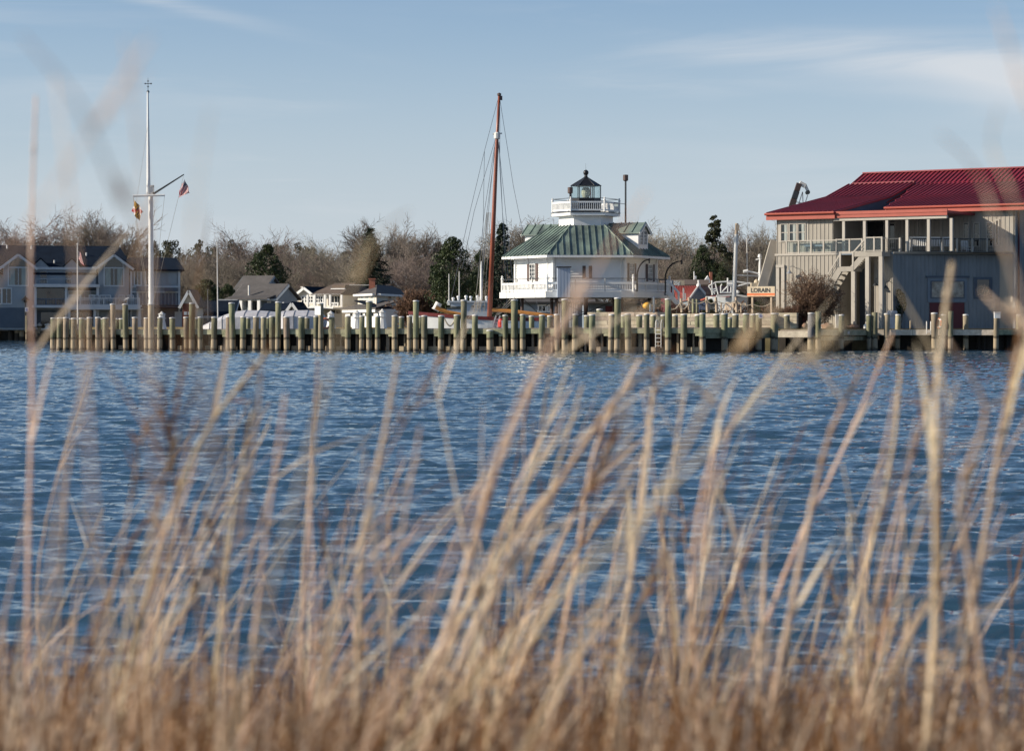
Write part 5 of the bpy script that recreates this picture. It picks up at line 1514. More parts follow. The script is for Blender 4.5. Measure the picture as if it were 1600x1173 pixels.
# ================================================================== museum lawn: planter, fence, benches, sign
PLY = 165.5
def planter(px0, px1, py0, py1, y, label, rows=4, name='planter_wall'):
    y1 = y - (px1 - px0) * .017
    f = Frame((X(px0, y), y), (X(px1, y1), y1))
    t = thing(name, label, 'planter', f.p(f.len / 2, 0, LAND))
    zt, zb_ = Z(py0, y), min(Z(py1, y), LAND - .02)
    n = max(1, int(f.len / 1.6))
    for r in range(rows):
        for i in range(n):
            o = (r % 2) * .5
            u0 = max(0, f.len * (i - o * .5) / n); u1 = f.len * (i + 1 - o * .5) / n if i < n - 1 else f.len
            h = (zt - zb_) / rows
            m = MB(); dd = random.uniform(0, .035); m.fbox(f, u0 + .008, u1 - .008, -.4, dd, zb_ + r * h, zb_ + (r + 1) * h - .018); m.build('timber', MAT['planter'], t)
    m = MB(); m.fbox(f, .05, f.len - .05, -2.6, -.401, zb_, zt - .06); m.build('soil_fill', MAT['soil'], t)
    return f, t
PL1, _ = planter(918, 1045, 487.5, 513, 171.0, 'pale timber planter wall behind the dock below the lighthouse')
PL2, _ = planter(1050, 1206, 489.5, 513, 166.0, 'long pale timber planter wall with a bench and rope fence on it')
PL3, _ = planter(1211, 1245, 488.5, 511.5, 164.5, 'short pale timber planter beside the bare brown bush', 4)
m = MB(); y = 165.5; f = Frame((X(1245, y), y), (X(1262, y), y))
t = thing('brick_step', 'dark red brick block between the short planter and the bare bush', 'brick wall', f.p(.4, 0, LAND))
for r in range(5):
    for i in range(3):
        m = MB(); m.fbox(f, f.len * (i + (.3 if r % 2 else 0)) / 3.3 + .01, f.len * (i + 1 + (.3 if r % 2 else 0)) / 3.3 - .01, -.5, random.uniform(0, .03), LAND - .05 + r * .19, LAND - .05 + r * .19 + .175); m.build('brick', MAT['brick'], t)
# rope fence on the planter
FZ = lambda py: Z(py, 165.0)
fp_ = [(1064, 466), (1076.5, 464.5), (1104, 464), (1118.5, 464.5), (1150, 464)]
rp = []
t = thing('rope_fence', 'post and rope fence along the top of the long planter', 'fence', Vector((X(1107, 166.6), 166.6, FZ(488))))
for i, (px, py) in enumerate(fp_):
    y = 166.4 - .1 * i; p0 = P(px + 1.5, 488, y); p1 = P(px, py, y)
    m = MB(); m.cyl(p0, p1, .10, .09, 8); m.build('post', MAT['cedar'], t); rp.append(p1)
rp2 = [P(1047, 478, 166.5)] + rp + [P(1176, 470, 165.9), P(1205, 468, 165.8)]
for a, b in zip(rp2, rp2[1:]):
    pts = [a.lerp(b, i / 8) + Vector((0, -.1, -.22 - .22 * math.sin(math.pi * i / 8))) for i in range(9)]
    m = MB(); m.tube(pts, .028, 5); m.build('rope', MAT['rope'], t)
a = P(1060, 478, 166.4); pts = [P(1062 + 13 * (i / 8), 479 + 5 * math.sin(math.pi * i / 8) - 3 * i / 8, 166.2) for i in range(9)]
m = MB(); m.tube(pts, .035, 5); m.build('rope', MAT['rope'], t)
for px, py, lb in ((1083, 467, 'green post with a white top in the rope fence'), (1088.5, 467.5, 'plain green post right of the white-topped green one')):
    m = MB(); m.cyl(P(px, 489, 166.9), P(px, py, 166.9), .09, n=8); m.build('green_post', MAT['treated'], t)
for px, py0, py1, lb in ((1058, 489, 479, 'short white pipe post at the left end of the rope fence'), (1021.5, 489, 466, 'thin white post below the right end of the lighthouse gallery'), (1016, 487, 477, 'short white stake beside the yellow buoy')):
    m = MB(); y = 169.0; m.cyl(P(px, py0, y), P(px, py1, y), .075, n=8); m.lathe(P(px, py1, y), [(.085, 0), (.085, .06), (.01, .1)], 8); single(m, 'white_post', MAT['dirty_white'], lb, 'post', P(px, py0, y))
slat_bench('garden_bench', 'weathered slatted wooden bench on the planter behind the rope fence', 'bench', P(1139, 488.5, 166.9), 1.02, R(-34), 'cedar', None, back=.50, slats=8, seat_z=.16)
slat_bench('garden_chair', 'dark blue slatted chair on the planter left of the wooden bench', 'chair', P(1098, 488.5, 167.2), .72, R(-20), 'bluechair', None, back=.48, slats=6, seat_z=.16)
slat_bench('garden_chair', 'weathered wooden chair turned away, right of the wooden bench', 'chair', P(1157, 488.5, 167.0), .6, R(50), 'cedar', None, back=.42, slats=5, seat_z=.16)
slat_bench('garden_chair', 'dark chair with pale armrests between the bench and the blue chair', 'chair', P(1113, 488.5, 167.8), .62, R(-20), 'darkmetal', None, back=.45, slats=5, seat_z=.16)
# LORAIN sign
y = 165.6; SF = Frame((X(1167.5, y + .5), y + .5), (X(1210.5, y - .5), y - .5))
t = thing('name_sign', 'cream wooden sign reading LORAIN with an orange stripe, on two posts', 'sign', SF.p(SF.len / 2, 0, Z(488, y)))
zt, zb_ = Z(447.5, y), Z(463.3, y)
mb = MB(); mb.fbox(SF, 0, SF.len, -.06, 0, zb_, zt); mb.build('sign_board', MAT['signboard'], t)
mb = MB(); mb.fbox(SF, .0, SF.len + .02, .001, .012, zb_ + .10, zb_ + .22); mb.build('stripe', MAT['orange'], t)
m_ = M('orange_pale_paint', (.70, .42, .25), .6, .2, 4.0); mb = MB(); mb.fbox(SF, .0, SF.len, .001, .010, zb_, zb_ + .095); mb.build('lower_stripe', m_, t)
lettering(t, SF, 'LORAIN', SF.U(1188.5), Z(456.5, y), .40, .0, 'ink', width=SF.len * .70, bold=.012)
for px, pb in ((1175.5, 489), (1205, 489)):
    u_ = SF.U(px, -.1); mb = MB(); mb.fbox(SF, u_ - .065, u_ + .065, -.2, -.07, Z(pb, y), zb_ + .4); mb.build('post', MAT['cedar'], t)
# wrapped grill
gp = P(1393, 514, 166.5); t = thing('covered_grill', 'pale crumpled cover over a grill against the lit wall', 'grill cover', gp)
m = MB(); rd = random.Random(5)
vs = []
for j, (z, r) in enumerate(((0, .34), (.35, .33), (.8, .30), (1.12, .36), (1.25, .30))):
    for k in range(12): a = 2 * math.pi * k / 12; rr = r * (1 + rd.uniform(-.16, .16)); vs.append((gp.x + rr * math.cos(a), gp.y + rr * .8 * math.sin(a), gp.z + z + rd.uniform(-.03, .03)))
m.add(vs, [(j * 12 + k, j * 12 + (k + 1) % 12, (j + 1) * 12 + (k + 1) % 12, (j + 1) * 12 + k) for j in range(4) for k in range(12)] + [tuple(48 + k for k in range(12))]); m.build('cover', MAT['wrap'], t)
# rocks
def rock(p, sx, sy, sz, label, seed):
    bm = bmesh.new(); bmesh.ops.create_icosphere(bm, subdivisions=3, radius=1)
    m = MB(); off = Vector((seed * 3.1, seed, 0))
    for v in bm.verts:
        k = 1 + .28 * mnoise.noise(v.co * 1.6 + off) + .10 * mnoise.noise(v.co * 4 + off)
        m.v.append((p[0] + v.co.x * sx * k, p[1] + v.co.y * sy * k, p[2] + v.co.z * sz * k))
    m.f = [tuple(v.index for v in f.verts) for f in bm.faces]; m.mi = [0] * len(m.f); bm.free()
    single(m, 'rock', MAT['rock'], label, 'rock', p, 'brown rocks on the lawn edge', smooth=True)
rock(P(1293, 510.5, 164), .43, .5, .26, 'largest brown rock, lying at the foot of the bare brown bush', 1)
rock(P(1332, 511, 165), .42, .4, .22, 'brown rock below the mid landing of the outside stairs', 2)
rock(P(1258, 509.5, 163.8), .20, .25, .20, 'small brown rock left of the grey-sleeved piling', 3)
rock(P(1321, 511.5, 165.2), .16, .2, .14, 'smallest brown rock, left of the one below the stairs', 4)
m = MB(); p = P(1352, 513, 164.8); m.lathe(p, [(.13, 0), (.13, .22), (.10, .24), (.04, .26), (.04, .30)], 10); single(m, 'white_jug', MAT['white'], 'small white jug on the bulkhead by the brown rocks', 'jug', p)
m = MB(); p = P(1308.5, 504, 168.0); m.box(p.x - .14, p.x + .14, p.y - .1, p.y + .1, p.z - .35, p.z + .55); m.box(p.x - .05, p.x + .05, p.y - .04, p.y + .04, p.z - .7, p.z - .351); single(m, 'white_meter_box', MAT['white'], 'white box on a stub post right of the bare brown bush', 'utility box', p)
# yellow buoy, wood pile, board shed behind the planter
p = P(1010.5, 478, 172.0)
bm = bmesh.new(); bmesh.ops.create_uvsphere(bm, u_segments=16, v_segments=10, radius=1); m = MB()
for v in bm.verts: m.v.append((p.x + v.co.x * .30, p.y + v.co.y * .30, p.z + v.co.z * .26 * (1 + .25 * v.co.x)))
m.f = [tuple(v.index for v in f.verts) for f in bm.faces]; m.mi = [0] * len(m.f); bm.free()
m.cyl(p + Vector((.2, 0, .1)), p + Vector((.42, 0, .02)), .08, .05, 8)
single(m, 'buoy', MAT['yellow'], 'yellow buoy lying on the brush pile under the lighthouse', 'buoy', p, smooth=True)
BSY = 196.5
t = thing('board_shed', 'low grey board shed with brown openings seen under the lighthouse', 'shed', P(970, 500, BSY))
f = Frame((X(912, BSY), BSY), (X(1030, BSY), BSY))
mb = MB(); mb.fbox(f, 0, f.len, -4, 0, LAND - .2, Z(474.5, BSY)); mb.build('wall', MAT['bluegrey'], t)
mb = MB(); mb.fbox(f, -.3, f.len + .3, -4.3, .4, Z(474.4, BSY), Z(471.5, BSY)); mb.build('roof', MAT['greyroof'], t)
for a, b in ((946, 957), (995, 1006)): mb = MB(); mb.fbox(f, f.U(a), f.U(b), .0, .05, Z(490, BSY), Z(478, BSY)); mb.build('shutter', MAT['maroon'], t)
m = MB()
for i in range(38):
    u_ = f.len * i / 38 + .06; m.fbox(f, u_, u_ + .05, .0, .022, LAND, Z(474.8, BSY))
m.build('battens', MAT['bluegrey'], t, kind='stuff')
t = thing('grey_cottage', 'small grey cottage with white windows seen under the left of the lighthouse gallery', 'house', P(860, 500, 214))
f = Frame((X(818, 214), 214), (X(925, 214), 214))
mb = MB(); mb.fbox(f, 0, f.len, -6, 0, LAND - .2, Z(471, 214)); mb.build('wall', MAT['bluegrey'], t)
mb = MB(); mb.slab([f.p(-.3, .5, Z(471.5, 214)), f.p(f.len + .3, .5, Z(471.5, 214)), f.p(f.len + .3, -3, Z(458, 214)), f.p(-.3, -3, Z(458, 214))], .15); mb.build('roof', MAT['greyroof'], t)
for a, b in ((842, 852), (857, 861)): window(t, f, f.U(a), f.U(b), Z(486, 214), Z(478, 214), 2, 1, 0, 'white', 'glass', fw=.12, mw=.08)
for a, b in ((871, 884), (889, 903)): 
    for k in range(4): mb = MB(); u_ = f.U(a + (b - a) * (k + .5) / 4); mb.fbox(f, u_ - .06, u_ + .06, .05, .12, LAND, Z(473, 214)); mb.build('porch_post', MAT['white'], t)
# ================================================================== old tug and mast by the sign
TY = 182.0
def tp(px, py): return P(px, py, TY)
t = thing('moored_vessel', 'white vessel with a pipe canopy frame behind the rope fence', 'boat', Vector((X(1140, TY), TY, LAND)))
vs = []; fs = []
x0, x1 = X(1103, TY), X(1196, TY)
for i in range(11):
    s = i / 10; x = x0 + (x1 - x0) * s; bw = 1.3 * min(1, .15 + s * 2.2) ** .7; zt = Z(463 + 1.5 * math.sin(s * 3.1), TY)
    for y_, z in ((-bw, zt), (-bw * .8, LAND + .3), (0, LAND), (bw * .8, LAND + .3), (bw, zt)): vs.append((x, TY + y_, z))
for i in range(10):
    for j in range(4): fs.append((i * 5 + j, (i + 1) * 5 + j, (i + 1) * 5 + j + 1, i * 5 + j + 1))
    fs.append((i * 5, i * 5 + 4, (i + 1) * 5 + 4, (i + 1) * 5))
fs += [tuple(range(5)), tuple(50 + j for j in range(4, -1, -1))]
mb = MB(); mb.add(vs, fs); mb.build('hull', MAT['workgrey'], t)
mb = MB(); mb.beam(tp(1117, 462.5) + Vector((0, -1.3, 0)), tp(1146, 461) + Vector((0, -1.3, 0)), .2, .14); mb.beam(tp(1146, 461) + Vector((0, -1.3, 0)), tp(1172, 465) + Vector((0, -1.3, 0)), .2, .14); mb.build('gunwale', MAT['white'], t)
PIPES = [[(1107, 447), (1118, 441), (1146, 439.5), (1176, 443.5), (1186, 445)], [(1107, 447), (1117, 459)], [(1117, 441), (1122, 460)], [(1126, 458), (1126, 447), (1128, 444)], [(1127, 457), (1141, 443)], [(1126, 457), (1142, 457)], [(1152, 447), (1172, 442)], [(1142, 457), (1142, 444), (1141, 442)], [(1137, 456), (1137, 434)], [(1113, 461), (1112, 438)], [(1110, 453), (1120, 451)], [(1111, 456), (1121, 454)]]
for pp in PIPES:
    mb = MB(); mb.tube([tp(*q) for q in pp], .055, 6); mb.build('canopy_pipe', MAT['white'], t)
mb = MB(); c = tp(1140, 444); mb.cyl(c - Vector((.2, 0, 0)), c + Vector((.2, 0, 0)), .14, n=8); mb.build('horn', MAT['white'], t)
mb = MB(); c = tp(1152, 459); mb.lathe(c, [(.05, 0), (.16, .08), (.16, .2), (.04, .28)], 8); mb.build('lamp', MAT['white'], t)
t = thing('old_mast', 'thick wooden mast, brown at the top and white below, standing behind the rope fence', 'mast', P(1147, 490, 169.5))
a, b, c = P(1146, 491, 169.5), P(1150.4, 366, 169.5), P(1151.3, 349, 169.5)
mb = MB(); mb.cyl(a, b, .17, .13, 12); mb.build('white_shaft', MAT['dirty_white'], t)
mb = MB(); mb.cyl(b, c, .13, .12, 12); mb.box(c.x - .1, c.x + .16, c.y - .12, c.y + .12, c.z - .5, c.z - .1); mb.build('brown_head', MAT['cedar'], t)
t = thing('radar_mast', 'slim white mast with short arms right of the thick wooden mast', 'mast', P(1185, 490, 184))
mb = MB(); mb.cyl(P(1186.5, 470, 184), P(1187.5, 403, 184), .14, .08, 8); mb.build('pole', MAT['white'], t)
for pp in ([(1163, 423.5), (1170, 424), (1187, 428)], [(1181, 406), (1190, 404)], [(1187, 425), (1192, 428)]): mb = MB(); mb.tube([P(*q, 184) for q in pp], .06, 6); mb.build('arm', MAT['white'], t)
mb = MB(); c = P(1163.5, 423.5, 184); mb.cyl(c - Vector((.1, 0, .05)), c + Vector((.25, 0, .02)), .12, n=8); mb.build('lamp', MAT['white'], t)
mb = MB(); mb.tube([P(1152, 430, 184), P(1213, 432.5, 184)], .07, 6); mb.build('boom', MAT['steel'], t)
mb = MB(); mb.lathe(P(1187, 403, 184), [(.05, 0), (.15, .05), (.12, .25), (.03, .3)], 8); mb.build('lamp', MAT['white'], t)
m = MB(); m.cyl(P(1168.5, 470, 190), P(1166.8, 372, 190), .055, .03, 6); single(m, 'thin_mast', MAT['dirty_white'], 'thin pale mast rising between the thick wooden mast and the slim white one', 'mast', P(1168, 470, 190))
t = thing('deck_winch', 'pale and dark winch machinery just above the sign', 'winch', P(1190, 450, 174))
mb = MB(); p = P(1183, 444, 174); mb.box(p.x - .45, p.x + .35, p.y - .3, p.y + .3, p.z - .35, p.z + .1); mb.lathe(p + Vector((-.05, 0, .1)), [(.18, 0), (.14, .18), (.05, .25)], 8); mb.build('housing', MAT['signboard'], t)
mb = MB(); p = P(1193.5, 443, 174); mb.cyl(p - Vector((.28, 0, 0)), p + Vector((.28, 0, 0)), .20, n=12); mb.cyl(p - Vector((.30, 0, 0)), p - Vector((.25, 0, 0)), .27, n=12); mb.cyl(p + Vector((.25, 0, 0)), p + Vector((.30, 0, 0)), .27, n=12); mb.build('drum', MAT['darkmetal'], t)
mb = MB(); p = P(1190, 451, 174); mb.box(p.x - 1.0, p.x + .8, p.y - .4, p.y + .4, LAND, p.z + .12); mb.build('base', MAT['darkwood'], t)
# ================================================================== HOUSES BEYOND
def body_gable(par, fr, u0, u1, dep, z0, ze, zr, along, wall, roof, oh=.35, wname='wall', trim=None, th=.16, d0=0.0):
    """walls with gables and a pitched roof; along 'u': ridge parallel to the front, 'd': gable faces the front; front at d0, back at d0-dep"""
    mb = MB(); a, b = d0, d0 - dep
    if along == 'd':
        uc = (u0 + u1) / 2
        mb.add([fr.p(u0, a, z0), fr.p(u1, a, z0), fr.p(u1, a, ze), fr.p(uc, a, zr), fr.p(u0, a, ze), fr.p(u0, b, z0), fr.p(u1, b, z0), fr.p(u1, b, ze), fr.p(uc, b, zr), fr.p(u0, b, ze)],
               [(0, 1, 2, 3, 4), (9, 8, 7, 6, 5), (0, 4, 9, 5), (1, 6, 7, 2), (4, 3, 8, 9), (2, 7, 8, 3)])
        w_ = mb.build(wname, MAT[wall], par)
        sl = (zr - ze) / (uc - u0); ze2 = ze - sl * oh
        for s, ue in ((0, u0 - oh), (1, u1 + oh)):
            pts = [fr.p(ue, a + oh, ze2 + .05), fr.p(uc, a + oh, zr + .05), fr.p(uc, b - oh, zr + .05), fr.p(ue, b - oh, ze2 + .05)]
            if s: pts = pts[::-1]
            mb = MB(); mb.slab([p + Vector((0, 0, th)) for p in pts], th, (0, 0, 1)); mb.build('roof', MAT[roof], par)
            if trim:
                mb = MB(); mb.beam(fr.p(ue, a + oh + .03, ze2 + .02), fr.p(uc, a + oh + .03, zr + .02), .06, .26); mb.build('barge_board', MAT[trim], par)
    else:
        dc = (a + b) / 2
        mb.add([fr.p(u0, a, z0), fr.p(u0, a, ze), fr.p(u0, dc, zr), fr.p(u0, b, ze), fr.p(u0, b, z0), fr.p(u1, a, z0), fr.p(u1, a, ze), fr.p(u1, dc, zr), fr.p(u1, b, ze), fr.p(u1, b, z0)],
               [(4, 3, 2, 1, 0), (5, 6, 7, 8, 9), (0, 1, 6, 5), (1, 2, 7, 6), (2, 3, 8, 7), (3, 4, 9, 8)])
        w_ = mb.build(wname, MAT[wall], par)
        sl = (zr - ze) / (a - dc); ze2 = ze - sl * oh
        for s, de in ((0, a + oh), (1, b - oh)):
            pts = [fr.p(u0 - oh, de, ze2 + .05), fr.p(u1 + oh, de, ze2 + .05), fr.p(u1 + oh, dc, zr + .05), fr.p(u0 - oh, dc, zr + .05)]
            if s: pts = pts[::-1]
            mb = MB(); mb.slab([p + Vector((0, 0, th)) for p in pts], th, (0, 0, 1)); mb.build('roof', MAT[roof], par)
            if trim and s == 0:
                mb = MB(); mb.beam(fr.p(u0 - oh, de + .03, ze2 + .05), fr.p(u1 + oh, de + .03, ze2 + .05), .06, .22); mb.build('eave_board', MAT[trim], par)
        if trim:
            for ue in (u0 - oh - .03, u1 + oh + .03):
                mb = MB(); mb.beam(fr.p(ue, a + oh, ze2 + .02), fr.p(ue, dc, zr + .02), .06, .24); mb.build('barge_board', MAT[trim], par)
    return w_
def chimney(par, fr, u, d, z0, z1, mat, w_=.35):
    mb = MB(); mb.fbox(fr, u - w_, u + w_, d - w_, d + w_, z0, z1 - .12); c = mb.build('chimney', MAT[mat], par)
    mb = MB(); mb.fbox(fr, u - w_ - .06, u + w_ + .06, d - w_ - .06, d + w_ + .06, z1 - .12, z1); mb.build('chimney_cap', MAT[mat], c)
def trimbox(par, fr, px0, px1, py0, py1, d0, d1, mat, name):
    mb = MB(); mb.fbox(fr, fr.U(px0), fr.U(px1), d0, d1, fr.Z((px0 + px1) / 2, py1), fr.Z((px0 + px1) / 2, py0)); return mb.build(name, MAT[mat], par)
def simple_rail(par, fr, px0, px1, py0, py1, d, mat, n=6, name='balcony_rail'):
    u0, u1 = fr.U(px0, d), fr.U(px1, d); zt, zb_ = fr.Z(px0, py0, d), fr.Z(px0, py1, d)
    mb = MB(); mb.fbox(fr, u0, u1, d - .05, d + .05, zt - .12, zt); mb.build(name, MAT[mat], par)
    mb = MB(); mb.fbox(fr, u0, u1, d - .04, d + .04, zb_, zb_ + .10); mb.build(name, MAT[mat], par)
    for i in range(n + 1):
        u = u0 + (u1 - u0) * i / n; mb = MB(); mb.fbox(fr, u - .05, u + .05, d - .06, d + .06, zb_, zt); mb.build('rail_post', MAT[mat], par)
    m = MB(); k = int((u1 - u0) / .16)
    for i in range(k): u = u0 + (u1 - u0) * (i + .5) / k; m.fbox(fr, u - .018, u + .018, d - .02, d + .02, zb_ + .1, zt - .1)
    m.build('rail_balusters', MAT[mat], par, kind='stuff')

# ---- HOTEL
HY = 258.0
HF = Frame((X(-60, 254.6), 254.6), (X(300, 259.4), 259.4))
def HU(px, d=0): return HF.U(px, d)
def HZ_(py, d=0): return Z(py, HY - d)
ht = thing('waterfront_hotel', 'long grey-blue shingled hotel with steep dark roof and gabled dormers at the far left', 'building', HF.p(12, 0, LAND))
ze, zr = HZ_(427), HZ_(383)
mb = MB(); mb.fbox(HF, HU(-60), HU(204), -13, 0, LAND - .3, ze); mb.build('wall', MAT['hotel'], ht)
# main roof, hipped at the right
a = [HF.p(HU(-60), .4, ze), HF.p(HU(214), .4, ze), HF.p(HU(190), -6.5, zr + .1), HF.p(HU(-60), -6.5, zr + .1)]
mb = MB(); mb.slab(a, .2, (0, 0, 1)); mb.build('roof', MAT['navyroof'], ht)
b = [HF.p(HU(214), .4, ze), HF.p(HU(214), -13.4, ze), HF.p(HU(190), -6.5, zr + .1)]
mb = MB(); mb.slab(b, .2, (0, 0, 1)); mb.build('roof', MAT['navyroof'], ht)
c_ = [HF.p(HU(214), -13.4, ze), HF.p(HU(-60), -13.4, ze), HF.p(HU(-60), -6.5, zr + .1), HF.p(HU(190), -6.5, zr + .1)]
mb = MB(); mb.slab(c_, .2, (0, 0, 1)); mb.build('roof', MAT['navyroof'], ht)
for px, py in ((11, 388), (49, 389), (85, 411), (135, 399)):
    k = (py - 427) / (383 - 427); d = .4 - 6.9 * k
    q = HF.p(HF.U(px, d), d, Z(py + 4, HY - d)); mb = MB(); mb.cyl(q, q + Vector((0, 0, .55)), .09, n=8); mb.build('vent_pipe', MAT['dirty_white'], ht)
# big gables with arched windows
for px0, px1, pk in ((-2, 62, 31), (147, 212, 179)):
    g0, g1 = HU(px0 + 7, 1.0), HU(px1 - 10, 1.0)
    body_gable(ht, HF, g0, g1, 5.2, LAND - .3, HZ_(417, 1), HZ_(399.5, 1), 'd', 'hotel', 'greyroof', .45, 'gable_bay', 'hoteltrim', .14, 1.0)
    uc = (g0 + g1) / 2
    for s in (-1, 0, 1):
        pass
    w0, w1 = uc - .95, uc + .95
    wn = window(ht, HF, w0, w1, HZ_(446), HZ_(420), 2, 1, 1.0, 'hoteltrim', 'glass', fw=.14, mw=.06)
    for q in (-1, 1):
        mb = MB(); mb.fbox(HF, uc + q * .62 - .28, uc + q * .62 + .28, 1.014, 1.02, HZ_(446), HZ_(420)); mb.build('curtain', MAT['curtain'], wn)
    # arched light
    n = 10; cz = HZ_(417.5)
    pts = [HF.p(uc + .95 * math.cos(math.pi * i / n), 1.03, cz + .80 * math.sin(math.pi * i / n)) for i in range(n + 1)]
    mb = MB(); mb.slab(pts[::-1], .03, (0, 1, 0)); aw = mb.build('arched_window', MAT['glass'], ht)
    pts = [HF.p(uc + 1.03 * math.cos(math.pi * i / n), 1.05, cz + .88 * math.sin(math.pi * i / n)) for i in range(n + 1)]
    mb = MB(); mb.tube(pts, .07, 5); mb.build('arch_trim', MAT['hoteltrim'], aw)
    # eave returns catch the sun
    mb = MB(); u_ = g0 - .25; mb.fbox(HF, u_ - .4, u_ + .35, .9, 1.5, HZ_(420), HZ_(417.6)); mb.build('eave_return', MAT['white'], ht)
# small wall gables
for pk in (63.5, 112.5):
    u_ = HU(pk, .5); body_gable(ht, HF, u_ - .85, u_ + .85, 2.5, HZ_(422), HZ_(417.5), HZ_(405.5), 'd', 'hotel', 'navyroof', .12, 'small_gable', None, .10, .5)
trimbox(ht, HF, 50, 150, 417.5, 421.5, .3, .55, 'hoteltrim', 'cornice')
trimbox(ht, HF, 52, 150, 421.5, 444, .02, .30, 'hotel', 'upper_wall')
for px in (68, 107): window(ht, HF, HU(px - 5), HU(px + 5), HZ_(443), HZ_(425), 1, 2, .31, 'hotel', 'glass', fw=.1, mw=.06)
for px in (215, 232): window(ht, HF, HU(px - 5), HU(px + 4), HZ_(445), HZ_(424), 2, 1, 1.05, 'hoteltrim', 'glass', fw=.12, mw=.05)
trimbox(ht, HF, 52, 155, 444.5, 449, .3, 1.9, 'hoteltrim', 'balcony_slab')
simple_rail(ht, HF, 56, 148, 435, 444.5, 1.7, 'hotel', 5)
# first-floor loggia
mb = MB(); mb.fbox(HF, HU(57), HU(102), .02, .06, HZ_(477), HZ_(451)); mb.build('dark_loggia', MAT['glass'], ht)
mb = MB(); mb.fbox(HF, HU(104), HU(160), .02, .05, HZ_(470), HZ_(451)); mb.build('shaded_wall', MAT['hoteldark'], ht)
for px0, px1 in ((108, 131), (133, 150), (156, 164)): window(ht, HF, HU(px0), HU(px1), HZ_(468), HZ_(456), max(1, int((px1 - px0) / 8)), 1, .06, 'hoteltrim', 'curtain', fw=.12, mw=.06)
for px in (55, 103, 152): mb = MB(); mb.fbox(HF, HU(px) - .14, HU(px) + .14, 1.2, 1.5, LAND, HZ_(449)); mb.build('column', MAT['hoteltrim'], ht)
simple_rail(ht, HF, 57, 102, 466, 477, 1.3, 'hoteldark', 3)
trimbox(ht, HF, 50, 220, 477, 481, .0, 2.4, 'hoteltrim', 'terrace_slab')
trimbox(ht, HF, 105, 221, 481, 484, 1.8, 2.5, 'hoteltrim', 'terrace_beam')
simple_rail(ht, HF, 106, 218, 465, 477, 2.3, 'hoteltrim', 6, 'terrace_rail')
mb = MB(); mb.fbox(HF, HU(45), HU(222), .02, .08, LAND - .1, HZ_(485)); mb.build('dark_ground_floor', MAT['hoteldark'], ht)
for px0, px1 in ((64, 90), (110, 140), (160, 185), (190, 206)): mb = MB(); mb.fbox(HF, HU(px0), HU(px1), .085, .11, HZ_(512), HZ_(488)); mb.build('ground_window', MAT['glass'], ht)
for px in (108, 148, 218): mb = MB(); mb.fbox(HF, HU(px, 2) - .13, HU(px, 2) + .13, 1.9, 2.2, LAND, HZ_(481)); mb.build('column', MAT['hoteltrim'], ht)
for px0, px1, py0, py1 in ((4, 17, 452, 474), (-20, 1, 452, 474)): window(ht, HF, HU(px0, 1), HU(px1, 1), HZ_(py1), HZ_(py0), 2, 1, 1.0 if px0 > 0 else .02, 'hoteltrim', 'glass', fw=.12, mw=.06)
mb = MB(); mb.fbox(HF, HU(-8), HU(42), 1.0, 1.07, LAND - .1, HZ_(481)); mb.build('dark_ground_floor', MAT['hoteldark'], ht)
# right wing
mb = MB(); mb.fbox(HF, HU(205), HU(281), -9, .9, LAND - .3, HZ_(420)); mb.build('wing_wall', MAT['hotel'], ht)
za2, zb2 = HZ_(420.5, 1.2), HZ_(402, -3)
mb = MB(); mb.slab([HF.p(HU(203), 1.3, za2), HF.p(HU(287), 1.3, za2), HF.p(HU(279), -4, zb2), HF.p(HU(203), -4, zb2)], .2, (0, 0, 1)); mb.build('wing_roof', MAT['navyroof'], ht)
mb = MB(); mb.slab([HF.p(HU(287), 1.3, za2), HF.p(HU(287), -9.3, za2), HF.p(HU(279), -4, zb2)], .2, (0, 0, 1)); mb.build('wing_roof', MAT['navyroof'], ht)
for px in (205, 215, 280): mb = MB(); mb.fbox(HF, HU(px, 1) - .1, HU(px, 1) + .1, .91, 1.02, LAND, HZ_(421)); mb.build('corner_trim', MAT['hoteltrim'], ht)
trimbox(ht, HF, 204, 281, 447, 449.5, .91, 1.06, 'hoteltrim', 'band'); trimbox(ht, HF, 204, 281, 455.5, 457.5, .91, 1.06, 'hoteltrim', 'band')
mb = MB(); mb.fbox(HF, HU(212), HU(234), .91, 1.5, HZ_(455), HZ_(447.5)); mb.build('awning', MAT['hoteldark'], ht)
mb = MB(); mb.fbox(HF, HU(256), HU(275), .91, 1.5, HZ_(455), HZ_(450)); mb.build('awning', MAT['hoteldark'], ht)
for i in range(13):
    px = 206 + i * 5.8; mb = MB(); mb.fbox(HF, HU(px), HU(px + 3.4), .91, .97, HZ_(476), HZ_(458)); mb.build('louvre_panel', MAT['hoteldark'], ht)
window(ht, HF, HU(262, 1), HU(276, 1), HZ_(443), HZ_(426), 1, 1, .91, 'hotel', 'hotel', fw=.05)
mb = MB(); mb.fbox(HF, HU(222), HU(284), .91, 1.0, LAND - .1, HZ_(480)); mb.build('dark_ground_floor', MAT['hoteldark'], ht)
mb = MB(); mb.slab([HF.p(HU(218), 2.6, HZ_(480)), HF.p(HU(284), 2.6, HZ_(480)), HF.p(HU(284), .9, HZ_(476.5)), HF.p(HU(218), .9, HZ_(476.5))], .15, (0, 0, 1)); mb.build('pent_roof', MAT['navyroof'], ht)
mb = MB(); mb.fbox(HF, HU(272), HU(283), 1.0, 1.06, LAND, HZ_(487)); mb.build('white_door', MAT['hoteltrim'], ht)
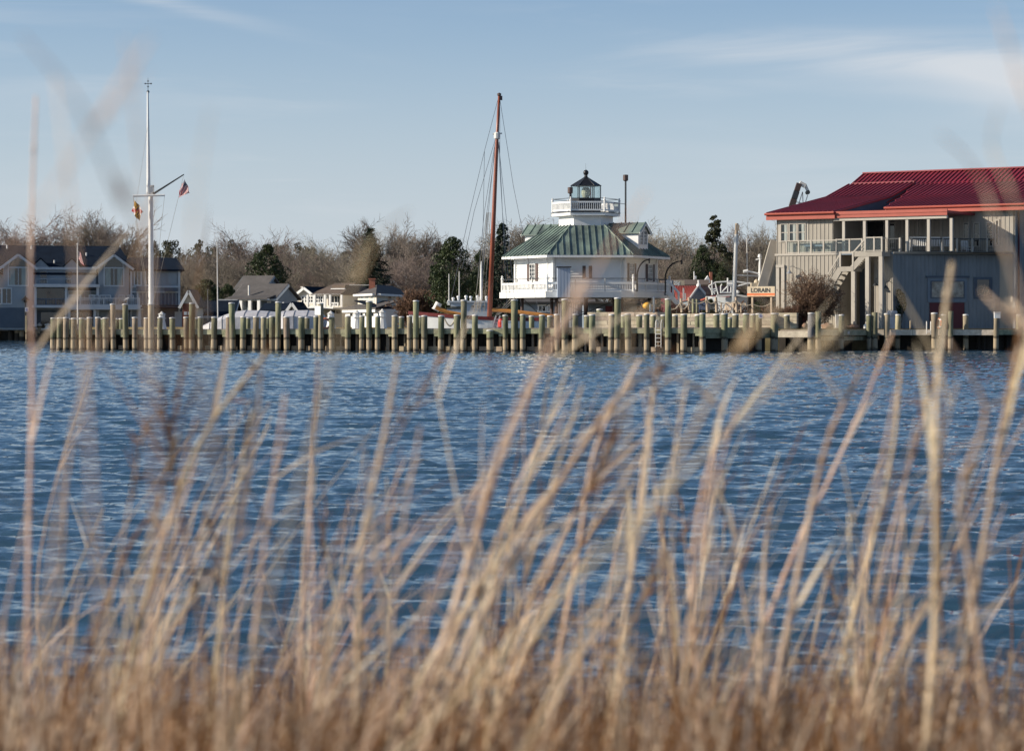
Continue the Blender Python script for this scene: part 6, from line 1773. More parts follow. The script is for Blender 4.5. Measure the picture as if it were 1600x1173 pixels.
# chairs on the terrace: white and dark
for i, px in enumerate((113, 121, 146, 152, 160, 171, 192, 203)):
    p = HF.p(HF.U(px, 1.2), 1.2, HZ_(477)); slat_bench('terrace_chair', 'pale chair on the hotel terrace behind its white railing', 'chair', p, .7, R(180 + 20 * math.sin(i * 2)), 'hoteltrim', 'chairs on the hotel terrace', slats=4)
# hotel bulkhead with its posts
hb = thing('hotel_bulkhead', 'low dark bulkhead with a pale walkway in front of the hotel', 'bulkhead', (X(40, 256), 256, 0))
f = Frame((X(-10, 256.5), 256.5), (X(95, 255.5), 255.5))
mb = MB(); mb.fbox(f, 0, f.len, -1.5, 0, -1, 1.0); mb.build('sheeting', MAT['darkwood'], hb)
mb = MB(); mb.fbox(f, 0, f.len, -3, .15, 1.0, 1.16); mb.build('walkway', MAT['deckwood'], hb)
for px0, px1 in ((29, 41), (65, 78)): mb = MB(); mb.fbox(f, f.U(px0), f.U(px1), -.5, .2, 1.161, 1.28); mb.build('step', MAT['dirty_white'], hb)
k = 0
PR2 = None
for px, py, yb, wd in ((-3, 508, 526, .24), (16.5, 500, 524, .26), (26.5, 507, 523, .28), (34, 512.5, 522, .3), (55, 508, 522, .26), (61.5, 507.5, 523, .26), (57, 513, 522, .25), (27.3, 495.5, 520, .20), (62.5, 495.5, 520, .2), (71, 495.5, 520, .2), (77, 495.5, 519, .2), (87, 497, 519, .2)):
    y = 256 if yb > 520.5 else 257.2
    if PR2 is None:
        m = MB(); m.lathe((0, 0, 0), [(.24, -1.5), (.24, 1.0)], 10); PR2 = m.build('piling', MAT['pile']); 
        c = MB(); c.lathe((0, 0, 0), [(.28, .9), (.27, 1.02), (.02, 1.25)], 10); c.build('cap', MAT['cap'], PR2)
        o = PR2
    else: o = copy_tree(PR2)
    zt = Z(py, y); o.location = (X(px, y), y, zt - 1.0); WORLD[o.name] = Vector(o.location); o.scale = (wd / .26, wd / .26, 1)
    tag(o, 'thin white-capped post behind the hotel walkway' if wd == .2 else 'short stout capped piling at the edge of the hotel bulkhead', 'piling', 'posts behind the hotel walkway' if wd == .2 else 'pilings along the hotel bulkhead')
p = Vector((X(74.5, 256), 256, 1.2)); h = Z(505, 256) - 1.2
t = thing('power_pedestal', 'small white lighthouse-shaped power pedestal on the hotel walkway just left of the long dock', 'power pedestal', p, 'lighthouse-shaped dock power pedestals')
mb = MB(); mb.lathe(p, [(.42, 0), (.22, h * .58), (.34, h * .62), (.34, h * .84), (.08, h), (.02, h * 1.03)], 8); mb.build('tower', MAT['white'], t)
t = thing('street_lamp', 'black lantern on a post at the hotel waterfront with a small blue and white sign', 'street lamp', (X(39, 254.5), 254.5, LAND - .3))
q = P(39.5, 505, 254.5)
mb = MB(); mb.cyl((q.x, q.y, LAND - .4), (q.x, q.y, Z(470, 254.5)), .07, .05, 8); mb.build('post', MAT['black'], t)
mb = MB(); c = P(39.5, 473, 254.5); mb.lathe(c, [(.12, 0), (.2, .25), (.5, .26), (.10, .62), (.03, .75)], 8); mb.build('lantern', MAT['black'], t)
f = Frame((X(39, 254.3), 254.3), (X(45, 254.3), 254.3))
mb = MB(); mb.fbox(f, 0, f.len, -.03, 0, Z(487, 254.3), Z(480, 254.3)); s_ = mb.build('sign_plate', MAT['hoteltrim'], t)
lettering(t, f, 'B', f.len / 2, Z(486, 254.3), .42, 0, 'blue', bold=.01)
m = MB(); m.cyl((X(41.3, 253), 253, -.8), (X(41.3, 253), 253, Z(493, 253)), .09, n=8); single(m, 'thin_stake', MAT['piletan'], 'thin tan stake standing in the water before the hotel bulkhead', 'stake', (X(41.3, 253), 253, 0))
# white flagpole with the second national flag
t = thing('small_flagpole', 'slim white pole with a striped flag rising from the left part of the dock', 'flagpole', P(121.5, 515, 165))
mb = MB(); mb.cyl((X(121.5, 165), 165, 1.2), P(121, 383, 165), .055, .035, 8); mb.build('pole', MAT['dirty_white'], t)
mb = MB(); mb.lathe(P(121, 383, 165), [(.03, 0), (.06, .04), (.06, .1), (.01, .14)], 8); mb.build('truck', MAT['dirty_white'], t)
flag('national_flag', 'small striped national flag on the slim white pole before the hotel', [(121.8, 391), (130, 399), (133.5, 416), (122, 405)], 'us', 165, .06)
m = MB(); m.cyl(P(340.5, 505, 182), P(339, 378, 182), .055, .03, 6); single(m, 'thin_mast', MAT['dirty_white'], 'thin white mast rising from the bow of the wrapped boats', 'mast', P(340.5, 505, 182))
m = MB(); m.cyl(P(325, 500, 200), P(324.5, 452, 200), .03, .02, 6); single(m, 'thin_mast', MAT['wire'], 'faint thin grey mast left of the taller white one', 'mast', P(325, 500, 200))
# ---- small brick boathouse with cream gable
y = 232; f = Frame((X(283, y), y), (X(306, y), y))
t = thing('brick_boathouse', 'small brick building with a pointed cream gable beside the hotel', 'building', f.p(f.len / 2, 0, LAND))
body_gable(t, f, .15, f.len - .05, 6, LAND - .3, f.Z(294, 473), f.Z(294, 455), 'd', 'cream', 'greyroof', .3, 'gable', 'white')
mb = MB(); mb.fbox(f, .16, f.len - .06, .01, .14, LAND - .3, f.Z(294, 474)); mb.build('brick_front', MAT['brick'], t)
for px in (290, 296): mb = MB(); mb.fbox(f, f.U(px - 2.2), f.U(px + 2.2), .141, .18, f.Z(px, 492), f.Z(px, 487)); mb.build('window', MAT['hoteltrim'], t)
# ---- long low navy roofed building
y = 238; f = Frame((X(303, y), y), (X(362, y), y))
t = thing('low_navy_building', 'long low building with a dark navy roof below the dark hedge', 'building', f.p(f.len / 2, 0, LAND))
body_gable(t, f, 0, f.len, 7, LAND - .3, f.Z(330, 494), f.Z(330, 471), 'u', 'bluegrey', 'navyroof', .3, 'wall', 'hoteltrim')
mb = MB(); mb.beam(f.p(2, -3.5, f.Z(330, 470) + .1), f.p(f.len + .2, -3.5, f.Z(330, 470) + .1), .35, .18); mb.build('ridge_cap', MAT['dirty_white'], t)
# ---- grey house with two roofs and a porch
y = 248; f = Frame((X(366, y), y), (X(452, y), y))
t = thing('grey_porch_house', 'grey house with brown-grey roofs, a white-trimmed porch and a blue-grey gable end', 'house', f.p(f.len / 2, 0, LAND))
yaw = R(-16)
c0 = Vector((X(428, 246), 246, 0))
fa = Frame((c0.x - 4.6, c0.y + 2.0), (c0.x, c0.y))        # long side, faces left
fg = Frame((c0.x, c0.y), (c0.x + 1.65, c0.y + .55))
f1 = Frame((X(366, 248.6), 248.6), (X(429, 246.6), 246.6))
body_gable(t, f1, 0, f1.len, 4.6, LAND - .3, f1.Z(400, 466.5), f1.Z(400, 446), 'u', 'bluegrey', 'greyroof', .35, 'wall', 'white')
f2 = Frame((X(364, 255.4), 255.4), (X(404, 254), 254))
body_gable(t, f2, 0, f2.len, 5.2, LAND - .3, f2.Z(385, 462), f2.Z(385, 433), 'u', 'bluegrey', 'greyroof', .35, 'upper_wall', 'bluegrey')
for px in (369, 377, 391, 405): mb = MB(); u_ = f1.U(px, 1.2); mb.fbox(f1, u_ - .16, u_ + .16, 1.1, 1.35, LAND, f1.Z(px, 468)); mb.build('porch_post', MAT['white'], t)
mb = MB(); mb.fbox(f1, 0, f1.len, 1.0, 1.4, f1.Z(400, 469), f1.Z(400, 466.8)); mb.build('porch_beam', MAT['white'], t)
mb = MB(); mb.slab([f1.p(-.2, 1.5, f1.Z(400, 466)), f1.p(f1.len, 1.5, f1.Z(400, 466)), f1.p(f1.len, -.2, f1.Z(400, 461)), f1.p(-.2, -.2, f1.Z(400, 461))], .12, (0, 0, 1)); mb.build('porch_roof', MAT['greyroof'], t)
for px in (381, 398): mb = MB(); mb.fbox(f1, f1.U(px - 4), f1.U(px + 4), .01, .05, LAND + .4, f1.Z(px, 470)); mb.build('dark_window', MAT['glass'], t)
mb = MB(); mb.fbox(f1, f1.U(418), f1.U(424), .06, .1, LAND, f1.Z(420, 465.5)); mb.build('white_door', MAT['white'], t)
mb = MB(); q = f2.p(f2.U(371), .2 - 1.6, f2.Z(371, 450)); mb.beam(q, q + Vector((.9, 1.0, .75)), .7, .06); mb.build('skylight', MAT['dirty_white'], t)
mb = MB(); q = P(389, 455, 248); mb.cyl(q - Vector((0, 0, .5)), q + Vector((0, 0, .6)), .1, n=8); mb.build('flue', MAT['dirty_white'], t)
for px in (436, 443): mb = MB(); mb.cyl(P(px, 482, 244), P(px, 472, 244), .1, n=6); mb.build('deck_post', MAT['white'], t)
# ---- navy roofed garage with white gable
y = 228; f = Frame((X(449, 228.15), 228.15), (X(465, 228), 228))
t = thing('white_gable_garage', 'low garage with a navy roof and a small white gable behind the wrapped boats', 'garage', f.p(f.len / 2, 0, LAND))
body_gable(t, f, 0, f.len, 4, LAND - .3, f.Z(457, 486), f.Z(457, 474.5), 'd', 'white', 'navyroof', .3, 'wall', 'white')
mb = MB(); mb.slab([f.p(-3.0, -1, f.Z(440, 484)), f.p(.2, -1, f.Z(440, 484)), f.p(.9, -3, f.Z(440, 473)), f.p(-3.0, -3, f.Z(440, 473))], .15, (0, 0, 1)); mb.build('side_roof', MAT['navyroof'], t)
mb = MB(); q = f.Z(457, 482); mb.beam(f.p(f.len * .25, .02, f.Z(457, 486)), f.p(f.len * .62, .02, f.Z(457, 478.5)), .05, .14); mb.build('gable_shadow_strip', MAT['darkmetal'], t)  # solid dark strip standing in for the left verge's cast shadow
# ---- cream balcony house
y = 252; f = Frame((X(463, 255), 255), (X(536, 252.4), 252.4))
t = thing('cream_balcony_house', 'cream two-storey house with a small front gable, brown roof and long white balcony', 'house', f.p(f.len / 2, 0, LAND))
body_gable(t, f, f.U(466), f.U(490), 7, LAND - .3, f.Z(478, 460), f.Z(478, 450.5), 'd', 'cream', 'navyroof', .4, 'gable_wing', 'white')
mb = MB(); mb.fbox(f, f.U(490), f.U(534.5), -8, 0, LAND - .3, f.Z(512, 459)); mb.build('wall', MAT['cream'], t)
mb = MB(); mb.slab([f.p(f.U(489), .5, f.Z(512, 459)), f.p(f.U(537), .5, f.Z(512, 459)), f.p(f.U(529), -3.5, f.Z(512, 446) + .3), f.p(f.U(497), -3.5, f.Z(512, 446) + .3)], .15, (0, 0, 1)); mb.build('roof', MAT['brownroof'], t)
mb = MB(); mb.slab([f.p(f.U(537), .5, f.Z(512, 459)), f.p(f.U(537), -8, f.Z(512, 459)), f.p(f.U(529), -3.5, f.Z(512, 446) + .3)], .15, (0, 0, 1)); mb.build('roof', MAT['brownroof'], t)
trimbox(t, f, 489, 536, 459, 460.8, .1, .5, 'white', 'eave_board')
mb = MB(); mb.fbox(f, f.U(510), f.U(530), -3.6, -1.2, f.Z(520, 452), f.Z(520, 445)); mb.build('roof_deck', MAT['brownroof'], t); trimbox(t, f, 509, 531, 450.3, 451.6, -1.2, -1.0, 'white', 'roof_trim')
for a, b, n in ((472, 475, 1), (477, 479, 1), (482, 489, 2), (494, 504, 3)): window(t, f, f.U(a), f.U(b), f.Z(a, 472), f.Z(a, 463.5), n, 2, 0, 'white', 'glass', fw=.10, mw=.08)
for a, b in ((513, 516), (517.5, 521.5), (523.5, 526.5), (528, 530.5)): mb = MB(); mb.fbox(f, f.U(a), f.U(b), .005, .05, f.Z(a, 477), f.Z(a, 463)); mb.build('dark_door', MAT['glass'] if a > 515 else MAT['shutter'], t)
trimbox(t, f, 463, 536, 480, 482.5, .0, 2.0, 'white', 'balcony_floor')
simple_rail(t, f, 464, 508, 472.5, 480, 1.9, 'white', 5); simple_rail(t, f, 516, 528, 472.5, 479, 1.9, 'white', 2)
for px in (464, 481, 492, 508, 516, 534): mb = MB(); u_ = f.U(px, 1.9); mb.fbox(f, u_ - .1, u_ + .1, 1.8, 2.0, f.Z(px, 480), f.Z(px, 461)); mb.build('porch_post', MAT['white'], t)
for a, b in ((518, 524), (526, 532)): mb = MB(); mb.fbox(f, f.U(a), f.U(b), .01, .05, f.Z(a, 490), f.Z(a, 485)); mb.build('window', MAT['glass'], t)
chimney(t, f, f.U(447.5), -4, LAND, f.Z(447, 447), 'dirty_white', .4)
body_gable(t, f, f.U(451), f.U(464), 6, LAND - .3, f.Z(457, 463), f.Z(457, 452), 'd', 'cream', 'brownroof', .2, 'rear_gable', 'white', d0=-4)
# ---- sage house
y = 262; f = Frame((X(528, y), y), (X(566, y), y))
t = thing('sage_house', 'plain pale sage green house with a navy roof between the two cream houses', 'house', f.p(f.len / 2, 0, LAND))
body_gable(t, f, 0, f.len, 8, LAND - .3, f.Z(545, 458.5), f.Z(545, 449.5), 'u', 'sage', 'navyroof', .3, 'wall', None)
window(t, f, f.U(538.5), f.U(542.5), f.Z(540, 474), f.Z(540, 462), 1, 1, 0, 'shutter', 'shutter', fw=.06)
# ---- cream hip roofed house on the corner
cx, cy = X(588, 240), 240
fl = Frame((X(556, 247), 247), (cx, cy)); frt = Frame((cx, cy), (X(642, 256), 256))
t = thing('cream_hip_house', 'large cream hip-roofed house with an orange chimney, one side sunlit and one in shade', 'house', Vector((cx, cy, LAND)))
A_, B_, C_ = fl.p(fl.U(559), 0, 0), Vector((cx, cy, 0)), frt.p(frt.len, 0, 0); D_ = A_ + (C_ - B_)
ze = Z(458.5, cy); zr = Z(445.5, 250)
mb = MB(); mb.prism([(A_.x, A_.y), (B_.x, B_.y), (C_.x, C_.y), (D_.x, D_.y)], LAND - .3, ze); mb.build('wall', MAT['cream'], t)
cen = (A_ + B_ + C_ + D_) / 4
def ov(p, k=.5): d = (p - cen).normalized(); return Vector((p.x + d.x * k, p.y + d.y * k, ze))
q = [ov(A_), ov(B_), ov(C_), ov(D_)]
r0 = Vector((A_ + B_) / 2) * .35 + cen * .65; r1 = Vector((C_ + D_) / 2) * .35 + cen * .65
lng = (C_ - B_).length > (B_ - A_).length
r0 = (A_ + B_) / 2 * .45 + cen * .55; r1 = (C_ + D_) / 2 * .45 + cen * .55
r0.z = r1.z = zr
for poly in ([q[0], q[1], r0], [q[1], q[2], r1, r0], [q[2], q[3], r1], [q[3], q[0], r0, r1]):
    mb = MB(); mb.slab(poly, .15, (0, 0, 1)); mb.build('roof', MAT['greyroof'], t)
for fr_, L0, L1 in ((fl, fl.U(558), fl.len), (frt, 0, frt.len)):
    mb = MB(); mb.fbox(fr_, L0, L1 + .1, .01, .45, ze - .22, ze - .01); mb.build('eave_board', MAT['white'], t)
for a, b in ((564, 568.5), (571.5, 576.5), (579.5, 584.5)): window(t, fl, fl.U(a), fl.U(b), fl.Z(a, 473), fl.Z(a, 462.5), 2, 2, 0, 'white', 'curtain', fw=.14, mw=.07)
for a, b in ((606, 610), (619.5, 623.5)): window(t, frt, frt.U(a), frt.U(b), frt.Z(a, 473), frt.Z(a, 462.5), 1, 2, 0, 'cream', 'glass', fw=.08, mw=.06)
mb = MB(); mb.fbox(frt, frt.U(619), frt.U(622), .0, .04, frt.Z(620, 491), frt.Z(620, 485)); mb.build('window', MAT['glass'], t)
q0 = P(581.5, 450, 246); mb = MB(); mb.box(q0.x - .30, q0.x + .30, q0.y - .3, q0.y + .3, q0.z - 1.2, Z(436.5, 246)); c = mb.build('chimney', MAT['chimney'], t)
mb = MB(); mb.box(q0.x - .38, q0.x + .38, q0.y - .38, q0.y + .38, Z(436.5, 246) + .002, Z(435, 246)); mb.build('chimney_cap', MAT['chimney'], c)
mb = MB(); mb.box(X(546, 252), X(582, 252), 251.8, 252.2, Z(446, 252), Z(444.7, 252)); mb.build('ridge_trim', MAT['dirty_white'], t)
# porch with its own roof
fl2 = Frame((X(538, 246), 246), (X(588.5, 236), 236))
zt = fl2.Z(565, 481); zt2 = fl2.Z(565, 474)
mb = MB(); mb.slab([fl2.p(-.5, .3, zt), fl2.p(fl2.len + .6, .3, zt), fl2.p(fl2.len - .3, -2.6, zt2 + .3), fl2.p(1.5, -2.6, zt2 + .3)], .14, (0, 0, 1)); mb.build('porch_roof', MAT['greyroof'], t)
fr2 = Frame((X(588.5, 236), 236), (X(612, 242), 242))
mb = MB(); mb.slab([fr2.p(-.3, .3, zt), fr2.p(fr2.len, .3, zt), fr2.p(fr2.len - 1.2, -2.4, zt2 + .3), fr2.p(.6, -2.4, zt2 + .3)], .14, (0, 0, 1)); mb.build('porch_roof', MAT['navyroof'], t)
mb = MB(); mb.fbox(fl2, 0, fl2.len, -2.5, -.1, LAND - .3, zt - .14); mb.build('porch_wall', MAT['white_clap'], t)
mb = MB(); mb.fbox(fl2, -.2, fl2.len + .1, .0, .2, zt - .45, zt - .15); mb.build('porch_beam', MAT['white'], t)
for a, b in ((546, 550), (552, 556), (562, 566), (569.5, 574), (579, 583)): window(t, fl2, fl2.U(a), fl2.U(b), fl2.Z(a, 494), fl2.Z(a, 484.5), 1, 1, -.1, 'white', 'glass', fw=.1)
# ---- dark gable house behind
y = 285; f = Frame((X(592, y), y), (X(645, y), y))
t = thing('dark_roof_house', 'dark-roofed house with a white gable edge and white chimney behind the reddish bush', 'house', f.p(f.len / 2, 0, LAND))
u0, u1 = f.U(587), f.U(640)
body_gable(t, f, u0 + .4, u1 - .4, 10, LAND, f.Z(610, 459), f.Z(613, 438.5), 'd', 'cream', 'navyroof', .5, 'wall', 'white', .2)
mb = MB(); mb.slab([f.p(f.U(634), 2, f.Z(640, 452)), f.p(f.U(668), 2, f.Z(640, 452)), f.p(f.U(650), -3, f.Z(640, 439)), f.p(f.U(612), -3, f.Z(640, 439))], .2, (0, 0, 1)); mb.build('side_roof', MAT['navyroof'], t)
mb = MB(); mb.fbox(f, f.U(634), f.U(666), -6, 1.8, LAND, f.Z(640, 453)); mb.build('side_wall', MAT['bluegrey'], t)
chimney(t, f, f.U(638.5, -1), -1, f.Z(638, 450), f.Z(638.5, 430.5, -1), 'white', .42)
for px, py in ((603, 434), (574, 437)):
    m = MB(); q = P(px, py, 300); m.add([q + Vector((-.55, 0, -.5)), q + Vector((0, 0, .25)), q + Vector((.55, 0, -.5)), q + Vector((-.55, 1, -.5)), q + Vector((0, 1, .25)), q + Vector((.55, 1, -.5))], [(0, 2, 1), (3, 4, 5), (0, 1, 4, 3), (1, 2, 5, 4), (0, 3, 5, 2)]); m.build('dormer', MAT['white'], t)
# ---- red roofed shed and the long roof with a sign
y = 206; 
f = Frame((X(1050, 207), 207), (X(1089.5, 203), 203)); f2 = Frame((X(1089.5, 203), 203), (X(1104, 209), 209))
t = thing('red_roof_shed', 'low shed with a red ribbed roof and dark gable right of the lighthouse', 'shed', f.p(2, 0, LAND))
zr = Z(447.5, 206); ze = Z(467, 203)
p0, p1 = P(1053, 447.5, 208.5), P(1091.5, 447.5, 206); e0, e1 = P(1057, 470, 205), P(1074, 466, 202.5)
e1 = P(1077, 466.5, 202.5)
mb = MB(); mb.slab([e0, e1, p1, p0], .12, (0, 0, 1)); rf = mb.build('roof', MAT['coral'], t)
m = MB()
for i in range(15): 
    k = i / 14; m.beam(e0.lerp(e1, k) + Vector((0, 0, .03)), p0.lerp(p1, k) + Vector((0, 0, .03)), .07, .10)
m.build('roof_ribs', MAT['coral'], rf, kind='stuff')
e2 = P(1103, 461, 210)
mb = MB(); mb.slab([P(1077, 468, 202.6), P(1103, 468, 209), P(1101.5, 459.5, 209.2), P(1091, 449.5, 206.2), P(1077, 466.5, 202.6)], .2, (0, 1, 0)); mb.build('gable_wall', MAT['hoteldark'], t)
mb = MB(); mb.beam(P(1091, 447.5, 206), P(1101.5, 459.5, 209), .14, .25); mb.build('barge_board', MAT['hoteltrim'], t)
mb = MB(); mb.beam(P(1091, 447.5, 206), P(1077, 467, 202.4), .10, .16); mb.build('barge_board', MAT['dirty_white'], t)
q = P(1091.5, 446, 206); mb = MB(); mb.lathe(q, [(.18, -.1), (.18, .1), (.08, .15), (.08, .45)], 8); mb.build('finial', MAT['white'], t)
mb = MB(); mb.slab([P(1091, 447.5, 206.3), P(1101.5, 459.5, 209.3), P(1150, 461, 222), P(1150, 446, 222)], .1, (0, 0, 1)); mb.build('far_roof', MAT['maroon'], t)
mb = MB(); mb.slab([P(1094, 468, 203), P(1112, 462, 201), P(1140, 460.5, 203), P(1140, 468, 200)], .1, (0, 0, 1)); mb.build('low_roof', MAT['coral'], t)
mb = MB(); mb.prism([(P(1058, 0, 205.3).x, 205.3), (P(1077, 0, 203).x, 203), (P(1102, 0, 209).x, 209), (P(1080, 0, 214).x, 214)], LAND - .2, Z(469, 205)); mb.build('wall', MAT['bluegrey'], t)
y = 228; f = Frame((X(1040, y), y), (X(1112, y), y))
t = thing('long_shed', 'long low shed with a weathered brown roof edge behind the red-roofed one', 'shed', f.p(f.len / 2, 0, LAND))
mb = MB(); mb.fbox(f, 0, f.len, -7, -.4, LAND - .2, f.Z(1080, 445)); mb.build('wall', MAT['maroon'], t)
mb = MB(); mb.slab([f.p(-.3, .2, f.Z(1080, 444.5)), f.p(f.len - .3, .2, f.Z(1080, 444.5)), f.p(f.len, -3, f.Z(1080, 436)), f.p(-.3, -3, f.Z(1080, 436))], .15, (0, 0, 1)); mb.build('roof', MAT['brownroof'], t)
y = 224; f = Frame((X(1039, y), y), (X(1069.5, y), y))
t = thing('weathered_sign', 'weathered board sign with broken white lettering above the red roof', 'sign', f.p(f.len / 2, 0, LAND))
mb = MB(); mb.fbox(f, f.U(1053), f.len, -.06, 0, f.Z(1060, 445.5), f.Z(1060, 438)); mb.build('sign_board', MAT['signboard'], t)
mb = MB(); mb.fbox(f, 0, f.U(1052), -.06, 0, f.Z(1045, 445.5), f.Z(1045, 438)); mb.build('sign_board', MAT['bluegrey'], t)
lettering(t, f, 'TOP', f.U(1045.5), f.Z(1045, 445), .50, 0, 'white', width=.5, bold=.03)
lettering(t, f, '25¢', f.U(1057.5), f.Z(1057, 445), .50, 0, 'white', width=.55, bold=.02)
for px in (1042, 1066): mb = MB(); mb.fbox(f, f.U(px) - .06, f.U(px) + .06, -.2, -.061, LAND, f.Z(px, 438.5)); mb.build('post', MAT['darkmetal'], t)
m = MB(); q = P(1106, 436, 240); m.add([q + Vector((-.5, 0, -.4)), q + Vector((0, 0, .35)), q + Vector((.35, 0, -.4)), q + Vector((-.5, 1, -.4)), q + Vector((0, 1, .35)), q + Vector((.35, 1, -.4))], [(0, 2, 1), (3, 4, 5), (0, 1, 4, 3), (1, 2, 5, 4), (0, 3, 5, 2)])
t = thing('far_house', 'far house showing only a white gable peak and an orange chimney above the long shed', 'house', P(1106, 470, 240)); m.build('gable', MAT['white'], t)
mb = MB(); mb.box(X(1109, 240), X(1113, 240), 240, 240.6, LAND, Z(425, 240)); mb.build('chimney', MAT['chimney'], t)
mb = MB(); mb.box(X(1098, 241), X(1118, 241), 241.2, 246, LAND, Z(438.5, 241)); mb.build('wall', MAT['greyroof'], t)
m = MB(); m.cyl(P(1084.5, 450, 235), P(1084.5, 424, 235), .07, .05, 6); m.box(X(1086, 235), X(1088, 235), 234.9, 235.1, Z(436, 235), Z(431, 235)); single(m, 'white_pole', MAT['white'], 'white pole with a small box above the long shed roof', 'pole', P(1084.5, 450, 235))
t = thing('small_ladder_stand', 'small white striped stand in front of the red shed roof', 'stand', P(1069, 470, 200))
mb = MB(); mb.beam(P(1068, 470, 200), P(1068, 450, 200), .12, .1, (0, 1, 0)); mb.build('post', MAT['white'], t)
for k in range(4): mb = MB(); mb.beam(P(1068.5, 459 + k * 2.6, 200), P(1072, 459.5 + k * 2.6, 200), .08, .08, (0, 1, 0)); mb.build('rung', MAT['white'], t)
mb = MB(); mb.beam(P(1071.5, 470, 200), P(1070.5, 458, 200), .08, .1, (0, 1, 0)); mb.build('rail', MAT['white'], t)
# ================================================================== TREES
def seg_mesh(name, segs, mat, sides=4):
    """all segments (p0, p1, r0, r1) as one mesh of open tapered prisms"""
    S = np.array([[*a, *b, r0, r1] for a, b, r0, r1 in segs], dtype=float)
    p0, p1, r0, r1 = S[:, 0:3], S[:, 3:6], S[:, 6], S[:, 7]
    d = p1 - p0; d /= np.linalg.norm(d, axis=1)[:, None] + 1e-9
    ref = np.where(np.abs(d[:, 2:3]) > .9, np.array([[1., 0, 0]]), np.array([[0, 0, 1.]]))
    x = np.cross(d, ref); x /= np.linalg.norm(x, axis=1)[:, None] + 1e-9
    y = np.cross(d, x)
    n = len(S); V = np.zeros((n, 2 * sides, 3))
    for k in range(sides):
        t = 2 * math.pi * k / sides; o = x * math.cos(t) + y * math.sin(t)
        V[:, k] = p0 + o * r0[:, None]; V[:, sides + k] = p1 + o * r1[:, None]
    base = (np.arange(n) * 2 * sides)[:, None, None]
    fq = np.array([[k, (k + 1) % sides, sides + (k + 1) % sides, sides + k] for k in range(sides)])[None] + base
    me = bpy.data.meshes.new(name)
    me.vertices.add(n * 2 * sides); me.vertices.foreach_set('co', V.ravel())
    q = fq.reshape(-1, 4); me.loops.add(q.size); me.loops.foreach_set('vertex_index', q.ravel().astype(np.int32))
    me.polygons.add(len(q)); me.polygons.foreach_set('loop_start', np.arange(0, q.size, 4, dtype=np.int32))
    me.polygons.foreach_set('use_smooth', np.ones(len(q), dtype=bool))
    me.update(calc_edges=True); me.materials.append(mat)
    return me
def quad_mesh(name, cen, size, mat, rs, up_bias=.3, aspect=.6, nrm=None):
    """leaf-sized quads at centres cen with random tilt"""
    n = len(cen)
    nn = rs.normal(size=(n, 3)); nn[:, 2] += up_bias
    if nrm is not None: nn = nn * .7 + nrm * 1.0
    nn /= np.linalg.norm(nn, axis=1)[:, None]
    a = np.cross(nn, rs.normal(size=(n, 3))); a /= np.linalg.norm(a, axis=1)[:, None] + 1e-9
    b = np.cross(nn, a)
    sz = (size * rs.uniform(.6, 1.3, size=(n, 1)))
    V = np.stack([cen - a * sz, cen - b * sz * aspect, cen + a * sz, cen + b * sz * aspect], 1)
    me = bpy.data.meshes.new(name)
    me.vertices.add(4 * n); me.vertices.foreach_set('co', V.ravel())
    me.loops.add(4 * n); me.loops.foreach_set('vertex_index', np.arange(4 * n, dtype=np.int32))
    me.polygons.add(n); me.polygons.foreach_set('loop_start', np.arange(0, 4 * n, 4, dtype=np.int32))
    me.update(calc_edges=True); me.materials.append(mat)
    return me
def link(name, me, parent):
    o = bpy.data.objects.new(name, me); COL.objects.link(o); o.parent = parent; WORLD[o.name] = Vector((0, 0, 0)); return o

def bare_tree_data(h, spread, seed, levels=4, trunk=.30, fork=.28, twig_r=.016, dens=1.0):
    """segments of a leafless tree: limbs and twigs"""
    rd = random.Random(seed); limbs = []; twigs = []
    def grow(p, d, ln, r, lv):
        n = 4 if lv < 2 else 3
        pts = [p]; rr = r
        for i in range(n):
            d = (d + Vector((rd.gauss(0, .12), rd.gauss(0, .12), rd.gauss(.035, .06)))).normalized()
            q = pts[-1] + d * (ln / n); r2 = max(twig_r * .55, r * (1 - (i + 1) / n * .55))
            (limbs if lv < 2 else twigs).append((pts[-1], q, rr, r2)); pts.append(q); rr = r2
            if lv < levels and (i > 0 or lv > 0):
                k = 1 if lv < 2 else rd.choice([1, 2]) if lv < levels - 1 else 2
                if lv == 1 and i == n - 1: k = 2
                if lv >= 2 and dens > 1 and rd.random() < dens - 1: k += 1
                for _ in range(k):
                    ax = Vector((rd.gauss(0, 1), rd.gauss(0, 1), rd.gauss(.15, .45)))
                    ax = (ax - d * ax.dot(d)).normalized()
                    ang = rd.uniform(.45, .95) * spread
                    grow(q, (d * math.cos(ang) + ax * math.sin(ang)).normalized(), ln * rd.uniform(.46, .72), max(twig_r, r2 * .66), lv + 1)
    # trunk
    p = Vector((0, 0, -.3)); d = Vector((rd.gauss(0, .04), rd.gauss(0, .04), 1)).normalized()
    hb = h * fork; q = p + d * hb; limbs.append((p, q, trunk, trunk * .8))
    m = rd.choice([5, 6, 7])
    for i in range(m):
        a = 2 * math.pi * (i + rd.random() * .6) / m; tl = rd.choice([.25, .5, .8, 1.1]) * spread
        grow(q - d * rd.uniform(0, hb * .2), Vector((math.cos(a) * tl, math.sin(a) * tl, 1)).normalized(), h * rd.uniform(.36, .46), trunk * .54, 1)
    grow(q, d, h * .42, trunk * .6, 1)
    # scale so the top is exactly h
    zt = max(s[1].z for s in limbs + twigs); k = h / zt
    f = lambda v: Vector((v.x * k, v.y * k, v.z * k))
    return [(f(a), f(b), r0, r1) for a, b, r0, r1 in limbs], [(f(a), f(b), r0, r1) for a, b, r0, r1 in twigs]
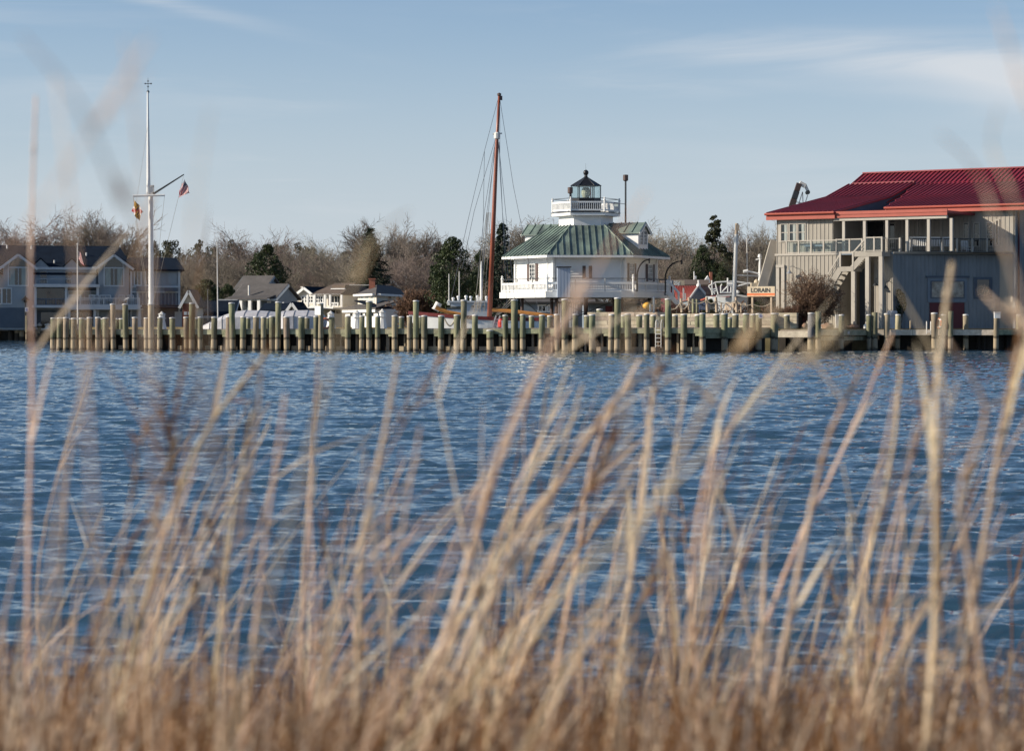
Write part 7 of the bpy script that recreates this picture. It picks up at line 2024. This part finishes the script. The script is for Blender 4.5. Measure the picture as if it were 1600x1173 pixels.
def bare_proto(seed, spread, **kw):
    rootmat = kw.pop('mat', 'twig')
    li, tw = bare_tree_data(10.0, spread, seed, **kw)
    r = bpy.data.objects.new('bare_tree', None); COL.objects.link(r); WORLD[r.name] = Vector((0, 0, 0))
    link('trunk', seg_mesh('trunk', li, MAT['bark'], 5), r)
    link('crown', seg_mesh('crown', tw, MAT[rootmat], 3), r)
    return r
FIRST = set()
def plant(proto, p, h, label, cat='tree', group=None, wide=1.0, base=10.0, rz=None):
    s = h / base; rz = random.uniform(0, 6.28) if rz is None else rz
    if proto.name not in FIRST:
        FIRST.add(proto.name); o = proto; o.location = p; o.rotation_euler = (0, 0, rz)
    else: o = copy_tree(proto, p, rz)
    o.scale = (s * wide, s * wide, s); WORLD[o.name] = Vector(p)
    o['category'] = cat; o['label'] = label
    if group: o['group'] = group
    elif 'group' in o: del o['group']
    return o
ZN = [(300, "behind the hotel's right end"), (450, 'behind the grey porch house'), (560, 'behind the cream balcony house'), (680, 'behind the cream hip-roofed house'), (800, 'behind the red mast'), (1000, 'behind the lighthouse'), (1110, 'behind the red-roofed shed'), (9999, 'behind the LORAIN sign')]
def zone(px): return next(z for k, z in ZN if px < k)
def ground_at(y): return LAND - .2 if y < 300 else LAND + (y - 300) / 45 * 2.0 - .3 if y < 345 else LAND + 2.2

BIG = [bare_proto(11 + i, sp_, levels=5, trunk=.30, fork=fk, twig_r=.014, dens=1.0) for i, (sp_, fk) in enumerate(((1.0, .22), (1.15, .16), (.85, .28), (1.05, .24)))]
SCRUB = [bare_proto(31 + i, sp_, levels=4, trunk=.13, fork=fk, twig_r=.017, dens=1.35) for i, (sp_, fk) in enumerate(((.95, .14), (1.15, .10), (.8, .18), (1.0, .12)))]
bigs = [(36, 316, 1.05, 305, 'broad bare tree above the left end of the hotel roof'), (112, 346, .8, 318, 'small thin bare tree between two larger ones above the hotel roof'), (172, 318, 1.0, 308, 'tall bare tree above the middle of the hotel roof'), (150, 333, .8, 312, 'smaller bare tree close left of the tall one above the hotel'),
        (393, 349, .95, 305, 'tall rounded bare tree above the dark evergreen by the grey house'), (362, 357, .6, 312, 'slim bare tree just left of the tall rounded one'), (612, 334, 1.0, 305, 'tallest bare tree, right of the dark spruce'), (655, 347, .9, 302, 'wide bare tree between the tallest one and the round evergreen'),
        (525, 366, .9, 318, 'faint bare tree left of the dark spruce'), (458, 368, .9, 322, 'faint bare tree above the cream balcony house'), (590, 345, .7, 310, 'bare tree just behind the dark spruce'), (1040, 344, 1.0, 300, 'pale feathery bare tree right of the lighthouse dormer'), (1008, 352, .8, 312, 'bare tree close behind the right lighthouse dormer'), (1082, 366, .9, 305, 'bare tree left of the tall pine'),
        (1172, 343, .9, 292, 'tall bare tree left of the red-roofed building'), (1200, 340, .7, 288, 'bare tree partly hidden by the red-roofed building'), (1143, 366, .8, 300, 'bare tree behind the thick wooden mast'), (824, 333, 1.2, 318, 'bare tree rising behind the left lighthouse dormer'), (856, 340, .8, 322, 'bare tree beside the lighthouse watch room'), (798, 345, .7, 316, 'thin bare tree between the red mast and the lighthouse roof'), (498, 374, .8, 325, 'low bare tree above the brown roof')]
for i, (px, py, wd, y, lb) in enumerate(bigs):
    z0 = ground_at(y); plant(BIG[i % 4], (X(px, y), y, z0), (Z(py - 6, y) - z0), lb, wide=wd * 1.15)
for i in range(124):
    px = 205 + (i * 8.37) % 1015 + random.uniform(-6, 6); y = random.choice([272, 284, 296, 310, 325, 340]) + random.uniform(-5, 5)
    if 880 < px < 965 and i % 2: px += 90
    z0 = ground_at(y); top = random.choice([random.uniform(366, 388), random.uniform(384, 404), random.uniform(392, 425)]) - (6 if px > 1000 else 0)
    if px < 300: y = random.uniform(285, 335); top = random.uniform(376, 398); z0 = ground_at(y)
    plant(SCRUB[i % 4], (X(px, y), y, z0), Z(top, y) - z0, 'brown bare tree of the tangled wood ' + zone(px), group='bare wood ' + zone(px), wide=random.uniform(.85, 1.3))

# ---- evergreens
def ever_proto(name, seed, prof, n, size, mat, clumps=60, trunk_r=.22, trunk_h=2.0, crad=.55, upb=.3):
    """crown of leaf quads gathered in clumps; prof(t) radius at height fraction t for a tree 10 high"""
    rs = np.random.default_rng(seed)
    r = bpy.data.objects.new(name, None); COL.objects.link(r); WORLD[r.name] = Vector((0, 0, 0))
    cs = []
    while len(cs) < clumps:
        t = rs.uniform(0, 1); a = rs.uniform(0, 2 * math.pi); R_ = prof(t); rr = R_ * math.sqrt(rs.uniform(.25, 1.0))
        if rs.uniform() < R_ / 4.0 + .30: cs.append((rr * math.cos(a), rr * math.sin(a), 10 * t, crad + R_ * .20 * rs.uniform(.6, 1.3)))
    cs = np.array(cs); idx = rs.integers(0, clumps, n)
    off = rs.normal(size=(n, 3)); off /= np.linalg.norm(off, axis=1)[:, None]
    rad = rs.uniform(.35, 1.0, (n, 1)) ** .5
    cen = cs[idx, :3] + off * rad * cs[idx, 3:4] * np.array([[1, 1, .8]])
    cen = cen[cen[:, 2] > .1]
    link('crown', quad_mesh('crown', cen, size, MAT[mat], rs, upb, .55, off[:len(cen)]), r)
    segs = [(Vector((0, 0, -.3)), Vector((0, 0, 9.0)), trunk_r, .03)]
    for c in cs[:: max(1, clumps // 26)]: segs.append((Vector((0, 0, max(.5, c[2] - 1.2))), Vector(c[:3]), .06, .02))
    link('trunk', seg_mesh('trunk', segs, MAT['bark'], 6), r)
    return r
ROUND = [ever_proto('evergreen_tree', 5 + i, lambda t: 3.6 * math.sin(math.pi * min(1, .18 + .80 * t)) ** .8, 11000, .17, 'evergreen', 90) for i in range(2)]
HEDGE = [ever_proto('evergreen_shrub', 15 + i, lambda t: 5.0 * math.sin(math.pi * min(1, .25 + .70 * t)) ** .7, 9000, .25, 'evergreen', 80, trunk_h=.5) for i in range(2)]
def spruce_proto(seed, mat, sparse=False):
    rs = np.random.default_rng(seed)
    r = bpy.data.objects.new('conifer_tree', None); COL.objects.link(r); WORLD[r.name] = Vector((0, 0, 0))
    segs = [(Vector((0, 0, -.3)), Vector((0, 0, 9.8)), .2, .02)]; cen = []; nr = []
    z = .9
    while z < 9.85:
        L_ = (10 - z) * .33 + .12
        nb = 7
        for k in range(nb):
            a = 2 * math.pi * k / nb + rs.uniform(-.4, .4); l = L_ * rs.uniform(.45, 1.2)
            dv = np.array([math.cos(a), math.sin(a), 0.])
            tip = np.array([0, 0, z]) + dv * l + np.array([0, 0, -.12 * l + .05])
            segs.append((Vector((0, 0, z)), Vector(tip), .035, .012))
            m = int(14 + l * 34)
            t = rs.uniform(.12, 1, (m, 1)) ** .8
            c = np.array([[0, 0, z]]) * (1 - t) + tip[None] * t + rs.normal(size=(m, 3)) * np.array([[.13, .13, .07]]) * (.5 + t)
            c[:, 2] -= rs.uniform(0, .22, m) * t[:, 0]
            cen.append(c)
        z += .42 * (1.25 if sparse else 1) * (1 - .03 * z)
    cen = np.concatenate(cen)
    link('crown', quad_mesh('crown', cen, .15, MAT[mat], rs, .4, .45), r)
    link('trunk', seg_mesh('trunk', segs, MAT['bark'], 5), r)
    return r
def ragged(t):
    return max(.12, 2.7 * (1.02 - t) ** .75 * (.85 + .15 * math.sin(13 * t + 1)))
SPR = [spruce_proto(1, 'spruce'), ever_proto('conifer_tree', 61, ragged, 7200, .15, 'spruce', 130, trunk_r=.18, crad=.22, upb=.5), ever_proto('conifer_tree', 62, lambda t: max(.15, 3.0 * (1.02 - t) ** .7 * (.8 + .2 * math.sin(14 * t + .5))), 7600, .15, 'pine', 140, trunk_r=.18, crad=.2, upb=.5)]
PINE = [ever_proto('pine_tree', 41 + i, lambda t: (2.2 * math.sin(math.pi * min(1, max(0, (t - .45) / .56))) ** .6 if t > .45 else .05), 4200, .17, 'pine', 40, trunk_r=.16) for i in range(2)]
def pl(proto, px, py_t, py_b, half, y, lb, basehalf, cat='tree', group=None, rz=None, z0=None):
    z0 = Z(py_b, y) if z0 is None else z0
    h = Z(py_t, y) - z0; wide = (half / F * y) / (basehalf * h / 10)
    return plant(proto, (X(px, y), y, z0), h, lb, cat, group, wide, rz=rz)
pl(ROUND[0], 416, 386, 490, 35, 262, 'dark rounded evergreen tree behind the grey porch house', 3.7)
pl(ROUND[1], 707, 374, 505, 37, 226, 'large dark evergreen tree between the reddish bush and the red mast', 3.7)
pl(ROUND[0], 752, 396, 500, 22, 232, 'dark evergreen tree just left of the red mast', 3.7)
pl(HEDGE[0], 325, 440, 505, 27, 243, 'dark evergreen shrub above the low navy-roofed building', 4.9, 'shrub')
pl(HEDGE[1], 356, 446, 500, 16, 252, 'dark shrub close to the left wall of the grey porch house', 4.9, 'shrub')
pl(SPR[0], 578, 355, 470, 44, 267, 'dark cone-shaped spruce above the cream corner house', 3.0)
pl(SPR[1], 785, 351, 500, 44, 226, 'dark ragged conifer just right of the red mast', 3.0)
pl(SPR[2], 1116, 338, 470, 46, 272, 'tall dark pine left of the thick wooden mast', 3.0)
pl(ROUND[1], 1098, 385, 470, 20, 268, 'dark green tree at the left foot of the tall pine', 3.7)
pl(ROUND[0], 1133, 405, 480, 16, 262, 'low dark evergreen behind the thick wooden mast', 3.7)
pl(SPR[0], 806, 385, 480, 20, 250, 'small dark conifer beside the left edge of the lighthouse roof', 3.0)
for i, (px, py, hf) in enumerate(((70, 372, 20), (108, 374, 16), (207, 376, 18), (20, 374, 16), (237, 377, 12), (268, 375, 14), (308, 376, 12), (330, 384, 12), (366, 376, 14), (440, 382, 14), (470, 380, 14), (485, 386, 12), (430, 388, 12), (545, 392, 12), (690, 378, 14), (870, 372, 14), (1062, 385, 12), (1206, 380, 16))):
    y = 326 + (i % 4) * 5
    pl(PINE[i % 2], px, py + 3, 505, hf * 1.35, y, ('round-headed pine just above the hotel roof' if px < 215 else 'round-headed pine in the far wood ' + zone(px)), 2.2, group='round-headed pines above the hotel roof' if px < 215 else 'round-headed pines ' + zone(px), z0=ground_at(y))
# ---- bare and dry shrubs
def shrub_proto(name, seed, h, spread, mat, n_stem=16, leaves=0, leafmat='dryleaf', tw=.010, lsize=.05, levels=3):
    rd = random.Random(seed); segs = []; tips = []
    def grow(p, d, ln, r, lv):
        q = p
        for i in range(3):
            d = (d + Vector((rd.gauss(0, .16), rd.gauss(0, .16), rd.gauss(.02, .08)))).normalized(); q2 = q + d * ln / 3
            segs.append((q, q2, r, r * .8)); q = q2; tips.append(q)
            if lv < levels:
                for _ in range(2):
                    ax = Vector((rd.gauss(0, 1), rd.gauss(0, 1), rd.gauss(.2, .6))).normalized()
                    grow(q, (d + ax * .75).normalized(), ln * rd.uniform(.45, .65), max(tw, r * .6), lv + 1)
    for i in range(n_stem):
        a = rd.uniform(0, 6.28); t = rd.uniform(.05, .75) * spread
        grow(Vector((rd.gauss(0, .12 * spread), rd.gauss(0, .12 * spread), -.1)), Vector((math.cos(a) * t, math.sin(a) * t, 1)).normalized(), h * rd.uniform(.42, .62), tw * 2.4, 0)
    r = bpy.data.objects.new(name, None); COL.objects.link(r); WORLD[r.name] = Vector((0, 0, 0))
    zt = max(s[1].z for s in segs); k = h / zt
    segs2 = [(a * k, b * k, r0, r1) for a, b, r0, r1 in segs]
    link('branches', seg_mesh('branches', segs2, MAT[mat], 3), r)
    if leaves:
        rs = np.random.default_rng(seed); T_ = np.array([tuple(t * k) for t in tips]); c = T_[rs.integers(0, len(T_), leaves)] + rs.normal(size=(leaves, 3)) * .07
        link('leaves', quad_mesh('leaves', c, lsize, MAT[leafmat], rs), r)
    return r
s = shrub_proto('bare_bush', 3, 4.25, .85, 'bushtwig', 26, 9000, 'bushleaf', .012, .052)
plant(s, (X(1271, 165.8), 165.8, LAND - .1), Z(415, 165.8) - LAND + .1, 'large brown bush with dry leaves in front of the pale board wall', 'bush', base=4.25, wide=.94, rz=.4)
s = shrub_proto('reddish_bush', 4, 3.2, 1.15, 'redtwig', 30, 4000, 'dryleaf', .018, .07)
plant(s, (X(652, 233), 233, LAND - .1), Z(446, 233) - LAND + .1, 'wide reddish brown bush before the house with the white chimney', 'bush', base=3.2, wide=1.0)
s = shrub_proto('dry_shrub', 5, 1.3, 1.3, 'redtwig', 14, 900, 'dryleaf', .010, .05)
for px, py, y, wd, lb in ((1240, 474, 165.0, .8, 'low dry reddish shrub on the short planter'), (1224, 478, 165.4, .7, 'smallest dry shrub at the left end of the short planter'), (1205, 476, 167.5, .9, 'dry shrub behind the right post of the sign'), (1008, 480, 172.8, 1.3, 'brush pile of dry stems under the yellow buoy'), (1066, 474, 169.5, 1.3, 'dry brown shrub at the left end of the rope fence')):
    plant(s, (X(px, y), y, LAND + .6), Z(py, y) - LAND - .6, lb, 'shrub', base=1.3, wide=wd)
pl(HEDGE[0], 1187, 470, 491, 11, 168, 'low dark evergreen bush under the sign', 4.9, 'bush')
pl(HEDGE[1], 1108, 468, 491, 14, 170.5, 'low dark evergreen bush behind the blue chair', 4.9, 'bush')
# dry hedge bank along the back of the lawn
rs = np.random.default_rng(8); n = 9000
cx = rs.uniform(X(1000, 176), X(1215, 173), n); cy = 172.5 + rs.uniform(0, 3.0, n); cz = LAND + np.abs(rs.normal(0, .62, n))
cz = np.minimum(cz, LAND + 1.75 + .15 * np.sin(cx * 2))
o = link('dry_hedge', quad_mesh('dry_hedge', np.stack([cx, cy, cz], 1), .16, MAT['dryleaf'], rs, 0, .35), None); o['kind'] = 'stuff'
# climbing vine on the lit wall
rs = np.random.default_rng(9); n = 420
fr = MF; uu = rs.uniform(fr.U(1404, 4.7), fr.U(1411, 4.7), n)
vp = BX
cc = []
for i in range(n):
    t = rs.uniform(0, 1); px = 1400 + 16 * rs.uniform(0, 1) ** .8 * (.5 + .5 * math.sin(3 * t)) ; py = 452 + 42 * t
    q = BX.p(BX.U(px, .12), .10 + .1 * rs.uniform(), 0); cc.append((q.x, q.y, Z(py, q.y)))
base = cc[0]
t = thing('climbing_vine', 'dark leafy vine climbing the corner between the lit and the shaded wall', 'vine', (base[0], base[1], LAND))
cc = np.array(cc) - np.array([WORLD[t.name]])
link('leaves', quad_mesh('leaves', cc, .075, MAT['evergreen'], rs, 0, .7), t)
segs = []
for k in range(5):
    p = Vector((rs.uniform(-.2, .2), -.05, 0))
    for j in range(8):
        q = p + Vector((rs.normal(0, .07), rs.normal(0, .02), .3)); segs.append((p, q, .015, .012)); p = q
link('stems', seg_mesh('stems', segs, MAT['bark'], 4), t)
# ================================================================== REEDS ON THE NEAR BANK
# the tangled dead grass: one mass nobody could count
rs = np.random.default_rng(21)
def blade_field(name, n, yr, top, spread, wid, mat, lean=.35, xk=1.25, seed=1, seg=4, rough=80):
    """blades whose tips reach a ragged height (top: photo row of the mean upper edge)"""
    rs = np.random.default_rng(seed)
    y = yr[0] + (yr[1] - yr[0]) * rs.uniform(0, 1, n)
    x = rs.uniform(-1, 1, n) * y * (800 / F) * xk
    cl = np.array([mnoise.noise((float(a / b) * 14, float(b) * .8, 4.0)) + .5 * mnoise.noise((float(a / b) * 45, float(b) * 2, 9.0)) for a, b in zip(x, y)])
    row = top - rough * 1.6 * cl + np.abs(rs.normal(0, spread, n))
    zb0 = np.array([bank_z(float(q)) for q in y])
    h = np.clip(H - (row - HZ) / F * y - zb0, .05, 1.2) * 1.12
    az = rs.normal(0.0, 1.3, n)                       # lean mostly to the right, with the wind
    ln = np.abs(rs.normal(lean, lean * .9, n))
    dx, dy = np.cos(az) * ln, np.sin(az) * ln
    face = rs.uniform(0, math.pi, n); wx, wy = np.cos(face) * wid, np.sin(face) * wid * .6
    w = rs.uniform(.5, 1.3, n)
    z0 = zb0 - .04
    V = np.zeros((n, (seg + 1) * 2, 3)); k2 = rs.normal(.25, .35, n)
    for i in range(seg + 1):
        t = i / seg; bend = t * t * (1 + k2 * t)
        cx = x + dx * h * bend; cyy = y + dy * h * bend; cz = z0 + h * t * (1 - .25 * ln * t) - h * .25 * np.maximum(k2, 0) * t ** 3
        ww = w * (1 - .8 * t)
        V[:, 2 * i] = np.stack([cx - wx * ww, cyy - wy * ww, cz], 1); V[:, 2 * i + 1] = np.stack([cx + wx * ww, cyy + wy * ww, cz], 1)
    m = (seg + 1) * 2
    f = np.array([[2 * i, 2 * i + 1, 2 * i + 3, 2 * i + 2] for i in range(seg)])[None] + (np.arange(n) * m)[:, None, None]
    q = f.reshape(-1, 4).astype(np.int32)
    me = bpy.data.meshes.new(name); me.vertices.add(n * m); me.vertices.foreach_set('co', V.ravel())
    me.loops.add(q.size); me.loops.foreach_set('vertex_index', q.ravel()); me.polygons.add(len(q)); me.polygons.foreach_set('loop_start', np.arange(0, q.size, 4, dtype=np.int32))
    me.update(calc_edges=True); me.materials.append(MAT[mat])
    o = bpy.data.objects.new(name, me); COL.objects.link(o); o['kind'] = 'stuff'; return o
blade_field('dead_grass', 11500, (2.2, 4.8), 1012, 85, .0036, 'reeddark', .45, seed=4)
blade_field('dry_grass', 2300, (2.2, 4.6), 985, 110, .0034, 'reed', .35, seed=5, rough=110)
blade_field('fallen_stems', 3400, (2.2, 4.6), 1020, 80, .0034, 'reeddark', 1.5, seed=6)
blade_field('broken_straw', 1900, (2.3, 4.4), 1030, 70, .0032, 'reed', 1.6, seed=7)

# curled leaf scraps caught in the tangle
rs = np.random.default_rng(31); n = 4200
fy = rs.uniform(2.3, 4.7, n); fx = rs.uniform(-1, 1, n) * fy * (800 / F) * 1.2
cl = np.array([mnoise.noise((float(a / b) * 16, float(b) * .9, 5.0)) for a, b in zip(fx, fy)])
row = 1030 - 130 * cl + np.abs(rs.normal(0, 95, n))
fz = np.maximum(H - (row - HZ) / F * fy, np.array([bank_z(float(q)) for q in fy]) + .02)
o = bpy.data.objects.new('leaf_litter', quad_mesh('leaf_litter', np.stack([fx, fy, fz], 1), .0058, MAT['reedfleck'], rs, .2, .55)); COL.objects.link(o); o['kind'] = 'stuff'
def stalk_mesh(pts, r0, r1, rd):
    """jointed cane"""
    m = MB(); n = len(pts)
    m.tube(pts, r0, 6, r1)
    for i in range(2, n - 2, 3):
        d = (pts[i + 1] - pts[i - 1]).normalized(); r = r0 + (r1 - r0) * i / (n - 1)
        m.cyl(pts[i] - d * .006, pts[i] + d * .006, r * 1.35, n=6)
    return m
def leaf_mesh(p, d0, ln, w, droop, rd):
    """a long narrow blade bending over"""
    m = MB(); p = Vector(p); d = Vector(d0).normalized(); side = d.cross(Vector((0, 0, 1)))
    if side.length < .1: side = Vector((1, 0, 0))
    side = (side.normalized() + Vector((rd.uniform(-.5, .5), rd.uniform(-.5, .5), 0))).normalized()
    n = 9; vs = []
    for i in range(n + 1):
        t = i / n; ww = w * (1 - t) ** .6 * (.55 + 1.2 * min(t * 4, 1) * .4)
        nrm = d.cross(side).normalized() * ww * .35
        vs += [p - side * ww, p + nrm, p + side * ww]
        d = (d + Vector((0, 0, -droop / n)) + Vector((rd.gauss(0, .02), rd.gauss(0, .02), 0))).normalized(); p = p + d * ln / n
    fs = []
    for i in range(n):
        for k in (0, 1): fs.append((3 * i + k, 3 * i + k + 1, 3 * i + k + 4, 3 * i + k + 3))
    m.add(vs, fs); return m
def reed(path, Y, r, label, group, leaves=2, seed=0, mat='reed', head=False, extend=True):
    """path: photo pixels from low to high; the cane itself is rooted in the bank"""
    rd = random.Random(seed)
    P3 = []
    for i, (px, py) in enumerate(path):
        yy = Y + rd.uniform(-.05, .05) * i; P3.append(P(px, py, yy))
    d = (P3[0] - P3[1]); d = d / max(.02, abs(d.z))
    zb_ = bank_z(Y) - .05
    if P3[0].z > zb_: 
        k = P3[0].z - zb_; P3 = [P3[0] + Vector((d.x * k * .8, d.y * k * .5, -k))] + P3
    # smooth
    pts = []
    for i in range(len(P3) - 1):
        a = P3[max(i - 1, 0)]; b = P3[i]; c = P3[i + 1]; e = P3[min(i + 2, len(P3) - 1)]
        for j in range(5):
            t = j / 5; pts.append(.5 * ((2 * b) + (c - a) * t + (2 * a - 5 * b + 4 * c - e) * t * t + (3 * b - a - 3 * c + e) * t ** 3))
    pts.append(P3[-1])
    root = pts[0]
    m = stalk_mesh(pts, r, r * .45, rd)
    o = single(m, 'reed_stalk', MAT[mat], label, 'reed', root, group, smooth=True)
    for k in range(leaves):
        i = int(len(pts) * rd.uniform(.25, .9)); i = min(i, len(pts) - 2)
        d = (pts[i + 1] - pts[i]).normalized() + Vector((rd.gauss(0.12, .45), rd.gauss(0, .45), 0))
        lm = leaf_mesh(pts[i], d, rd.uniform(.12, .32), r * rd.uniform(.9, 1.6), rd.uniform(.0, .9), rd)
        lm.build('leaf', MAT[mat], o, smooth=True)
    if head:
        m = MB(); tip = pts[-1]; dd = (pts[-1] - pts[-3]).normalized()
        for k in range(9):
            q = tip - dd * .012 * k; m.tube([q, q + (dd + Vector((rd.gauss(0, .4), rd.gauss(0, .4), rd.gauss(-.2, .3)))) * rd.uniform(.03, .06)], .0022, 4, .0008)
        m.build('seed_head', MAT['reeddark'], o)
    return o
G1 = 'tall dry reeds on the near bank'
MAIN = [
    ([(42, 1173), (44, 850), (50, 600), (48, 400), (56, 150)], 3.0, .0042, 'tall upright reed at the far left rising past the hotel roof into the sky', 2),
    ([(60, 1173), (78, 900), (130, 610), (190, 470), (240, 300)], 1.8, .0024, 'slender reed leaning right across the hotel and fading into the sky', 0),
    ([(190, 1100), (232, 920), (290, 740), (345, 640), (420, 548)], 3.2, .0058, 'broad reed at the left bending right toward the dock', 2),
    ([(560, 1000), (566, 850), (600, 680), (622, 555)], 2.9, .0052, 'pale upright reed left of the middle, ending just below the dock', 1),
    ([(622, 1173), (690, 1010), (745, 830), (790, 690), (850, 560), (905, 470)], 2.7, .0068, 'thickest reed in the middle, leaning right toward the lighthouse', 2),
    ([(665, 1173), (735, 1000), (815, 850), (915, 690), (975, 610), (1035, 570)], 2.7, .0066, 'second thick middle reed, leaning further right with a bent top', 2),
    ([(1448, 1173), (1462, 950), (1462, 700), (1468, 560), (1488, 410)], 2.6, .0068, 'thick upright reed at the right, rising in front of the shaded wall', 2),
    ([(968, 1040), (990, 870), (1010, 690), (1032, 545)], 3.3, .0046, 'upright reed right of the middle, ending at the white dock ladder', 2),
    ([(1195, 1173), (1240, 930), (1275, 760), (1300, 670), (1345, 580)], 3.0, .0056, 'tan reed leaning right before the bare brown bush', 2),
    ([(1310, 1060), (1360, 860), (1395, 700), (1408, 560)], 3.4, .0044, 'thin upright reed left of the thick right-hand one', 1),
    ([(470, 1000), (482, 820), (490, 680), (497, 560)], 3.8, .0044, 'thin straight reed left of the pale upright one', 1),
    ([(1186, 1090), (1192, 960), (1196, 850), (1206, 790)], 3.6, .0052, 'short broken reed standing upright right of the middle', 0),
    ([(1480, 1173), (1520, 960), (1560, 700), (1592, 540)], 2.9, .0056, 'reed leaning right at the far right edge', 2),
    ([(1225, 900), (1290, 760), (1345, 640), (1395, 520)], 3.6, .0040, 'faint reed crossing behind the tan leaning one', 1),
    ([(860, 1100), (900, 880), (930, 700), (1000, 560)], 3.5, .0042, 'slim reed behind the two thick middle ones', 1),
    ([(1520, 930), (1500, 770), (1540, 640), (1480, 530)], 2.4, .0040, 'crooked reed at the right with a sharply bent top', 1),
    ([(90, 1173), (190, 880), (250, 790)], 3.3, .0050, 'dark broken reed leaning right at the lower left', 0),
    ([(330, 1100), (352, 900), (372, 760), (395, 640)], 3.5, .0042, 'thin reed between the broad left one and the thin straight one', 1),
    ([(1090, 1080), (1080, 900), (1110, 720), (1170, 630)], 3.2, .0040, 'reed curving right in front of open water right of the middle', 2),
    ([(250, 1000), (235, 600), (228, 330), (196, 60)], 1.2, .0022, 'very blurred reed rising left of the flagpole high into the sky', 0),
    ([(330, 700), (300, 400), (328, 170)], 1.1, .0018, 'ghostly blurred reed right of the flagpole', 0),
    ([(140, 700), (120, 420), (100, 230), (85, 120)], 1.3, .0020, 'blurred reed tip above the hotel roof', 0),
    ([(290, 560), (190, 320), (120, 160), (35, 55)], 1.1, .0017, 'dark blurred blade arching across the sky at the upper left', 0),
    ([(60, 330), (150, 200), (230, 110)], 1.1, .0014, 'thin blurred blade crossing the arching one at the upper left', 0),
    ([(520, 560), (560, 440), (600, 360), (640, 330)], 1.5, .0024, 'blurred leaf before the spruce and the cream corner house', 0),
    ([(820, 620), (900, 480), (950, 390), (1010, 300)], 1.5, .0028, 'blurred leaf tip crossing the lighthouse roof', 0),
    ([(975, 900), (980, 600), (985, 450), (995, 380)], 1.6, .0024, 'blurred upright blade before the right shutters of the lighthouse', 0),
    ([(1640, 700), (1560, 360), (1520, 260), (1470, 210)], 1.4, .0020, 'curling blurred blade before the right end of the red roof', 0),
    ([(1680, 600), (1590, 330), (1550, 230), (1560, 170)], 1.4, .0018, 'second curling blade at the upper right edge', 0),
    ([(1700, 620), (1600, 520), (1560, 480), (1535, 455)], 1.8, .0032, 'blurred bent blade before the small window of the shaded wall', 0),
    ([(1640, 260), (1605, 160), (1580, 110)], 1.2, .0014, 'short blurred blade at the upper right corner', 0),
    ([(1100, 640), (1160, 545), (1200, 500), (1230, 450)], 1.7, .0032, 'blurred brown leaf before the shaded dock end', 0),
    ([(1170, 640), (1260, 570), (1330, 520)], 1.7, .0030, 'blurred brown leaf before the bulkhead below the brown bush', 0),
]
CL = [((600, 1173), .62, 720, 2.9, 'lowest left'), ((640, 1173), .44, 640, 3.1, 'left'), ((655, 1173), .36, 800, 2.7, 'short inner'), ((700, 1173), .30, 560, 3.3, 'upright'), ((720, 1173), .48, 690, 2.8, 'leaning'), ((745, 1173), .55, 840, 3.0, 'low leaning'), ((760, 1173), .25, 600, 3.2, 'tall slim')]
for i, ((px, py), ln, top, Y, nm) in enumerate(CL):
    MAIN.append(([(px, py), (px + ln * (py - top) * .4, py - (py - top) * .45), (px + ln * (py - top) * 1.05, top)], Y, .0042, nm + ' reed of the dense clump in the lower middle', 1))
for i, (path, Y, r, lb, nl) in enumerate(MAIN):
    reed(path, Y, r * (.8 if i < 19 or i > 32 else .5), lb, G1, nl, 100 + i, 'reeddark' if 'dark' in lb else 'reed', head=(i % 5 == 2 and (i < 19 or i > 32)))
# the rest of the stand
rd = random.Random(77)
ZONES = [(-60, 200, 'below the hotel'), (200, 480, 'below the flagpole and wrapped boats'), (480, 760, 'below the cream houses'), (760, 1060, 'below the lighthouse'), (1060, 1340, 'below the brown bush'), (1340, 1660, 'below the shaded wall')]
for i in range(186):
    k = i % 6; a, b, lb = ZONES[k]
    Y = rd.uniform(2.5, 5.4); px = rd.uniform(a, b)
    # cluster
    c = rd.choice([40, 150, 260, 330, 450, 520, 640, 700, 780, 960, 1000, 1100, 1190, 1290, 1420, 1470, 1540])
    if rd.random() < .6: px = min(b, max(a, c + rd.gauss(0, 45)))
    hp = rd.choice([rd.uniform(860, 1020), rd.uniform(760, 960), rd.uniform(640, 860), rd.uniform(560, 760)])
    lean = rd.gauss(.22, .20); y0 = 1173; dy = y0 - hp
    bend = rd.gauss(.02, .07); sz = 'tall' if hp < 800 else 'short'
    lb = '%s dry reed on the near bank %s' % (sz, lb)
    path = [(px, y0), (px + lean * dy * .45, y0 - dy * .5), (px + lean * dy + bend * dy, hp)]
    reed(path, Y, rd.uniform(.0012, .0030), lb, lb.replace('dry reed', 'dry reeds'), rd.choice([0, 1, 1, 2]), 500 + i, 'reed' if rd.random() < .8 else 'reeddark', head=rd.random() < .12)
# prototypes that found no place in the scene
def drop(o):
    for c in list(o.children): drop(c)
    bpy.data.objects.remove(o)
for k in PROTO:
    for j in range(2):
        if (k, j) not in USED: drop(PROTO[k][j])
for pr in BIG + SCRUB + ROUND + HEDGE + SPR + PINE:
    if pr.name not in FIRST: drop(pr)
